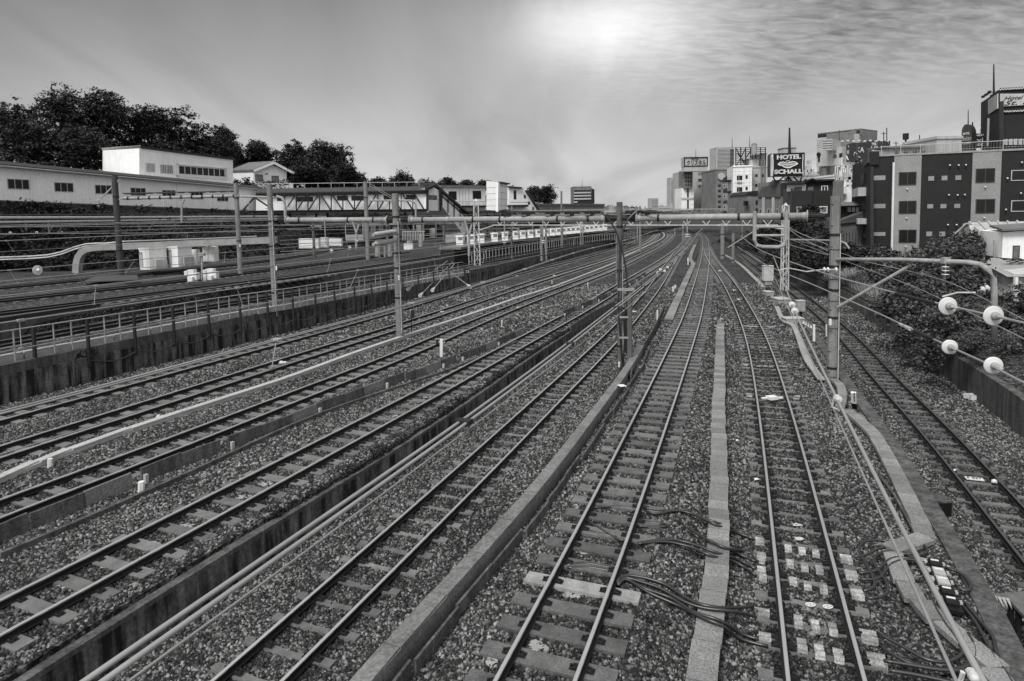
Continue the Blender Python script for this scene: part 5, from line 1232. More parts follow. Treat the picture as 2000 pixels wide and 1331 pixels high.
for i, x in enumerate(xs):
    y = 399+(i*37 % 5)+i*.6; f, r = block('house', ['flat pale house right of the grey block', 'second low house right of the grey block', 'third low house, pale roofed', 'fourth low house, slightly taller', 'fifth low house, darker', 'sixth low house toward the wood', 'last low house before the wood'][i], 'house', x, x+8.5, y, 412, 330+i*14, 8, [WALLG, WALLW, WALLM, WALLG, WALLM, WALLG, WALLM][i], group='low houses near the horizon')
    wgrid(f, r, x+1, y+2, x+8, 410, 2, 2, .5, .45, fw=.15)
for i in range(9):
    x = 1290+i*3.2; 
f, r = block('low_building', 'low pale roofs at the foot of the slim far tower', 'building', 1286, 1312, 404, 412, 500, 20, WALLG); wgrid(f, r, 1287, 405, 1311, 411, 6, 1, .6, .5, fw=.2)
# ------------------------------------------------------------------ right hand buildings
f, r = block('tower_block', 'slim tall apartment tower farthest left of the right hand buildings', 'tower', 1310, 1325, 348, 412, 560, 14, WALLG); floors(f, r, 1311, 1324.5, 350, 396, 15, WALLG, WALLM, .6)
f, r = block('annex', 'thin dark building slice right of the slim tower', 'building', 1325, 1337, 339, 412, 300, 10, WALLM); wgrid(f, r, 1327, 343, 1336, 410, 1, 9, .5, .35, fw=.12)
# hotel with the katakana board
f, r = block('hotel', 'narrow hotel with a white lower front, stepped floors and a lit board on its roof', 'hotel', 1336, 1384, 334, 412, 200, 14, WALLG, roof=False)
block_f = Face(1362, 196, 1391, 197, 335, 412); solid(block_f, 13).build('wing', WALLG, r); floors(block_f, r, 1363, 1390, 337, 362, 2, WALLG, WALLM, 1.4)
for y0, y1 in ((368, 376), (384, 392)):
    m_ = MB(); a0, z0, a1, z1 = block_f.rect(1372, y0, 1387, y1); block_f.slab(m_, a0, z0, a1, z1, .0, .4); m_.build('dark_bay', WALLD, r)
fw2 = Face(1331, 190, 1355, 190, 368, 411); rr = thing('narrow_building', 'narrow white front with two tall dark slit windows below the katakana board', 'building', fw2.pt(1343, 411)); solid(fw2, 8).build('wall', WALLW, rr)
for y0, y1 in ((369, 386), (391, 408)): m_ = MB(); a0, z0, a1, z1 = fw2.rect(1342, y0, 1345, y1); fw2.slab(m_, a0, z0, a1, z1, 0, .1); m_.build('window', BLACKP, rr)
wgrid(fw2, rr, 1347, 370, 1355, 410, 1, 2, .1, .1, fw=.05)
m_ = MB(); a0, z0, a1, z1 = fw2.rect(1331, 386.5, 1355, 390); fw2.slab(m_, a0, z0, a1, z1, 0, .15); m_.build('band', WALLG, rr)
f5 = Face(1336, 189, 1353, 189, 333, 368); rr = thing('roof_block', 'small stacked rooftop rooms with a balcony above the white slit-window front', 'rooftop room', f5.pt(1344, 368)); solid(f5, 6).build('wall', WALLM, rr); wgrid(f5, rr, 1337, 336, 1352, 366, 3, 4, .6, .5, fw=.1)
sf = Face(1335.5, 186, 1382.5, 186, 307.5, 326)
sg = thing('hotel_sign', 'pale rooftop board with dark handwritten style katakana on the hotel', 'sign', sf.pt(1359, 334))
solid(sf, 3).build('board', WALLG, sg)
m_ = MB(); 
for q in ((0, sf.zb, sf.w, sf.zb+.25), (0, sf.zt-.25, sf.w, sf.zt), (0, sf.zb, .25, sf.zt), (sf.w-.25, sf.zb, sf.w, sf.zt)): sf.slab(m_, *q, .02, .25)
m_.build('frame', WALLD, sg)
text('HOTEL', 'lettering', sf.pt(1350, 313.5, .08), sf.u, Z, .6, WALLD, sg, width=2.2, bold=.02); text('クリスタル', 'lettering', sf.pt(1341, 323.5, .08), sf.u, Z, 1.5, WALLD, sg, width=5.6, bold=.02)
m_ = MB(); a0, z0, a1, z1 = sf.rect(1336, 326.5, 1382, 334.5); sf.slab(m_, a0, z0, a1, z1, -3, .1); m_.build('lower_panel', WALLG, sg); mast('aerial', '', 1359, 307, 291, 187, .08, sg)
# tower and the tiled apartment
f, r = block('tower_block', 'tall pale grid tower behind the empty billboard frame', 'tower', 1399, 1434, 289, 412, 480, 16, WALLG); floors(f, r, 1401, 1425, 291, 333, 16, WALLG, WALLM, .4); floors(f, r, 1426, 1433, 291, 333, 16, WALLM, WALLD, .5)
f, r = block('building', 'small dull building with an oval sign left of the white tiled apartments', 'building', 1398, 1420, 333, 412, 160, 12, WALLM)
wgrid(f, r, 1400, 358, 1410, 410, 1, 5, .6, .5, fw=.12); wgrid(f, r, 1411, 358, 1419, 410, 1, 5, .6, .6, FRAME_L, fw=.12)
m_ = MB(); q = f.pt(1408, 345, .3); m_.lathe(q, f.n, [(0, .9), (.2, .9), (.22, .7)], 16); o = m_.build('oval_sign', WALLG, r)
f, r = block('building', 'thin pale building slice between the katakana hotel and the tiled apartments', 'building', 1389, 1401, 360, 412, 185, 12, WALLG); wgrid(f, r, 1391, 366, 1400, 410, 1, 4, .5, .4, fw=.12)
f = Face(1432, 126, 1469, 125, 327, 420); r = thing('apartments', 'white tiled apartment house with three dark windows in a column and small balconies', 'apartment house', f.pt(1450, 420)); solid(f, 11).build('wall', WALLW, r)
fsd = Face(1420, 138, 1432, 126, 331, 420); solid(fsd, .3).build('side_wall', WALLW, r)
m_ = MB(); f.slab(m_, -.1, f.zt+.01, f.w+.1, f.zt+.3, -11, .15); m_.build('parapet', WALLW, r)
for y in (343.5, 366, 388.5): window(f, 1439, y, 1450, y+9, r, FRAME_D, GLASS, 1, .09); window(f, 1456, y-1, 1460.5, y+6, r, FRAME_D, GLASS, 0, .08)
for y in (345, 367, 389, 410):
    m_ = MB(); a0, z0, a1, z1 = f.rect(1439, y+9.5, 1449, y+12); f.slab(m_, a0, z0, a1, z1, 0, .3); m_.build('window_box', WALLG, r)
    m_ = MB(); a0, z0, a1, z1 = fsd.rect(1421, y+3, 1429, y+8); fsd.slab(m_, a0, z0, a1, z0+.15, 0, .9); fsd.slab(m_, a0, z0, a1, z1, .85, .92); m_.build('balcony', STEEL_D, r)
window(f, 1439, 411, 1450, 419, r, FRAME_D, GLASS, 2, .08)
for x in (1436.5, 1443, 1453, 1464): m_ = MB(); a0, z0, a1, z1 = f.rect(x, 328, x+.3, 419); f.slab(m_, a0, z0, a0+.05, z1, 0, .012); m_.build('tile_joint', WALLG, r)
for y in (334, 341, 357, 363, 380, 386, 402): m_ = MB(); a0, z0, a1, z1 = f.rect(1432, y, 1469, y+.3); f.slab(m_, a0, z0, a1, z0+.05, 0, .012); m_.build('tile_joint', WALLG, r)
# billboard frame with water tank
bf = thing('billboard_frame', 'empty rusty billboard scaffold with a round water tank on the roof of the tiled apartments', 'billboard frame', P(1465, 328, 130))
fr0, fr1 = 1437, 1495
for i in range(7):
    x = lerp(fr0, fr1, i/6); MB().beam(P(x, 327 if i < 4 else 326, 130), P(x, 288, 130), .16).build('post', STEEL_D, bf)
for i in range(11):
    y = lerp(289, 325, i/10); MB().beam(P(fr0, y, 129.9), P(fr1, y, 129.9), .10).build('rail', STEEL_D, bf)
for a in ((1438, 325, 1456, 291), (1456, 325, 1438, 291), (1456, 310, 1470, 289), (1440, 300, 1462, 326), (1475, 326, 1488, 300)): MB().beam(P(a[0], a[1], 131), P(a[2], a[3], 131), .14).build('brace', STEEL_D, bf)
MB().tube([P(1473, 301, 128), P(1473, 282, 128)], [.55, .55], 14).build('water_tank', STEEL, bf); MB().tube([P(1473, 282, 128), P(1473, 280.5, 128)], [.6, .1], 14).build('tank_lid', STEEL_D, bf)
for dx in (-3.5, 3.5): MB().beam(P(1473+dx, 312, 128), P(1473+dx, 301, 128), .12).build('tank_leg', STEEL_D, bf)
f = Face(1466, 129, 1482, 129, 311, 340); r = thing('roof_room', 'pale stair head room below the round water tank', 'rooftop room', f.pt(1470, 339)); solid(f, 5).build('wall', WALLG, r); m_ = MB(); f.slab(m_, -.1, f.zt, f.w+.1, f.zt+.15, -5, .2); m_.build('roof', WALLM, r)
f, r = block('building', 'grey building with pipes right of the tiled apartments', 'building', 1469, 1498, 328, 412, 128, 12, WALLG); wgrid(f, r, 1471, 334, 1496, 372, 2, 2, .4, .3, fw=.1)
for x in (1486, 1492): MB().tube([f.pt(x, 312, .3), f.pt(x, 370, .3)], .15, 6).build('pipe', WALLM, r)
mast('aerial', 'thin aerial standing above the empty billboard frame', 1464, 289, 267, 131, .07); mast('aerial', 'thin aerial at the left end of the empty billboard frame', 1430, 289, 270, 140, .08)
# small grey house, slanted roof building
f, r = block('house', 'small dull grey house with a dark slanting roof left of the brown building', 'house', 1458, 1482, 379, 421, 105, 9, WALLM, roof=False)
MB().poly([f.pt(1456, 381, .2), f.pt(1483, 381, .2), f.pt(1480, 373, .2), f.pt(1464, 374, .2)], -f.n, 8).build('roof', WALLD, r)
wgrid(f, r, 1474, 388, 1482, 420, 1, 2, .6, .6, fw=.1)
m_ = MB(); f.slab(m_, *f.rect(1452, 393, 1458, 402), 0, .8); m_.build('air_conditioner', BLACKP, r)
fb_ = Face(1481, 98, 1526, 92, 358, 425); r = thing('brown_building', 'dull brown warehouse-like building with pale vertical strips and small windows', 'building', fb_.pt(1500, 423)); solid(fb_, 10).build('wall', WALLM, r)
MB().poly([fb_.pt(1481, 385, .1), fb_.pt(1490, 366, .1), fb_.pt(1526, 358, .1), fb_.pt(1526, 385, .1)], fb_.n, .1).build('upper_panel', mat('brown_panel', .09, .85, .2, 1), r)
for x in (1492, 1511): m_ = MB(); a0, z0, a1, z1 = fb_.rect(x, 386, x+3, 422); fb_.slab(m_, a0, z0, a1, z1, .1, .3); m_.build('pale_strip', WALLG, r)
for x in (1483, 1489, 1499, 1506, 1516): window(fb_, x, 408, x+4, 421, r, FRAME_L, GLASS, 0, .08)
MB().poly([fb_.pt(1484, 372, -1), fb_.pt(1496, 352, -1), fb_.pt(1500, 352, -1), fb_.pt(1493, 374, -1)], -fb_.n, 3).build('louvred_roof', WALLG, r)
# the big black neon sign
sf = Face(1505, 92, 1572, 91, 300.5, 345)
sg = thing('neon_hotel_sign', 'big black rooftop sign with outlined neon letters and a pair of lips between the words', 'sign', sf.pt(1538, 360))
solid(sf, 2.4).build('board', BLACKP, sg)
sd_ = Face(1497.5, 96.2, 1505, 92, 303, 346); MB().poly([sd_.pt(1498.5, 346), sd_.pt(1505, 345), sd_.pt(1505, 300.5), sd_.pt(1498.5, 307)], -sd_.n, .3).build('side_board', WALLG, sg)
NEON = mat('neon_tube', .78, .5, .05, 2, emit=.12); HALO = mat('neon_letter', .30, .6, .1, 2)
for s_, y, hh, x0, x1 in (('HOTEL', 312.5, 9.0, 1517, 1561), ('SCHALL', 341.0, 9.0, 1512, 1564)):
    hm_ = hh*91/FPX; ww = (x1-x0)*91/FPX
    text(s_, 'lettering', sf.pt(x0, y, .06), sf.u, Z, hm_, NEON, sg, width=ww, bold=.055); text(s_, 'lettering_core', sf.pt(x0+.4, y-.4, .12), sf.u, Z, hm_*.91, BLACKP, sg, width=ww*.985, bold=.018)
    text(s_, 'lettering_line', sf.pt(x0+.8, y-.8, .18), sf.u, Z, hm_*.83, NEON, sg, width=ww*.97, bold=-.012)
up = [(1519, 322), (1523, 318), (1529, 317), (1535, 318.5), (1538, 319.5), (1541, 318), (1547, 316), (1553, 317), (1558, 320.5)]; lo_ = [(1556, 322), (1551, 324), (1547, 325.5), (1543, 328), (1537, 328.5), (1531, 327), (1527, 324), (1522, 323.5)]
lips = [sf.pt(x, y, .08) for x, y in lo_[::-1]+up[::-1]]
MB().poly(lips, sf.n, .05).build('lips', HALO, sg); MB().tube([sf.pt(x, y, .16) for x, y in up+lo_+up[:1]], .055, 5, False).build('lips_outline', NEON, sg)
MB().tube([sf.pt(x, y, .2) for x, y in ((1519, 322), (1527, 321), (1538, 323.5), (1550, 321), (1558, 320.5))], .03, 5).build('lips_line', NEON, sg)
MB().tube([sf.pt(x, y, .16) for x, y in ((1535, 316), (1537, 313.8), (1538.5, 316), (1540.5, 313.5), (1542, 316))], .035, 5).build('small_crown', NEON, sg)
for xs_ in (1509, 1568):
    s_ = 1 if xs_ < 1540 else -1
    MB().tube(smooth_path([sf.pt(xs_+s_*dx, y, .16) for dx, y in ((0, 302), (1, 306), (-1, 309), (1.2, 313), (0, 318), (1.5, 324), (0, 330), (1.2, 334), (-1, 338), (0, 343))], .25, 1), .045, 5).build('zigzag_neon', NEON, sg)
for a in ((1510, 346, 1516, 358), (1530, 358, 1540, 346), (1550, 358, 1540, 346), (1566, 346, 1562, 358), (1516, 358, 1530, 346), (1540, 360, 1540, 346), (1550, 346, 1562, 358)): MB().beam(P(a[0], a[1], 92.5), P(a[2], a[3], 92.5), .16).build('strut', STEEL_D, sg)
f = Face(1530, 97, 1555, 97, 290, 302); r = thing('roof_tank', 'flat pale tank box standing behind the black neon sign', 'tank', f.pt(1540, 302)); solid(f, 2).build('body', WALLG, r); m_ = MB(); f.slab(m_, -.1, f.zt, f.w+.1, f.zt+.08, -2, .1); m_.build('lid', WALLM, r)
mast('lightning_mast', 'tall tapering mast rising above the black neon sign', 1542, 300, 250, 96, .22)
# black houses
fh = Face(1546, 80, 1628, 78, 356, 425); r = thing('black_house', 'black clad house with white framed windows and a white dormer room', 'house', fh.pt(1590, 424))
MB().poly([fh.pt(1546, 425), fh.pt(1626, 425), fh.pt(1626, 372), fh.pt(1546, 373)], -fh.n, 10).build('wall', WALLD, r)
fs3 = Face(1529, 86, 1547, 80, 371, 425); solid(fs3, .3).build('side_wall', mat('dark_side', .07, .85, .2, 1), r)
f7 = Face(1572, 82, 1627, 81, 352, 374); solid(f7, 7).build('upper_wall', WALLD, r)
MB().hexa(*[[p+Z*h for p in (f7.pt(1568, 358, .6), f7.pt(1586, 351.5, .6), f7.pt(1586, 351.5, -7), f7.pt(1568, 358, -7))] for h in (0, .2)]).build('roof', BLACKP, r); MB().hexa(*[[p+Z*h for p in (f7.pt(1586, 351.5, .6), f7.pt(1596, 356, .6), f7.pt(1596, 356, -7), f7.pt(1586, 351.5, -7))] for h in (0, .2)]).build('roof', BLACKP, r); MB().hexa(*[[p+Z*h for p in (f7.pt(1594, 355, .5), f7.pt(1629, 354, .5), f7.pt(1629, 354, -7), f7.pt(1594, 355, -7))] for h in (0, .25)]).build('roof', BLACKP, r)
window(f7, 1604, 363, 1617, 377, r, WHITE, GLASS, 1, .1); window(f7, 1577, 365, 1589, 373, r, FRAME_D, GLASS_G, 1, .07)
f8 = Face(1537, 81, 1572, 80, 361, 374); solid(f8, 4).build('white_room', WALLW, r); window(f8, 1552, 366, 1566, 374, r, FRAME_D, GLASS_G, 1, .08)
MB().beam(f8.pt(1535, 360.5, .3), f8.pt(1573, 359.5, .3), .8, .2).build('room_roof', BLACKP, r)
window(fh, 1556, 404, 1573, 415, r, FRAME_L, GLASS_G, 3, .08); window(fh, 1591, 403.5, 1616, 417, r, WHITE, GLASS_G, 1, .1)
MB().tube([fh.pt(1588, 376, .12), fh.pt(1587, 396, .12)], .05, 5).build('pipe', STEEL_D, r)
r = thing('tv_box', 'dark flat block with shelves right behind the black house', 'building', P(1530, 372, 90)); f9 = Face(1525, 92, 1546, 91, 358, 382); solid(f9, 4).build('wall', WALLD, r)
# far curved apartment tower
f, r = block('tower_block', 'wide dark apartment tower with many balconies behind the right hand hotels', 'tower', 1597, 1680, 262, 412, 380, 20, WALLM, D2=360)
floors(f, r, 1597.5, 1679, 263, 330, 14, WALLG, WALLD, 1.0)
f10 = Face(1672, 361, 1693, 372, 256, 330); solid(f10, 16).build('wing', WALLM, r); floors(f10, r, 1672, 1692.5, 258, 330, 15, WALLG, WALLD, .8)
m_ = MB(); m_.beam(P(1640, 262, 368), P(1681, 253, 360), .5, .5); m_.beam(P(1681, 253, 360), P(1682, 262, 360), .5, .5); m_.build('roof_frame', WALLM, r)
mast('mast', 'thin mast crossing in front of the wide apartment tower', 1639, 300, 254, 150, .1)
# grey stepped building
f = Face(1595, 112, 1645, 108, 292, 326); r = thing('grey_building', 'pale grey stepped concrete building under the wide apartment tower', 'building', f.pt(1620, 360)); solid(f, 12).build('upper_wall', WALLG, r)
f11 = Face(1600, 113, 1640, 110, 324, 385); solid(f11, 10).build('lower_wall', WALLG, r); f12 = Face(1607, 108, 1626, 107, 273, 294); solid(f12, 5).build('stair_head', WALLG, r); floors(f12, r, 1607, 1625, 275, 293, 4, WALLG, WALLM, .2, 'louvre')
MB().lathe(f.pt(1600, 302, .1), f.n, [(0, .36), (.15, .36)], 12).build('round_sign', BLACKP, r); MB().beam(f.pt(1600, 299, .1), f.pt(1600, 316, .1), .22, .22).build('sign_stem', BLACKP, r)
window(f, 1628, 303, 1634, 309, r, FRAME_D, GLASS_G, 0, .1); window(f, 1648-9, 300, 1645, 308, r, FRAME_D, GLASS, 0, .1)
m_ = MB(); a0, z0, a1, z1 = f11.rect(1613, 325, 1620, 384); f11.slab(m_, a0, z0, a1, z1, 0, 1.2); m_.build('pilaster', WALLM, r); window(f11, 1627, 337, 1630, 352, r, WHITE, GLASS, 0, .1)
MB().tube([P(1655, 326, 105), P(1645, 308, 105), P(1643, 345, 105)], .15, 6).build('white_pipe', WHITE, r)
# white roof with tank
f = Face(1633, 98, 1683, 96, 379, 397); r = thing('white_parapet', 'plain white roof wall carrying a round white water tank and pipes', 'roof wall', f.pt(1655, 397)); solid(f, 7).build('wall', WHITE, r)
MB().tube([P(1646, 379, 97), P(1646, 364, 97)], .5, 14).build('water_tank', WHITE, r); MB().tube([P(1646, 364, 97), P(1646, 361.5, 97)], [.5, .15], 14).build('tank_top', WHITE, r); MB().tube([P(1646, 362, 97), P(1646, 350, 97)], .05, 5).build('tank_pipe', WHITE, r)
for k in range(6): MB().tube([P(1655+k*5, 378, 97.5), P(1655+k*5, 365, 97.5)], .04, 5).build('rail_post', WHITE, r)
for y in (366, 371, 376): MB().tube([P(1635, y, 97.5), P(1684, y-1, 97.5)], .035, 5).build('rail', WHITE, r)
f, r = block('building', 'pale jumbled rear wall with louvres behind the white water tank', 'building', 1628, 1690, 345, 385, 104, 6, WALLW); wgrid(f, r, 1632, 349, 1688, 368, 6, 2, .6, .5, FRAME_L, GLASS_G, fw=.08)
for a in ((1660, 344, 1672, 318), (1672, 344, 1660, 318), (1683, 344, 1672, 318), (1660, 344, 1660, 318), (1683, 344, 1690, 318), (1658, 330, 1692, 330)): o = MB().beam(P(a[0], a[1], 101), P(a[2], a[3], 101), .13).build('strut', STEEL_L); tag(o, f'steel strut under the dark corner hotel sign, from {"left" if a[0] < 1665 else "right"} foot', 'strut'); bpy.data.objects.remove(o)
f, r = block('building', 'small pale building with roof rails between the black sign and the grey stepped building', 'building', 1566, 1600, 344, 380, 125, 8, WALLG); wgrid(f, r, 1568, 347, 1598, 360, 3, 1, .5, .5, fw=.1)
for y in (338, 341.5): MB().tube([P(1562, y, 118), P(1634, y-3, 112)], .06, 5).build('roof_rail', STEEL_L, r)
for k in range(8): MB().tube([P(1563+k*9.5, 346, 117), P(1563+k*9.5, 337-k*.3, 117)], .06, 5).build('rail_post', STEEL_L, r)
r = thing('roof_machine', 'stack of small air handling boxes on the roof right of the black neon sign', 'roof machine', P(1580, 340, 130))
for x, y, w_, h_ in ((1578, 324, 9, 14), (1584, 331, 7, 9), (1572, 333, 7, 7), (1580, 314, 4, 7)): MB().box(P(x, y+h_/2, 130), (w_*130/FPX, 1.2, h_*130/FPX)).build('box', WALLG, r)
f, r = block('building', 'tall narrow dull slab behind the right end of the empty billboard frame', 'building', 1490, 1497, 302, 400, 160, 8, WALLM)
r = thing('roof_pipes', 'cluster of white pipes and rails on the roof under the corner hotel sign', 'pipework', P(1665, 350, 99)); rs = random.Random(8)
for k in range(14): x = 1632+k*4; y = rs.uniform(322, 340); MB().tube([P(x, 352, 99), P(x, y, 99), P(x+rs.uniform(-9, 9), y+rs.uniform(-2, 6), 99)], rs.uniform(.05, .13), 5).build('pipe', WHITE, r)
for k in range(6): x = rs.uniform(1634, 1680); MB().box(P(x, rs.uniform(340, 352), 98.6), (rs.uniform(.4, 1), .5, rs.uniform(.3, .8))).build('box', WALLG, r)
# corner hotel sign
sg = thing('corner_hotel_sign', 'dark corner rooftop sign with big white letters on steel struts', 'sign', P(1675, 345, 100))
sA = Face(1653, 104, 1671, 100, 281, 317); sB = Face(1671, 100, 1701, 101, 279, 316); sC = Face(1700, 104, 1739, 105, 275, 300)
DS = mat('sign_dark', .05, .7, .2, 1)
MB().poly([sA.pt(1653, 317), sA.pt(1671, 314), sA.pt(1671, 279), sA.pt(1653, 283)], -sA.n, .4).build('left_board', DS, sg); solid(sB, 1.2).build('front_board', DS, sg); solid(sC, 1.2).build('right_board', DS, sg)
def mt(px, D=100): return px*D/FPX
text('HOTEL', 'lettering', sA.pt(1657, 289, .05), sA.u, Z, mt(4), WHITE, sg, width=1.4); text('KATSURA', 'lettering', sA.pt(1655, 302, .05), sA.u, Z, mt(8), WHITE, sg, width=mt(17), bold=.02)
text('KA', 'lettering', sB.pt(1672, 298, .05), sB.u, Z, mt(10), WHITE, sg, width=mt(20), bold=.02); text('TEL', 'lettering', sC.pt(1701, 284, .05), sC.u, Z, mt(5), WHITE, sg, width=mt(14), bold=.03); text('SURA', 'lettering', sC.pt(1695, 295, .05), sC.u, Z, mt(9), WHITE, sg, width=mt(37), bold=.02)
MB().tube(smooth_path([sA.pt(1655, 305, .1), sA.pt(1657, 312, .1), sA.pt(1663, 312, .1), sA.pt(1668, 307, .1), sA.pt(1671, 298, .1)], .3, 1), .10, 5).build('swoosh', WHITE, sg); MB().tube(smooth_path([sB.pt(1671, 300, .1), sB.pt(1675, 307, .1), sB.pt(1684, 309, .1), sB.pt(1698, 307, .1)], .3, 1), .10, 5).build('swoosh', WHITE, sg)
for a in ((1660, 347, 1672, 316), (1672, 347, 1660, 318), (1684, 347, 1672, 316), (1660, 347, 1660, 316), (1688, 347, 1688, 316), (1672, 347, 1672, 316)): MB().beam(P(a[0], a[1], 101), P(a[2], a[3], 101), .14).build('strut', STEEL_L, sg)
for k in range(9):
    q = P(1645+k*11, 276-(k % 2), 99); q0_ = P(1648+k*11, 281, 101); o = MB().beam(q0_, q, .05, .05); o.box((q.x, q.y, q.z), (.3, .25, .2)); o.build('spotlight', WHITE, sg)
# brick hotel
HB = mat('dark_tile_wall', .020, .75, .18, .8, .15, 30, spots=.25); HL = mat('pale_tile_wall', .27, .8, .12, .6, .1, 30, spots=.12)
fh = Face(1700, 65.5, 2090, 59.5, 307, 505, zbot=1.2)
ht = thing('brick_hotel', 'four-storey hotel of dark and pale tiled bays with spot lamps and black windows', 'hotel', fh.pt(1840, 500))
solid(fh, 14).build('wall', HB, ht)
for x0, x1 in ((1744, 1797), (1896, 1952)):
    m_ = MB(); a0, z0, _, _ = fh.rect(x0, 400, x1, 500); a1 = fh.st(x1, 400)[0]; fh.slab(m_, a0, fh.zb+.1, a1, fh.zt-.05, 0, .12); m_.build('pale_bay', HL, ht)
WG = mat('hotel_window', .012, .3, .2, 3)
for x0, x1, ys in ((1755, 1789, ((337, 362), (393, 418), (449, 475))), (1905, 1942, ((330, 357), (389.5, 417)))):
    for y0, y1 in ys: window(fh, x0, y0, x1, y1, ht, FRAME_D, WG, 1, .07, out=.16)
for y0, y1 in ((333, 352), (392, 413)): window(fh, 1975, y0, 2035, y1, ht, FRAME_L, WG, 1, .07, out=.05)
for ys in ((344, 352.5), (399, 407), (453, 462)):
    for x in (1813-(ys[0]-344)*.035, 1839-(ys[0]-344)*.04, 1866-(ys[0]-344)*.04):
        m_ = MB(); a0, z0, a1, z1 = fh.rect(x, ys[0]-(x-1839)*.03*(1-(ys[0]-344)/90), x+11, ys[1]-(x-1839)*.03*(1-(ys[0]-344)/90)); fh.slab(m_, a0, z0, a1, z1, 0, .06); m_.build('pale_block', HL, ht)
for y0, y1 in ((344, 352), (399, 407), (454, 461)): m_ = MB(); a0, z0, a1, z1 = fh.rect(1701, y0, 1729, y1); fh.slab(m_, a0, z0, a1, z1, 0, .06); m_.build('pale_block', HL, ht)
for x, y in ((1854, 323.5), (1871, 323.5), (1885, 323), (1852, 381.5), (1869, 381.5), (1883, 381), (1850, 439.5), (1867, 439.5), (1881, 439), (1771, 370), (1769.5, 426.5), (1768, 482), (1923, 366), (1921, 426), (1994, 318), (1966, 349), (1992, 378), (1963, 410)):
    q = fh.pt(x, y, .15); m_ = MB(); m_.tube([q-fh.n*.15, q+fh.n*.12], .05, 6); o = m_.build('lamp', STEEL_D, ht); g_ = MB().lathe(q+fh.n*.12, fh.n, [(-.08, .03), (-.05, .085), (.02, .09), (.08, .03)], 10).build('globe', PORC, o, smooth=True)
MB().tube([fh.pt(1745, 318, .2), fh.pt(1741, 500, .2)], .11, 8).build('downpipe', WHITE, ht)
m_ = MB(); fh.slab(m_, -.05, fh.zt+.003, fh.w, fh.zt+.18, -.4, .1); m_.build('coping', STEEL, ht)
# roof railing
rl = thing('roof_railing', 'pale railing along the roof edge of the dark tiled hotel', 'railing', fh.at(2, fh.zt+.2)); a_s = fh.st(1722, 300)[0]
MB().tube([fh.at(a_s, fh.zt+1.0, -.2), fh.at(fh.w, fh.zt+1.0, -.2)], .03, 6).build('top_rail', STEEL_L, rl); MB().tube([fh.at(a_s, fh.zt+.4, -.2), fh.at(fh.w, fh.zt+.4, -.2)], .016, 5).build('rail', STEEL, rl)
for k in range(64):
    a = lerp(a_s, fh.w, k/63); MB().tube([fh.at(a, fh.zt+.18, -.2), fh.at(a, fh.zt+1.0+(.1 if k % 7 == 0 else 0), -.2)], .028 if k % 7 == 0 else .009, 4).build('railing_post', STEEL_L if k % 7 == 0 else STEEL, rl)
# left side of the hotel with its dark entrance block
fsl = Face(1675, 80, 1700, 65.5, 315, 500, zbot=1.2); MB().poly([fsl.pt(1681, 500), fsl.pt(1700, 500), fsl.pt(1700, 307), fsl.pt(1681, 335)], -fsl.n, .3).build('side_wall', HB, ht)
MB().poly([fsl.pt(1685, 334, .25), fsl.pt(1700, 318, .25), fsl.pt(1700, 291, .25), fsl.pt(1697, 291, .25), fsl.pt(1685, 308, .25)], -fsl.n, .3).build('corner_sign_board', DS, ht)
m_ = MB(); fh.slab(m_, *fh.rect(1699, 297, 1716, 322), -1, .25); m_.build('corner_block', HB, ht)
for y in (345, 370, 398, 425, 452, 478):
    m_ = MB(); a0, z0, a1, z1 = fsl.rect(1681, y, 1694, y+13); fsl.slab(m_, a0, z0, a1, z1, 0, .9 if y in (370, 425, 478) else .35); m_.build('balcony' if y in (370, 425, 478) else 'window_hood', WALLG if y in (370, 425, 478) else BLACKP, ht)
text('Hotel', 'lettering', fsl.pt(1687, 322, .3), fsl.u, Z, .5, WALLG, ht, width=1.5)
# things on the hotel roof
f, r = block('penthouse', 'plain grey box room on the hotel roof left of the round-topped sign', 'rooftop room', 1830, 1878, 272, 305, 70, 6, WALLG)
f, r = block('roof_shed', 'low grey shed with a slanting roof at the left end of the hotel roof', 'shed', 1737, 1800, 290, 307, 72, 5, WALLG, roof=False); MB().hexa(*[[p+Z*h for p in (f.pt(1732, 290, .4), f.pt(1802, 289, .4), f.pt(1802, 286, -5), f.pt(1740, 284, -5))] for h in (0, .15)]).build('roof', WALLM, r)
wgrid(f, r, 1742, 293, 1796, 303, 3, 1, .4, .6, FRAME_D, GLASS_G, fw=.06)
f = Face(1878, 80, 1899, 79, 262, 305); r = thing('round_topped_sign', 'tall dark hotel sign with a rounded top on the roof', 'sign', f.pt(1888, 303))
pts = [f.pt(1878, 305), f.pt(1898, 305)]+[f.pt(1888+10*math.cos(a), 260-17*math.sin(a)) for a in [math.pi*k/12 for k in range(13)]]
MB().poly(pts, -f.n, 1.2).build('board', DS, r)
text('HOTEL', 'lettering', f.pt(1881, 264, .05), f.u, Z, .26, WHITE, r, width=.75, bold=.02); text('avian', 'lettering', f.pt(1880, 276, .05), f.u, Z, .55, WALLG, r, width=.95); text('P-DOOR', 'lettering', f.pt(1880, 283, .05), f.u, Z, .28, WHITE, r, width=.95)
mast('aerial', 'thin aerial behind the round-topped hotel sign', 1891, 262, 215, 82, .08)
f = Face(1899, 82, 1932, 81, 262, 289); r = thing('black_hotel_sign', 'black rectangular roof sign with three lines of white and outlined letters', 'sign', f.pt(1915, 289)); solid(f, 1).build('board', BLACKP, r)
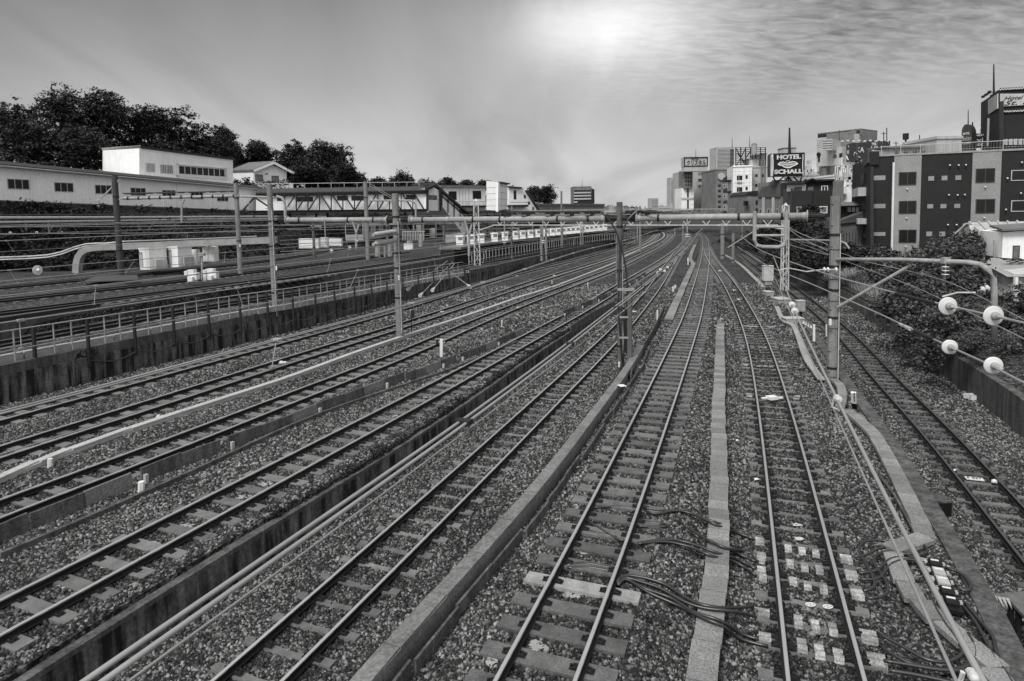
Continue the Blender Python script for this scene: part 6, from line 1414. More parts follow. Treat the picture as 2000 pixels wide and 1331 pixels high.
text('HOTEL', 'lettering', f.pt(1905, 267, .05), f.u, Z, mt(3.6, 82), WHITE, r, width=mt(23, 82), bold=.03); text('avian', 'lettering', f.pt(1899.5, 278.5, .05), f.u, Z, mt(7.5, 82), STEEL_L, r, width=mt(31, 82), bold=.01); text('P-DOOR', 'lettering', f.pt(1901.5, 286, .05), f.u, Z, mt(4.4, 82), WHITE, r, width=mt(29, 82), bold=.02)
f13 = Face(1926, 86, 1936, 84, 243, 300); r = thing('chimney', 'dark rounded stack between the black sign and the tallest roof block', 'chimney', f13.pt(1930, 300)); MB().tube([P(1931, 300, 86), P(1931, 246, 86), P(1934, 243, 86)], .5, 10).build('stack', WALLD, r)
mast('vent_pipe', 'short thick pipe standing behind the black rectangular sign', 1899.5, 262, 239, 84, .14)
r = thing('dish_antenna', 'small satellite dish and aerial behind the black rectangular sign', 'antenna', P(1921, 262, 83)); MB().lathe(P(1921, 256, 83), (-.6, -.7, .3), [(0, .12), (.1, .3), (.16, .42)], 14).build('dish', WALLG, r); MB().tube([P(1921, 262, 83), P(1921, 243, 83)], .04, 5).build('mast', STEEL_D, r); MB().tube([P(1914, 244, 83), P(1926, 245, 83)], .03, 4).build('crossarm', STEEL_D, r)
# big roof block with cursive sign
fA = Face(1933, 79, 1952, 74, 180, 300); fB = Face(1952, 74, 2100, 71, 176, 300)
r = thing('roof_tower', 'tall dark rooftop block with a pale cursive sign and chequered trims, top right', 'rooftop block', fB.pt(1990, 298))
MB().poly([fA.pt(1933, 300), fA.pt(1952, 296), fA.pt(1952, 176), fA.pt(1933, 187)], -fA.n, .4).build('side_wall', HB, r); MB().poly([fB.pt(1952, 296), fB.pt(2100, 296), fB.pt(2100, 162), fB.pt(1953, 176)], -fB.n, 10).build('wall', HB, r)
MB().poly([fB.pt(1952.5, 209, .1), fB.pt(2100, 200, .1), fB.pt(2100, 183, .1), fB.pt(1952.5, 184, .1)], fB.n, .1).build('sign_board', WALLG, r); MB().poly([fA.pt(1933.5, 224, .1), fA.pt(1952, 212, .1), fA.pt(1952, 183, .1), fA.pt(1933.5, 196, .1)], fA.n, .1).build('sign_board', WALLG, r)
text('Hotel', 'lettering', fB.pt(1960, 197, .25), fB.u, Z, mt(7, 74), WALLD, r, width=mt(30, 74), italic=.4); text('St. M', 'lettering', fB.pt(1960, 207, .25), fB.u, Z, mt(8.5, 74), WALLD, r, width=mt(48, 74), italic=.4)
for (y0, s_) in ((174, -.055), (217.5, -.045)):
    m_ = MB()
    for k in range(48):
        x = 1952+k*2.6; y = y0+(x-1952)*s_
        for q in (0, 1):
            if (k+q) % 2: m_.poly([fB.pt(x, y+q*1.6+1.6, .22), fB.pt(x+2.6, y+q*1.6+1.6, .22), fB.pt(x+2.6, y+q*1.6, .22), fB.pt(x, y+q*1.6, .22)], fB.n, .03)
    tag(m_.build('chequer_trim', WHITE, r))
    MB().poly([fB.pt(1952, y0+4, .11), fB.pt(2100, y0+4+148*s_, .11), fB.pt(2100, y0-1+148*s_, .11), fB.pt(1952, y0-1, .11)], fB.n, .06).build('trim_band', BLACKP, r)
for k in range(9):
    x = 1950+k*9.5; MB().poly([fB.pt(x, 284-.1*k, .2), fB.pt(x+7.5, 284-.1*k, .2), fB.pt(x+7.5, 272-.1*k, .2), fB.pt(x, 273-.1*k, .2)], fB.n, .05).build('picture_panel', WALLG, r)
MB().tube([fA.pt(1937, 231, .3), fA.pt(1935, 285, .3), fA.pt(1930, 290, .3)], .12, 8).build('pipe', WALLG, r)
mast('lightning_rod', 'tall thin lightning rod rising at the top right above the rooftop block', 1941, 183, 126, 77, .12)
for k, (x, y) in enumerate(((1920, 189), (1926, 185), (1932, 180))): MB().tube([P(x-2, y+1, 77), P(x+3, y-1, 77)], .15, 6).build('spotlight', BLACKP, r); 
MB().tube([P(1919, 188, 77), P(1950, 177, 77)], .04, 4).build('lamp_rod', STEEL_D, r)
for i, (x, y0, y1, lb) in enumerate(((1769, 290, 262, 'thick mobile phone mast on the hotel roof'), (1732, 290, 250, 'thin aerial left of the low roof shed'), (1726, 285, 258, 'small television aerial beside the corner sign'), (1796, 288, 264, 'thin aerial right of the phone mast'), (1750, 292, 277, 'short aerial with a cross arm above the roof shed'))):
    t = thing('antenna', lb, 'antenna', P(x, y0, 90)); MB().tube([P(x, y0, 90), P(x, y1, 90)], .06 if i else .12, 6).build('mast', STEEL_D, t)
    if i == 0: MB().tube([P(x, 273, 90), P(x, 261, 90)], .38, 8).build('aerial_head', STEEL_D, t)
    elif i in (2, 4): MB().tube([P(x-5, y1+3, 90), P(x+5, y1+3, 90)], .05, 4).build('crossarm', STEEL_D, t)
f, r = block('distant_building', 'hazy building top showing behind the phone mast', 'building', 1780, 1803, 281, 300, 200, 10, WALLG)
# sheds left of the hotel
f = Face(1636, 70, 1690, 69, 398, 500, zbot=1.5); r = thing('corrugated_shed', 'dark shed of vertical metal sheets between the black house and the tiled hotel', 'shed', f.pt(1660, 470)); MB().poly([f.pt(1636, 480), f.pt(1690, 480), f.pt(1690, 412), f.pt(1636, 432)], -f.n, 5).build('wall', mat('sheet_metal', .10, .7, .25, 1.5), r)
MB().poly([f.pt(1632, 438, .3), f.pt(1690, 432, .3), f.pt(1690, 414, .1), f.pt(1636, 434, .1)], -f.n, .3).build('roof', ROOFD, r)
for k in range(9): m_ = MB(); a0 = lerp(0, f.w, k/9); f.slab(m_, a0, f.zb, a0+.06, f.zb+2.6, 0, .05); m_.build('seam', ROOFD, r)
f = Face(1636, 73, 1690, 72, 400, 440, zbot=1.5); r = thing('veranda', 'dark open veranda with hanging laundry under a thin tin roof', 'veranda', f.pt(1660, 435)); solid(f, 4).build('back_wall', WALLD, r); MB().hexa(*[[p+Z*h for p in (f.pt(1634, 403, 1), f.pt(1686, 402, 1), f.pt(1686, 396, -3), f.pt(1636, 396, -3))] for h in (0, .1)]).build('roof', ROOFM, r)
for k in range(3): m_ = MB(); a0, z0, a1, z1 = f.rect(1655+k*8, 405, 1661+k*8, 414); f.slab(m_, a0, z0, a1, z1, .3, .35); m_.build('laundry', WALLG, r)
for x in (1640, 1652, 1684): MB().beam(f.pt(x, 402, .8), f.pt(x, 440, .8), .12).build('post', BLACKP, r)
# white house at the right edge
hs = thing('white_house', 'old white house with ribbed roofs, a tilted awning and creepers at the right edge', 'house', P(1965, 560, 46))
fw1 = Face(1925, 47, 1957, 46, 470, 560, zbot=.6); solid(fw1, 6).build('wall', WALLW, hs)
fg_ = Face(1864, 55, 1897, 50, 437, 470); MB().poly([fg_.pt(1862, 462), fg_.pt(1897, 470), fg_.pt(1893, 440)], -fg_.n, .3).build('gable', WALLG, hs)
f14 = Face(1925, 47.6, 1990, 46.5, 462, 500); RF = mat('worn_roof', .40, .8, .35, 1.2, .2, 20, spots=.3)
A_, B_, C_, Dd = P(1889, 438, 53), P(2060, 434, 51), P(2060, 466, 45.5), P(1921, 466, 46.5)
E_ = P(1862, 462, 54)
MB().hexa([Dd, C_, B_, A_], [p+Z*.12 for p in (Dd, C_, B_, A_)]).build('roof', RF, hs)
rbm = MB()
for k in range(9): a, b = A_.lerp(B_, (k+.2)/9), Dd.lerp(C_, (k+.2)/9); rbm.beam(a+Z*.17, b+Z*.17, .12, .12)
rbm.build('roof_ribs', RF, hs); MB().beam(A_+Z*.05, E_, .35, .12).build('verge', RF, hs); MB().beam(Dd, C_, .2, .14).build('eaves', STEEL_D, hs)
fu = Face(1959, 43.5, 2080, 42.5, 450, 506); MB().poly([fu.pt(1957, 504), fu.pt(2080, 512), fu.pt(2080, 446), fu.pt(1959, 454)], -fu.n, 4).build('upper_wall', WALLW, hs); window(fu, 1978, 480, 1991, 505, hs, FRAME_D, GLASS_G, 0, .05)
MB().hexa(*[[p+Z*h for p in (fu.pt(1952, 451.5, .4), fu.pt(2080, 446, .4), fu.pt(2080, 440, -3), fu.pt(1970, 446, -3))] for h in (0, .14)]).build('upper_roof', ROOFM, hs)
MB().tube([fu.pt(1949, 470, -.6), fu.pt(1950, 506, -.6)], .06, 6).build('downpipe', STEEL, hs)
a, b, c, d = P(1922, 516, 42.5), P(1968, 541, 40.5), P(2060, 541, 40), P(2060, 505, 43.5); e = P(1935, 504, 44)
MB().hexa([a, b, c, d], [e, P(1968, 520, 42), P(2060, 514, 42.5), P(2060, 503, 44)]).build('awning', HL, hs)
for k in range(6): q = P(1960+k*6, 508+(k % 3)*3, 42.2); MB().beam(q, q+Vector((.7, .2, .05)), .10, .05).build('debris', WALLD, hs)
fl2 = Face(1921, 42.8, 1968, 40.7, 505, 560, zbot=.4); MB().poly([fl2.pt(1926, 575, -.4), fl2.pt(1968, 585, -.4), fl2.pt(1968, 536, -.4), fl2.pt(1926, 517, -.4)], -fl2.n, 2).build('lower_wall', WALLG, hs); window(fl2, 1928, 533, 1938, 556, hs, FRAME_D, GLASS, 2, .05, out=.06)
f15 = Face(1968, 41.2, 2060, 41, 540, 590, zbot=.3); solid(f15, 2).build('porch_back', WALLD, hs); MB().beam(P(1984, 542, 40.4), P(1984, 600, 40.4), .18).build('porch_post', WALLW, hs)
# bushes and grass behind the wall
def shrub(label, spec, n, size, m_, seed, cat='bush', name='bush', group='bushes behind the right hand wall'):
    lob = []
    for px, py, D, rpx, hpx in spec:
        q = P(px, py, D); rr = rpx*D/FPX; lob.append(((q.x, q.y, q.z), rr, rr*.8, hpx*D/FPX))
    b = min(l[0][2]-l[3] for l in lob); root = thing(name, label, cat, (lob[0][0][0], lob[0][0][1], b), group)
    leaf_obj('foliage', leaves(lob, n, size, seed=seed, clump=18), m_, root)
    t = MB()
    for l in lob[:5]: t.tube([Vector((lob[0][0][0], lob[0][0][1], b)), Vector(l[0])], [.07, .02], 5)
    t.build('stem', BARK, root)
shrub('big broad-leaved creeper mass below the hotel, behind the pipe arm', [(1760, 545, 42, 50, 40), (1800, 520, 44, 55, 40), (1850, 500, 46, 50, 40), (1720, 520, 46, 45, 35), (1800, 590, 36, 60, 45), (1850, 570, 38, 55, 50), (1740, 590, 38, 40, 40)], 15000, .13, LEAF_B, 31)
shrub('tall leafy clump against the white house', [(1895, 480, 47, 35, 30), (1880, 520, 44, 40, 45), (1905, 560, 40, 35, 45), (1860, 480, 48, 30, 25)], 8000, .12, LEAF_B, 32)
shrub('dark creeper mass hanging over the wall under the round insulators', [(1830, 640, 32, 45, 40), (1790, 625, 35, 40, 35), (1870, 640, 31, 50, 50), (1815, 680, 30, 30, 35), (1770, 660, 34, 25, 25), (1900, 620, 33, 45, 40), (1940, 640, 33, 50, 50)], 15000, .10, LEAF_B, 33)
shrub('dark creeper at the right edge below the porch', [(1985, 610, 34, 40, 60), (2030, 600, 34, 50, 60), (1990, 670, 30, 50, 30)], 7000, .10, LEAF_B, 34)
shrub('pale feathery bush below the biggest insulator', [(1890, 668, 28.5, 45, 20), (1930, 660, 28.5, 45, 20), (1860, 680, 28.5, 25, 14)], 9000, .05, LEAF_P, 35)
shrub('dark bushes in front of the corrugated shed', [(1665, 498, 60, 40, 22), (1700, 505, 56, 40, 22), (1640, 500, 58, 30, 25), (1735, 512, 52, 30, 22)], 7000, .15, LEAF, 36)
shrub('dark evergreen left of the right hand pole, before the black house', [(1575, 440, 74, 45, 25), (1590, 475, 68, 50, 40), (1550, 460, 72, 30, 35), (1600, 510, 62, 40, 25), (1560, 500, 66, 40, 30)], 10000, .17, LEAF, 37)
shrub('dark bushes beyond the lattice mast below the brown building', [(1500, 462, 84, 40, 28), (1525, 478, 76, 30, 30), (1480, 470, 92, 25, 22), (1520, 505, 68, 20, 18)], 7000, .18, LEAF, 38)
shrub('small clump on the hotel side in front of the white framed window', [(1580, 412, 77, 22, 9)], 1500, .15, LEAF, 39)
gv = []; rs = np.random.RandomState(3)
for k in range(5200):
    px = rs.uniform(1560, 1790); py = rs.uniform(0, 1); D = lerp(66, 36, min(1, max(0, (px-1560)/190)))*rs.uniform(.93, 1.05)
    xw = xat(L['wr'], D)+rs.uniform(.5, 5.0); z = ground_z(xw, D); h = rs.uniform(.2, .7); a = rs.uniform(0, 6.28); w_ = .03
    lx, ly = rs.uniform(-.2, .2, 2); gv += [(xw-w_, D, z), (xw+w_, D, z), (xw+lx+.01, D+ly, z+h), (xw+lx-.01, D+ly, z+h)]
o = leaf_obj('dry_grass', np.array(gv), GRASSM, loc=gv[0]); tag(o, 'pale dry grass growing behind the right hand wall', 'grass', kind='stuff')

# ------------------------------------------------------------------ platform, train, terrace equipment
pe = [G(x, y, 3.3) for x, y in ((900, 483.5), (940, 477), (1000, 470), (1080, 460.5), (1140, 454), (1200, 449.5), (1235, 446))]
rt = thing('platform', 'long station platform with a pale edge carried above a dark gap', 'platform', pe[0]-Z*2)
MB().sweep(smooth_path(pe, 3, 1), [(-2.6, -.25), (0, -.25), (0, 0), (-2.6, 0)]).build('deck', CONC, rt); MB().sweep(smooth_path(pe, 3, 1), [(-2.6, -1.9), (-.8, -1.9), (-.8, -.26), (-2.6, -.26)]).build('base', MOSS, rt)
rt = thing('platform_fence', 'grey paling fence below the platform edge', 'fence', pe[0]-Z*2); fpts = [p+Vector((.9, -.6, -1.9)) for p in smooth_path(pe, 3, 1)]
MB().tube([p+Z*1.35 for p in fpts], .05, 4).build('rail', STEEL, rt); MB().tube([p+Z*.3 for p in fpts], .05, 4).build('rail', STEEL, rt)
for i, (p, d) in enumerate(walk(fpts, 1.0)):
    if i < 95: MB().beam(p, p+Z*1.4, .09).build('pale', STEEL, rt)
for i, x in enumerate((911, 932, 952, 978, 998, 1018, 1032, 1047, 1062, 1077, 1089, 1100, 1110, 1119, 1128, 1137, 1146, 1155, 1163, 1172, 1181, 1190)):
    q = G(x, lerp(479.5, 450.2, (x-911)/279), 3.3)+Vector((-.8, .3, 0)); rt = thing('platform_gate', 'white platform gate box in the row beside the track, %s' % ('nearest to the footbridge stair' if i == 0 else 'farthest along the row' if i == 21 else 'one of the many in the row'), 'platform gate', q, 'white platform gate boxes')
    if 0 < i < 21: rt['label'] = '%s box from the left in the row of white platform gates' % ('second third fourth fifth sixth seventh eighth ninth tenth eleventh twelfth thirteenth fourteenth fifteenth sixteenth seventeenth eighteenth nineteenth twentieth twenty-first'.split()[i-1])
    MB().box((q.x, q.y, q.z+.60), (.82, .4, 1.15)).build('body', WALLW, rt); MB().box((q.x, q.y, q.z+1.05), (1.2, .3, .2)).build('top_bar', WALLG, rt); MB().box((q.x+.1, q.y-.215, q.z+.8), (.5, .03, .35)).build('panel', WALLM, rt)
rt = thing('platform_gate', 'long white panel standing left of the platform gate boxes', 'platform gate', P(888, 475, 88)); MB().obox(P(868, 476, 87), P(908, 470, 90)-P(868, 476, 87), Vector((0, 1, 0)), Z, 1, .3, 1.15).build('panel', WHITE, rt)
# canopy behind
for i, (x0, x1, y, D) in enumerate(((912, 1002, 416, 128), (560, 830, 436, 120))):
    rt = thing('platform_canopy', ['low dark platform canopy at the foot of the station tower', 'long platform canopy under the footbridge'][i], 'canopy', P(x0, y, D)); a, b = P(x0, y, D), P(x1, y-1, D+6)
    MB().hexa([a, b, b+Vector((0, 5, 0)), a+Vector((0, 5, 0))], [p+Z*.35 for p in (a, b, b+Vector((0, 5, .3)), a+Vector((0, 5, .3)))]).build('roof', ROOFD, rt)
    for k in range(6): q = a.lerp(b, (k+.5)/6)+Vector((0, 2, 0)); MB().beam(Vector((q.x, q.y, 2)), q, .25).build('post', STEEL_D, rt)
f, rt = block('dark_backdrop', 'added dark backdrop with columns standing in for the shade under the footbridge', 'backdrop', 548, 866, 434, 476, 124, 6, mat('gloom', .012, .9, .4, .5), D2=134)  # near-black wall added to stand in for the shade under the footbridge
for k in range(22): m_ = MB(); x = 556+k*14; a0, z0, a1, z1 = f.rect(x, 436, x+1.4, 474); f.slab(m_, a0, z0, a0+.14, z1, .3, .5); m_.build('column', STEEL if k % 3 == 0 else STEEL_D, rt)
for x0, x1, y0, y1 in ((560, 572, 455, 461), (592, 596, 440, 444), (612, 640, 452, 455), (730, 760, 447, 452), (742, 775, 456, 460), (785, 800, 444, 462), (806, 828, 440, 452), (838, 850, 446, 466)): m_ = MB(); f.slab(m_, *[f.rect(x0, y0, x1, y1)[i] for i in (0, 1, 2, 3)], .1, .2); m_.build('panel', WALLG, rt)
# train
dv = (TR['m3'][-1]-TR['m3'][-8]); dv.z = 0; dv.normalize(); tp = P(693, 483, 99); tp.z = 2.25; xr = Vector((dv.y, -dv.x, 0))
tn = thing('train', 'pale commuter train with a black windscreen waiting below the footbridge', 'train', tp)
pr = [(-1.45, .9), (1.45, .9), (1.48, 1.4), (1.48, 3.2), (1.30, 3.75), (.7, 4.0), (-.7, 4.0), (-1.30, 3.75), (-1.48, 3.2), (-1.48, 1.4)]
MB().sweep([tp+dv*.3, tp+dv*42], pr).build('body', WALLG, tn); MB().sweep([tp, tp+dv*.32], [(a*.97, b) for a, b in pr]).build('nose', STEEL, tn)
def tface(x0, z0, x1, z1, nm, m_, o=.05): MB().obox(tp+xr*x0+Z*z0-dv*o, xr, dv, Z, x1-x0, .06, z1-z0).build(nm, m_, tn)
tface(-1.3, 1.9, 1.3, 3.7, 'windscreen', mat('windscreen', .010, .2, .1, 1)); tface(-1.1, .55, 1.1, .85, 'skirt', STEEL_D); tface(-.75, 3.42, .75, 3.6, 'destination_panel', WALLM, .09)
for s_ in (-1, 1): MB().lathe(tp+xr*s_*1.0+Z*3.5-dv*.08, -dv, [(0, .09), (.05, .09)], 8).build('headlight', WHITE, tn)
text('各駅停車', 'lettering', tp-xr*.5+Z*3.45-dv*.10, xr, Z, .12, WHITE, tn, width=1.0)
for k in range(2, 40, 5):
    MB().obox(tp+dv*k+xr*1.47+Z*2.1, dv, xr, Z, 2.0, .03, .9).build('window', GLASS, tn); MB().obox(tp+dv*(k+2.8)+xr*1.47+Z*1.2, dv, xr, Z, 1.2, .03, 1.9).build('door', STEEL, tn)
# white barrier boxes near the train
for i, (x0, x1, y0, y1, D) in enumerate(((583, 624, 466, 485.5, 88), (626, 640, 464, 484, 90), (640, 668, 465, 481, 95), (396, 420, 482, 512, 60), (348, 384, 488, 519, 59))):
    lb = ['wide white barrier panel left of the train front', 'narrow white panel right of the wide white barrier', 'low white panel touching the train front', 'pair of tall pale cabinets left of the second terrace mast', 'pale cabinets with boxes right of the roofed white cabinets'][i]
    rt = thing('equipment_cabinet', lb, 'cabinet', P((x0+x1)/2, y1, D)); a, b = P(x0, y1, D), P(x1, y1, D+.5); h = (y1-y0)*D/FPX
    nn = 2 if i > 2 else 1
    for k in range(nn):
        u = (b-a)/nn; MB().obox(a+u*k+u*.02, u.normalized(), Vector((0, 1, 0)), Z, u.length*.94, .9, h*(1 if k else .97)).build('body', WHITE if i < 3 else WALLW, rt)
        MB().obox(a+u*(k+.12)+Z*h*.08-Vector((0, .03, 0)), u.normalized(), Vector((0, 1, 0)), Z, u.length*.7, .03, h*.84).build('door', WALLW, rt)
for i, (x0, x1, y0, y1) in enumerate(((274, 327, 487, 527), (330, 376, 484, 522))):
    rt = thing('relay_cabin', ['white relay cabin with a flat overhanging roof, the left one of two', 'white relay cabin with a flat overhanging roof, the right one of two'][i], 'cabin', P(x0, y1, 56)); c = 19
    A1, B1, C1 = P(x0, y1, 57.5), P(x0+c, y1+.6, 55.5), P(x1, y1-2, 57); h = (y1-y0)*56/FPX
    MB().add([A1, B1, C1, A1+(C1-B1), A1+Z*h, B1+Z*h, C1+Z*h, A1+(C1-B1)+Z*h], [(3, 2, 1, 0), (4, 5, 6, 7), (0, 1, 5, 4), (1, 2, 6, 5), (2, 3, 7, 6), (3, 0, 4, 7)]).build('body', WALLW, rt)
    ctr = (A1+C1)/2; R_ = [ctr+(p-ctr)*1.06+Z*h for p in (A1, B1, C1, A1+(C1-B1))]; MB().hexa(R_, [p+Z*.16 for p in R_]).build('roof', WHITE, rt)
    dd = (B1-A1).normalized(); nn = Vector((dd.y, -dd.x, 0)); 
    for k in range(2):
        MB().obox(A1+dd*(.1+k*.5)+Z*.3+nn*.02, dd, nn, Z, .42, .03, 1.2).build('door', WALLG, rt)
        MB().obox(A1+dd*(.2+k*.5)+Z*1.35+nn*.03, dd, nn, Z, .2, .03, .25).build('vent', WALLM, rt)
    d2 = (C1-B1).normalized(); n2 = Vector((d2.y, -d2.x, 0)); MB().obox(B1+d2*.4+Z*.1+n2*.02, d2, n2, Z, 1.1, .25, .75).build('wall_box', WALLG, rt)
for i, (x0, x1, y0, y1, D) in enumerate(((363, 387, 527, 550, 47), (399, 425, 525, 547, 48))):
    rt = thing('relay_box', ['group of white relay boxes left of the small signal lamp', 'group of white relay boxes right of the small signal lamp'][i], 'relay box', P((x0+x1)/2, y1, D)); s_ = D/FPX
    for k, (a, b, c, d) in enumerate(((0, .28, .55, .9), (.25, .78, 0, 1), (.78, 1.0, .15, .75), (.35, .65, .02, .4))):
        q = P(lerp(x0, x1, (a+b)/2), lerp(y1, y0, (c+d)/2), D-.1*(k == 3)*3); MB().box(q, ((b-a)*(x1-x0)*s_, .5, (d-c)*(y1-y0)*s_)).build('box', WHITE, rt)
rt = thing('signal_lamp', 'small signal lamp post rising between the two groups of white relay boxes', 'lamp post', P(394, 545, 48)); MB().tube([P(394.5, 547, 48), P(394.5, 500, 48)], .07, 8).build('post', STEEL, rt); MB().box(P(394.5, 497, 48), (.42, .3, .25)).build('lamp_head', STEEL, rt); MB().box(P(400, 543, 47.6), (.2, .2, .5)).build('small_box', WHITE, rt)
# pipes along the bank
DP = lambda x: 64*1366/(1366-x)*.985
for i, (pts, r_) in enumerate((([(-150, 424), (0, 425.5), (230, 425), (400, 424), (540, 423), (640, 424)], .14), ([(-150, 434), (0, 434.5), (230, 431.5), (400, 428.5), (540, 427), (640, 428)], .13), ([(-150, 420), (0, 420), (230, 419), (400, 419), (540, 419)], .05))):
    o = MB().tube([P(x, y, DP(x)-1.5) for x, y in pts], r_, 10).build('pipe', STEEL_L if i < 2 else WIRED, smooth=True); tag(o, ['upper fat pale pipe running along the ivy bank', 'lower fat pale pipe running along the ivy bank', 'thin dark cable just above the fat pipes on the bank'][i], 'pipe')
rt = thing('pipe_brackets', 'row of small dark brackets holding the fat pipes on the bank', 'bracket', P(0, 440, 63))
for x in (-60, 52, 96, 190, 264, 336, 366, 395, 420, 445, 470, 495): MB().tube([P(x-2, 436, DP(x)-1.6), P(x, 449 if x % 3 else 456, DP(x)-1.2)], .08, 6).build('bracket', STEEL, rt)
for i, x in enumerate((20, 72, 120, 167, 208, 246, 283, 317, 349, 379, 407, 433)):
    q = P(x, 455.5-(x*.012), DP(x)-1.2); rt = thing('wall_plate', '%s small white plate from the left on the dark ivy bank' % ('first second third fourth fifth sixth seventh eighth ninth tenth eleventh twelfth'.split()[i]), 'plate', q, 'small white plates on the ivy bank'); MB().box(q, (.22, .06, .22)).build('plate', WHITE, rt); MB().box(q+Vector((0, -.04, 0)), (.10, .03, .10)).build('hole', BLACKP, rt)
for i, dy in enumerate((0, 4.5)):
    pts = [(-100, 506), (0, 503), (60, 501), (98, 499), (120, 494), (145, 482), (165, 476), (195, 474), (206, 478), (218, 473), (240, 472), (300, 470), (360, 468), (440, 465), (500, 462)]
    o = MB().tube(smooth_path([P(x, y+dy, 62 if x < 240 else 62*1366/(1366-x+240)) for x, y in pts], 1.2, 1), .07, 7).build('cable_pipe', STEEL_L); tag(o, ['upper wavy pipe snaking along the bank above the concrete duct bend', 'lower wavy pipe snaking along the bank above the concrete duct bend'][i], 'pipe')
o = MB().tube(smooth_path([P(x, y, 60) for x, y in ((151, 533), (150, 515), (153, 500), (160, 490), (172, 485), (200, 483), (240, 482), (330, 478), (420, 474), (540, 469))], .6, 2), .42, 4).build('concrete_duct', CONC_L); tag(o, 'thick pale concrete cable duct bending down to the ground at the far left', 'cable duct')
rt = thing('loading_plate', 'dark steel plate ramp lying beside the terrace tracks', 'ramp', P(180, 545, 50)); MB().hexa([P(160, 552, 49), P(270, 548, 49), P(268, 538, 52), P(190, 540, 52)], [p+Z*.05 for p in (P(160, 552, 49), P(270, 548, 49), P(268, 538, 52), P(190, 540, 52))]).build('plate', mat('steel_plate', .06, .6, .3, 1), rt)
rt = thing('pipework', 'jumble of grey tanks and pipes behind a railing right of the third post', 'pipework', P(830, 500, 74))
for x, y, w_, h_ in ((738, 488, 11, 36), (752, 492, 5, 22), (762, 488, 10, 26), (773, 485, 6, 30), (800, 478, 12, 14), (822, 470, 9, 24)): MB().tube([P(x, y+h_/2, 74), P(x, y-h_/2, 74)], w_*74/FPX/2, 9).build('tank', STEEL, rt)
for k in range(14): MB().beam(P(786+k*3.2, 452, 76), P(786+k*3.2, 470, 76), .06).build('railing_post', STEEL_L, rt)
MB().beam(P(786, 452, 76), P(830, 452, 76), .07).build('rail', STEEL_L, rt); MB().box(P(798, 482, 72), (1.0, .6, .65)).build('box', WHITE, rt)
rt = thing('speed_board', 'small dark square board with white figures at the end of the metal fence', 'sign', P(913, 538, 58)); q = P(913, 531, 58); MB().box(q, (.42, .05, .46)).build('board', WALLD, rt); text('35', 'lettering', q+Vector((-.16, -.05, -.12)), Vector((1, 0, 0)), Z, .26, WHITE, rt, width=.32); MB().tube([P(914, 556, 58), q], .04, 5).build('post', STEEL_D, rt)
# ------------------------------------------------------------------ small things near the camera
rt = thing('marker_post', 'tall white square post in the gap of the low concrete panels', 'post', GG(862, 700)); b = GG(862, 699); MB().beam(b, P(862, 663, b.y), .14, .14).build('post', WHITE, rt); MB().box(P(854, 669, b.y), (.12, .1, .22)).build('head_plate', STEEL_D, rt); MB().beam(P(862, 675, b.y), P(869, 668, b.y), .04, .04).build('hook', STEEL_L, rt)
for i, (x, y0, y1, w_, lb) in enumerate(((276, 966, 941, 13, 'white concrete stake in the gap at the end of the first panels'), (565, 832, 815, 7, 'dark post with a label before the long run of panels'), (1284, 633, 606, 4, 'white pointed post right of the wavy trough'), (1315, 571, 560, 4, 'left one of two short white posts near the far trough'), (1319, 565, 557, 4, 'right one of two short white posts near the far trough'),
    (1344, 518, 505, 2.5, 'white post with a side arm left of the junction'), (1614, 658, 634, 3, 'white box on a post behind the right hand pole'), (1590, 668, 634, 5, 'white post of the arm sign beside the white trough'), (98, 915, 896, 10, 'white stone block leaning on the pale duct at the far left'))):
    b = GG(x, y0); r_ = w_*b.y/FPX/2; o = MB(); o.tube([b-Z*.05, P(x, y1, b.y)], [r_, r_*.92], 6).build; o = o.build('short_post', WHITE if i != 1 else WALLD); tag(o, lb, 'post')
for i, (x, y0, y1, w_, s_, lb) in enumerate(((980, 640, 626, 5, '9½', 'small white number post beyond the third run of panels'), (1064, 698, 686, 5.5, '11', 'small white number post on the mossy wall'), (1078, 555, 548, 3, '', 'tiny white marker beside the pale duct'), (1148, 562, 552, 4, '10', 'small white number post left of the cabled pole'), (1343, 510, 504, 3, '', 'tiny white lamp left of the junction'))):
    b = GG(x, y0); t = thing('number_post', lb, 'marker post', b); tp_ = P(x, y1, b.y); w2 = w_*b.y/FPX
    MB().beam(b, tp_, w2, .06).build('post', WHITE, t)
    if s_: text(s_, 'lettering', tp_+Vector((-w2*.32, -.05, -.42)), Vector((1, 0, 0)), Z, .18, BLACKP, t, width=w2*.62)
b = GG(623, 0+663); 
t = thing('sign_plate', 'small dark square board on a thin post left of the pale duct', 'sign', GG(804, 652)); b = GG(804, 652); MB().tube([b, P(803.5, 606, b.y)], .035, 6).build('post', BLACKP, t); MB().box(P(806, 614, b.y-.02), (.2, .05, .5)).build('board', WALLD, t)
b = G(522, 602, 1.2); t = thing('diamond_sign', 'small black and white triangle sign hung below the metal fence', 'sign', P(522, 615, b.y)); D_ = b.y-.4
MB().poly([P(517, 596, D_), P(522, 602, D_), P(517, 608, D_)], Vector((0, -1, 0)), .02).build('left_triangle', BLACKP, t); MB().poly([P(527, 608, D_), P(527, 596, D_), P(522, 602, D_)], Vector((0, -1, 0)), .02).build('right_triangle', WHITE, t); MB().tube([P(522, 596, D_+.05), P(522, 650, D_+.3)], .04, 5).build('post', STEEL_D, t)
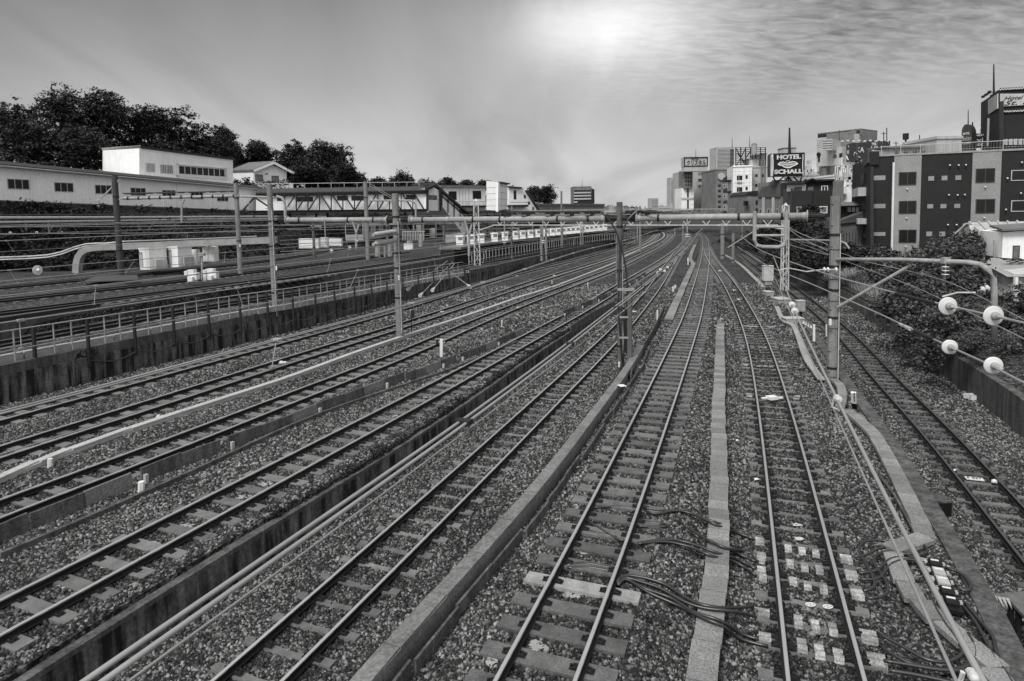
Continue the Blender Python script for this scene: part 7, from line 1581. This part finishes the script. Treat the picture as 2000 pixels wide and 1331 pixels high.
# number post 567, plate E 857, crate
b = GG(1670, 800); t = thing('number_post', 'white and black number post with 567 on it at the edge of the middle bed', 'marker post', b)
m0 = P(1668, 787, b.y-.2); t0_ = P(1667, 767, b.y-.35); MB().beam(b, m0, .16, .10).build('lower_half', BLACKP, t); MB().beam(m0, t0_, .17, .11).build('upper_half', WHITE, t)
vv = (t0_-m0).normalized(); uu = Vector((1, 0, 0)); 
for k, c in enumerate('567'): text(c, 'digit', m0.lerp(t0_, (2.6-k)/3.2-.02)+Vector((-.045, -.07, 0)), uu, vv, .10, BLACKP, t, width=.08)
c = G(1903, 929, -1.65); pl = [q for q in TR['c']]; d = min(zip(TR['c'][:-1], TR['c'][1:]), key=lambda ab: (ab[0]-c).length); d = (d[1]-d[0]).normalized(); x = Vector((d.y, -d.x, 0))
t = thing('number_plate', 'white plate reading E 857 lying between the rusty rails', 'number plate', c); MB().obox(c-x*.24-d*.11+Z*(-.12), x, d, Z, .48, .2, .03).build('plate', WHITE, t); text('E 857', 'lettering', c-x*.20-d*.06+Z*(-.085), x, d, .11, BLACKP, t, width=.40, th=.008)
for i, (px, py) in enumerate(((1942, 946), (1857, 926))):
    q = G(px, py, -1.85); o = MB().lathe(q, Z if i == 0 else Vector((.5, .3, .1)), [(0, .05), (.05, .09), (.12, .08), (.16, .02)] if i == 0 else [(0, .03), (.04, .05), (.3, .05), (.34, .02)], 10).build('litter', WHITE); tag(o, ['round white can beside the E 857 plate', 'white bottle lying left of the rusty track'][i], 'litter')
q = GG(1900, 781); t = thing('crate', 'small open white plastic crate at the foot of the right hand wall', 'crate', q); W_, H_ = .56, .24
for (a, b_, w1_, w2_) in ((-.5, -.36, 1.0, 0), (-.5, .36, 1.0, 0), (-.5, -.36, 0, .72), (.5, -.36, 0, .72)):
    m_ = MB(); p0 = q+Vector((a*W_, b_*W_, 0)); m_.obox(p0, Vector((1, 0, 0)), Vector((0, 1, 0)), Z, w1_*W_ or .02, w2_*W_ or .02, H_); m_.build('side', WHITE, t)
MB().box((q.x, q.y, q.z+.02), (W_*.98, W_*.7, .02)).build('bottom', WALLG, t); MB().box((q.x-.05, q.y+.02, q.z+.14), (.2, .16, .2)).build('contents', WALLG, t)
# loose white things: stones and rail boxes between tracks
for i, (px, py, w_, lb) in enumerate(((552, 711, 13, 'white sensor box lying between the rails left of the second hanger'), (862, 611, 9, 'white box between the rails behind the third post'), (1014, 603, 9, 'white box between the rails below the pale duct'), (1008, 540, 5, 'white box between the rails of the track below the wall'), (1083, 540, 6, 'white box between the rails right of the far duct end'), (1238, 611, 9, 'white box between the curved rails right of the cabled pole'), (1160, 622, 5, 'round white stone beside the twin wires'), (1150, 626, 3, 'small white stone beside the mossy wall end'),
     (1434, 569, 6, 'white box between the rails right of the junction, the farther one'), (1443, 587, 7, 'white box between the rails right of the junction, the nearer one'), (1406, 530, 5, 'white box at the tip of the junction'), (1410, 626, 6, 'white rag on the ballast beyond the trough end'), (312, 818, 12, 'white block lying against the pale duct'))):
    q = GG(px, py)+Z*.05; s_ = w_*q.y/FPX; m_ = MB(); m_.box((q.x, q.y, q.z), (s_, s_*.6, .09), .3); m_.box((q.x-s_*.2, q.y, q.z+.06), (s_*.4, s_*.45, .05), .3); o = m_.build('white_box', WHITE); tag(o, lb, 'box')
# transponder in track b
q = G(1508, 777, -.45); t = thing('transponder', 'white box with cable ends mounted between the rails of the right middle track', 'transponder', q); MB().box((q.x, q.y, q.z), (.34, .3, .12), .25).build('box', WHITE, t)
for dx in (-.3, .32): MB().box((q.x+dx, q.y+.02, q.z-.02), (.22, .1, .06), .2).build('terminal', WHITE, t)
# cable cleats
CL = mat('cleat_white', .36, .6, .25, 3, streak=.5, spots=.35)
def cleat_mesh(n=2, w=.26, l=.24):
    mb = MB(); prof = []
    for k in range(n):
        for j in range(7):
            a = math.pi*j/6; prof.append((-l*n/4+l/2*k+l/4-math.cos(a)*l*.21, .015+math.sin(a)*.055))
    prof = [(-l*n/4, 0.0)]+[(p[0], p[1]) for p in prof]+[(l*n/4, 0.0)]
    vs = []; m_ = len(prof)
    for x in (-w/2, w/2): vs += [(x, p, h) for p, h in prof]+[(x, p, h-.014) for p, h in prof[::-1]]
    k = 2*m_; fs = [(i, (i+1) % k, (i+1) % k+k, i+k) for i in range(k)]+[tuple(range(k))[::-1], tuple(range(k, 2*k))]
    mb.add(vs, fs)
    for x in (-.4, .4): mb.box((x*w, 0, .03), (.02, .02, .05))
    return mb
CM = cleat_mesh().mesh('cable_cleat', CL)
rzb = math.atan2(*(TR['b'][6]-TR['b'][2]).yx)-math.pi/2
cle = [(1484, 1056, .8), (1487, 1085, .8), (1488, 1094, .5), (1487, 1113, .7), (1490, 1128, .6), (1492, 1198, .85), (1494, 1246, .85),
 (1539, 1070, .6), (1566, 1075, .6), (1593, 1080, .6), (1543, 1100, .6), (1571, 1107, .6), (1600, 1112, .6), (1549, 1135, .6), (1577, 1143, .6), (1608, 1150, .6),
 (1559, 1213, .6), (1592, 1222, .6), (1626, 1228, .6), (1566, 1260, .65), (1600, 1272, .65), (1637, 1280, .65),
 (1652, 1091, .95), (1662, 1122, .95), (1674, 1160, .95), (1696, 1243, 1.1), (1712, 1290, 1.15)]
for i, (px, py, s_) in enumerate(cle):
    q = G(px, py+4, -.62)
    side = 'left of' if px < 1500 else 'between' if px < 1645 else 'right of'
    inner = side == 'between'
    o = inst('cable_cleat', CM, q, rzb, scale=(s_*.92, (1.0 if py < 1180 else 1.4) if inner else (s_*1.3), 1.3))
    if inner: k = i-7; lb = 'ribbed white cleat between the rails, %s row from the far end, %s one' % (['first', 'second', 'third', 'fourth', 'fifth'][k//3], ['left', 'middle', 'right'][k % 3])
    elif side == 'left of': lb = 'ribbed white cleat left of the left rail, %s from the far end' % ['first', 'second', 'third', 'fourth', 'fifth', 'sixth', 'seventh'][i]
    else: lb = 'ribbed white cleat right of the right rail, %s from the far end' % ['first', 'second', 'third', 'fourth', 'fifth'][i-22]
    tag(o, lb, 'cable cleat', 'ribbed white cable cleats at the bottom right')
for px, py, k in ((1250, 677, 0), (1255, 702, 0), (1256, 713, 0), (1262, 775, 0), (1345, 0, 1)):
    pass
FC = ((1450, 677), (1469, 679), (1485, 679), (1494, 680), (1516, 680), (1454, 702), (1456, 714), (1491, 706), (1504, 706), (1482, 716), (1494, 716), (1506, 717), (1525, 707), (1533, 717), (1464, 775), (1463, 771), (1557, 775), (1555, 780))
for i, (px, py) in enumerate(FC):
    q = G(px, py, -.58); o = inst('cable_cleat', CM, q, rzb, scale=(.8, .35, .6)); row = 'farthest' if py < 690 else 'middle' if py < 730 else 'nearest'; tag(o, '%s small white cleat from the left in the %s row beyond the white box' % ('first second third fourth fifth sixth seventh eighth ninth tenth'.split()[sum(1 for a, b in FC[:i] if ('farthest' if b < 690 else 'middle' if b < 730 else 'nearest') == row)], row), 'cable cleat', 'far small cable cleats')
# painted marks on sleepers
for i, (px, py, kind) in enumerate(((1556, 1026, 'tri'), (1561, 1054, 'ring'), (1583, 1183, 'ring'), (1617, 1187, 'ring'))):
    q = G(px, py, -.585)+Z*.02; m_ = MB()
    if kind == 'tri': m_.tube([q+Vector((-.10, -.04, 0)), q+Vector((.11, -.05, 0)), q+Vector((0, .05, 0)), q+Vector((-.10, -.04, 0))], .012, 4)
    else:
        m_.tube([q+Vector((math.cos(a)*.09, math.sin(a)*.055, 0)) for a in [k*math.pi/6 for k in range(13)]], .010, 4, False); m_.tube([q+Vector((-.06, -.03, 0)), q+Vector((.06, .03, 0))], .01, 4); m_.tube([q+Vector((-.06, .03, 0)), q+Vector((.06, -.03, 0))], .01, 4)
    o = m_.build('paint_mark', WHITE); tag(o, ['white triangle painted on a curved sleeper', 'white crossed ring painted on the sleeper just nearer than the triangle', 'white crossed ring painted between the two fields of cleats', 'white scribbled ring painted next to the right rail'][i], 'paint mark')
# black cables
def cable(label, pix, r=.022, m_=RUBBER, z=None, lift=.03, group=None):
    pts = []
    for px, py in pix:
        q = (G(px, py, -.19) if 1338 < px < 1432 and py > 985 else GG(px, py, lift)) if z is None else G(px, py, z); pts.append(q+Z*random.uniform(0, .015))
    o = MB().tube(smooth_path(pts, .10, 2), r, 7).build('cable', m_, smooth=True); return tag(o, label, 'cable', group)
cs_ = [('black cable from the centre track over the lids to the farthest cleat, its upper strand', [(1258, 992), (1300, 998), (1335, 998), (1370, 1012), (1400, 1022), (1435, 1035), (1470, 1052)]),
 ('black cable from the centre track over the lids to the farthest cleat, its lower strand', [(1258, 996), (1272, 1005), (1290, 1004), (1320, 998), (1350, 1004), (1400, 1027), (1440, 1041), (1472, 1054)]),
 ('short black cable end pointing right beside the centre track', [(1250, 1014), (1262, 1021), (1285, 1024), (1300, 1025)]), ('second short black cable end just below the first', [(1244, 1028), (1262, 1030), (1304, 1029)]),
 ('cable starting loose in the ballast and crossing the lids', [(1345, 1033), (1380, 1055), (1420, 1072), (1450, 1076), (1478, 1086)]), ('thinner cable beside the one starting loose in the ballast', [(1380, 1057), (1410, 1068), (1440, 1082), (1476, 1098)]),
 ('long black cable bowing over the lids, its upper strand', [(1246, 1062), (1300, 1055), (1340, 1060), (1400, 1080), (1445, 1095), (1475, 1112)]), ('long black cable bowing over the lids, its lower strand', [(1246, 1063), (1300, 1058), (1345, 1068), (1390, 1087), (1435, 1098), (1460, 1112), (1476, 1124)]),
 ('nearest bundle of cables crossing the lids, top strand', [(1205, 1138), (1212, 1124), (1250, 1128), (1300, 1142), (1345, 1172), (1400, 1188), (1470, 1187)]), ('nearest bundle of cables crossing the lids, second strand', [(1205, 1140), (1214, 1126), (1240, 1134), (1290, 1150), (1340, 1178), (1385, 1190), (1430, 1194), (1476, 1206)]),
 ('nearest bundle of cables crossing the lids, third strand', [(1206, 1142), (1216, 1129), (1255, 1150), (1310, 1168), (1350, 1195), (1410, 1215), (1445, 1238), (1482, 1250)]), ('nearest bundle of cables crossing the lids, lowest strand', [(1207, 1144), (1220, 1130), (1262, 1156), (1320, 1182), (1370, 1208), (1410, 1222), (1440, 1246), (1470, 1256), (1500, 1264)]),
 ('cable crossing between the rails of the centre track at the white sleeper', [(1108, 1110), (1140, 1108), (1170, 1112), (1200, 1118)]), ('second cable crossing between the rails of the centre track', [(1105, 1105), (1140, 1100), (1170, 1106), (1202, 1112)]), ('slack cable curling between the rails beyond the white sleeper', [(1143, 1008), (1148, 1020), (1175, 1035), (1200, 1052), (1222, 1058)]), ('straight cable between the rails farthest along the centre track', [(1160, 992), (1200, 990), (1245, 993)]), ('slack cable inside the left rail of the centre track', [(1140, 1012), (1138, 1026), (1150, 1038), (1185, 1046), (1205, 1050)])]
for lb, px_ in cs_: cable(lb, px_, .030, lift=.09 if 'bow' in lb or 'bundle' in lb or 'over' in lb else .06)
cb = [('big cable loop rising from the first right hand cleat', [(1668, 1088), (1690, 1086), (1720, 1070), (1752, 1072), (1790, 1100), (1810, 1125)]), ('cable making a hairpin left of the thick tube', [(1687, 1156), (1706, 1150), (1708, 1135), (1690, 1100), (1677, 1075), (1690, 1058), (1730, 1058), (1770, 1075)]), ('cable making a wider hairpin below the other one', [(1694, 1169), (1722, 1168), (1736, 1150), (1720, 1120), (1706, 1100), (1715, 1082), (1750, 1078), (1790, 1092), (1812, 1110)]),
 ('cable from the second right hand cleat bending up', [(1678, 1120), (1710, 1117), (1740, 1092), (1770, 1090), (1800, 1100)]), ('second cable from the second right hand cleat', [(1680, 1132), (1715, 1132), (1745, 1100), (1785, 1094), (1812, 1104)]), ('cable looping round the trough corner', [(1800, 1063), (1812, 1070), (1812, 1082), (1790, 1086), (1760, 1080)]),
 ('large black loop lying right of the junction blocks', [(1845, 1110), (1875, 1118), (1895, 1140), (1898, 1155), (1885, 1160), (1865, 1145)]), ('nearest long black cable sagging to the right, outer strand', [(1713, 1238), (1760, 1262), (1810, 1290), (1850, 1294), (1880, 1280), (1884, 1262), (1875, 1240), (1858, 1218)]), ('nearest long black cable sagging to the right, inner strand', [(1718, 1262), (1770, 1295), (1830, 1308), (1880, 1306), (1903, 1290), (1905, 1265), (1890, 1238)]),
 ('cable leaving the nearest cleat along the bottom edge', [(1726, 1291), (1780, 1300), (1850, 1312), (1915, 1308)]), ('lowest cable leaving the nearest cleat', [(1735, 1310), (1780, 1318), (1840, 1330), (1900, 1345)]), ('cable running down beside the thick tube', [(1815, 1160), (1830, 1195), (1850, 1225), (1870, 1250), (1884, 1275)]), ('long cable running down along the wall top', [(1885, 1180), (1915, 1215), (1940, 1245), (1948, 1285), (1975, 1331), (1990, 1360)]), ('second long cable running down along the wall top', [(1880, 1184), (1905, 1215), (1930, 1262), (1945, 1290)]),
 ('grey flat cable beside the trough right of the feeder wire', [(1718, 930), (1745, 965), (1765, 1000), (1786, 1040)])]
for lb, px_ in cb: cable(lb, px_, .031 if 'flat' not in lb else .035, RUBBER if 'flat' not in lb else CONC_M, z=-.42)
for lb, px_ in (('thin black cable from the middle of the track to the right pole', [(1564, 779), (1590, 776), (1640, 781)]), ('cable bundle from the far cleats to the trough', [(1535, 706), (1560, 708), (1580, 716), (1605, 722), (1615, 730)]), ('far thin cable from the cleats to the post', [(1522, 681), (1550, 682), (1575, 683), (1600, 676)]), ('black cable end on the ballast right of the curved track', [(1556, 793), (1570, 792)]), ('thin cable lying beside the twin white posts', [(1262, 606), (1280, 604), (1296, 600), (1306, 601)]),
    ('black cable lying between two tracks left of the cabled pole', [(1092, 582), (1108, 588), (1130, 594), (1160, 590)]), ('white cable pipe from the track to the white trough box', [(1452, 637), (1480, 639), (1510, 639), (1530, 636)])):
    cable(lb, px_, .03, RUBBER if 'white cable' not in lb else CONC_W)
cable('striped rod lying slanting between two tracks', [(949, 575), (960, 586), (973, 594)], .05, STEEL_D)
# junction blocks
jb = thing('junction_block', 'ladder-like black junction block with white labels and terminals, among the cables at the right', 'junction block', G(1845, 1150, -.45))
A_, B_ = G(1822, 1092, -.36), G(1862, 1185, -.36); d = (B_-A_).normalized(); x = Vector((-d.y, d.x, 0)); 
if x.x < 0: x = -x
Lg = (B_-A_).length; MB().obox(A_-x*.13-Z*.1, x, d, Z, .28, Lg*1.05, .07).build('base', BLACKP, jb)
for k in range(5):
    q = A_+d*Lg*(k+.1)/5; MB().obox(q-x*.09-Z*.03, x, d, Z, .20, Lg/5*.8, .06).build('block', BLACKP if k in (0, 3, 4) else WALLG, jb)
    MB().obox(q-x*.06+d*.05+Z*.032, x, d, Z, .14, .05, .008).build('label_plate', WHITE, jb)
    for s_ in (-1, 1): MB().obox(q+x*(s_*.16-.02)+d*.06-Z*.03, x, d, Z, .045, .09, .04).build('terminal', WALLG, jb)
    for j in range(3): MB().tube([q+x*.12+d*(.02+j*.05), q+x*.23+d*(.0+j*.05)], .012, 5).build('cable_stub', RUBBER, jb); MB().tube([q-x*.12+d*(.02+j*.05), q-x*.23+d*(.0+j*.05)], .012, 5).build('cable_stub', RUBBER, jb)
# step bridge at the right edge
sb = thing('step_frame', 'dark steel step platform with a toothed edge at the bottom right corner', 'platform', G(1960, 1230, -1.9))
zt = -.62; A_, B_, C_, D_ = G(1915, 1162, zt), G(1972, 1172, zt), G(2080, 1290, zt), G(2060, 1150, zt)
MB().hexa([A_-Z*.06, B_-Z*.06, C_-Z*.06, D_-Z*.06], [A_, B_, C_, D_]).build('deck', mat('grating', .12, .6, .3, 6, spots=.4), sb)
for k in range(7): q = A_.lerp(B_, k/7); w2 = (B_-A_)/7; MB().poly([q+Z*.01, q+w2*.9+Z*.01, q+w2*.1+Z*.01-Vector((0, .16, .12))], Z, .02).build('tooth', STEEL, sb)
for px, py, yb_2 in ((1975, 1180, 1275), (1990, 1190, 1262), (2040, 1240, 1330)): q = G(px, py, zt-.06); MB().beam(q, Vector((q.x, q.y, -1.95)), .08, .08).build('leg', STEEL_D, sb)
MB().beam(G(1975, 1215, zt-.5), G(2060, 1225, zt-.5), .06).build('brace', STEEL_D, sb); MB().beam(G(1972, 1262, zt-.9), G(2060, 1280, zt-.9), .06).build('brace', STEEL_D, sb)
rt = thing('drain_box', 'square black opening in the retaining edge near the trough corner', 'drain', G(1818, 1010, -1.2)); q = GG(1826, 1005); MB().box((q.x+.1, q.y, q.z+.25), (.5, .5, .5)).build('frame', CONC_M, rt); MB().box((q.x+.1, q.y-.252, q.z+.26), (.38, .03, .38)).build('opening', BLACKP, rt)
# relay boxes beside the lattice mast
rt = thing('relay_box', 'pale grey relay box on legs left of the white lattice mast', 'relay box', GG(1500, 568)); b = GG(1500, 568); D_ = b.y; s_ = D_/FPX
MB().box(P(1499.5, 534, D_), (18.5*s_, .5, 29*s_)).build('box', STEEL_L, rt); MB().box(P(1499.5, 519.5, D_), (19.5*s_, .56, .06)).build('lid', STEEL_L, rt)
for x in (1493, 1507): MB().beam(P(x, 549, D_), P(x, 568, D_), .07).build('leg', STEEL, rt)
MB().box(P(1500, 554, D_-.1), (13*s_, .3, 5*s_)).build('lower_box', STEEL, rt)
for y in (545, 556): MB().beam(P(1481, y, D_), P(1492, y, D_), .05).build('rail', STEEL, rt)
for x in (1481, 1486): MB().beam(P(x, 540, D_), P(x, 562, D_), .05).build('rail_post', STEEL, rt)
rt = thing('relay_box', 'smaller grey relay box on a single leg right of the feeder wire insulators', 'relay box', GG(1564, 626)); b = GG(1564, 626); D_ = b.y; s_ = D_/FPX
MB().box(P(1563, 598, D_), (15*s_, .4, 20*s_)).build('box', STEEL, rt); MB().box(P(1563, 587.5, D_), (16*s_, .46, .05)).build('lid', STEEL_L, rt); MB().tube([P(1564, 608, D_), P(1564, 626, D_)], .09, 8).build('leg', STEEL_D, rt)
for i, (px, py, w_, d_, lb) in enumerate(((1525, 592, 24, 1.4, 'white concrete box behind the nearer white box, by the mast foot'), (1548, 632, 34, .8, 'biggest white concrete trough box right of the curved track'), (1500, 578, 14, 1.0, 'far white concrete box at the foot of the grey relay box'))):
    q = GG(px, py); s_ = w_*q.y/FPX; t = thing('concrete_box', lb, 'concrete box', q); MB().box((q.x, q.y, q.z+.15), (s_, d_, .4)).build('body', CONC_L, t); MB().box((q.x, q.y, q.z+.37), (s_*1.08, d_*1.06, .06)).build('lid', CONC_W, t)
rt = thing('arm_sign', 'white arm board with small figures beside the white post', 'sign', P(1580, 636, GG(1590, 668).y)); D_ = GG(1590, 668).y
MB().poly([P(1567, 632, D_), P(1585, 642, D_), P(1585, 636, D_), P(1570, 627, D_)], Vector((0, -1, 0)), .05).build('board', WHITE, rt)
for k in range(3): q = P(1571+k*4.5, 632.6+k*2.2, D_-.06); text('752'[k], 'digit', q, Vector((1, 0, -.45)), Z, .12, BLACKP, rt, width=.08)
# label plates on poles
for (px, py, D, lb) in ((1621, 629, 26.6, 'small white plate on the right hand pole'), (540, 521+3, 38.7, 'small white plate on the tall left post'), (779, 540+3, 36.2, 'small white plate on the third post'), (1209, 712, 30.2, 'small white band on the foot of the cabled pole'), (469, 480, 54.8, 'small white plate on the terrace mast')):
    q = P(px, py, D); o = MB(); o.box((q.x, q.y-.02, q.z), (.09, .06, .26)); o = o.build('plate', WHITE); tag(o, lb, 'plate')
q = G(1212, 748, .14); o = MB(); o.box((q.x-.02, q.y-.4, q.z), (.26, .3, .012), .35); o = o.build('label_plate', WHITE); tag(o, 'pale label plate on the end of the long kerb below the cabled pole', 'plate')
# white stained sleepers and stains of grout between sleepers
GR = mat('grout', .30, .9, .25, 6, .3, 40, spots=.3)
def grout(px, py, w_, h_, z, lb, seed):
    rs = random.Random(seed); q = G(px, py, z); m_ = MB(); s_ = q.y/FPX; n = 22
    ring = [Vector((q.x+math.cos(a)*w_*s_*rs.uniform(.55, 1.1), q.y+math.sin(a)*h_*s_*1.9*rs.uniform(.55, 1.1), q.z+rs.uniform(-.012, .012))) for a in [6.283*k/n for k in range(n)]]
    m_.v = [tuple(q+Z*.012)]+[tuple(p) for p in ring]; m_.f = [(0, 1+k, 1+(k+1) % n) for k in range(n)]
    m_.v += [tuple(Vector(v)-Z*.03) for v in m_.v[:]]; N_ = n+1; m_.f += [(N_, N_+1+(k+1) % n, N_+1+k) for k in range(n)]+[(1+k, N_+1+k, N_+1+(k+1) % n, 1+(k+1) % n) for k in range(n)]
    o = m_.build('grout_patch', GR); tag(o, lb, 'grout', 'pale grout patches between sleepers')
for i, (px, py, w_, h_, z, k) in enumerate(((1050, 1263, 24, 12, -.20, 'a'), (962, 1292, 14, 12, -.20, 'a'), (1118, 1162, 22, 6, -.20, 'a'), (1142, 1078, 18, 5, -.20, 'a'), (130, 1142, 20, 8, -.13, 't4'), (208, 1106, 16, 6, -.13, 't4'), (290, 1063, 24, 8, -.13, 't4'), (360, 1028, 20, 7, -.13, 't4'), (475, 970, 18, 7, -.13, 't4'), (520, 945, 18, 6, -.13, 't4'), (680, 862, 12, 4, -.13, 't4'), (770, 812, 12, 4, -.13, 't4'), (832, 776, 11, 3, -.13, 't4'))):
    o_ = ['nearest', 'second nearest', 'third nearest', 'fourth nearest', 'fifth nearest', 'sixth nearest', 'seventh nearest', 'eighth nearest', 'farthest'][(i if k == 'a' else i-4)]
    grout(px, py, w_, h_, z, '%s pale grout patch between the sleepers of the %s' % (o_ if not (k == 'a' and i == 3) else 'farthest', 'centre track' if k == 'a' else 'track above the dark wall'), 50+i)
# a few fallen white scraps on the ballast
vs = MB(); rs = random.Random(4)
SL = ['beside the tall streaked wall', 'beside the upper right of the pale lids', 'between lids and curved-sleeper track']
for i, (px, py) in enumerate(((290, 712), (1440, 861), (1478, 937))):
    q = GG(px, py, .05); s_ = rs.uniform(.05, .12); m_ = MB(); m_.add([q+Vector((-s_, -s_*.5, 0)), q+Vector((s_, -s_*.4, .02)), q+Vector((s_*.7, s_*.6, .0)), q+Vector((-s_*.6, s_*.5, .03)), q+Vector((0, 0, .05))], [(0, 1, 4), (1, 2, 4), (2, 3, 4), (3, 0, 4), (3, 2, 1, 0)])
    o = m_.build('paper_scrap', WHITE); tag(o, 'tiny white paper scrap ' + SL[i], 'litter', 'white scraps on the ballast')
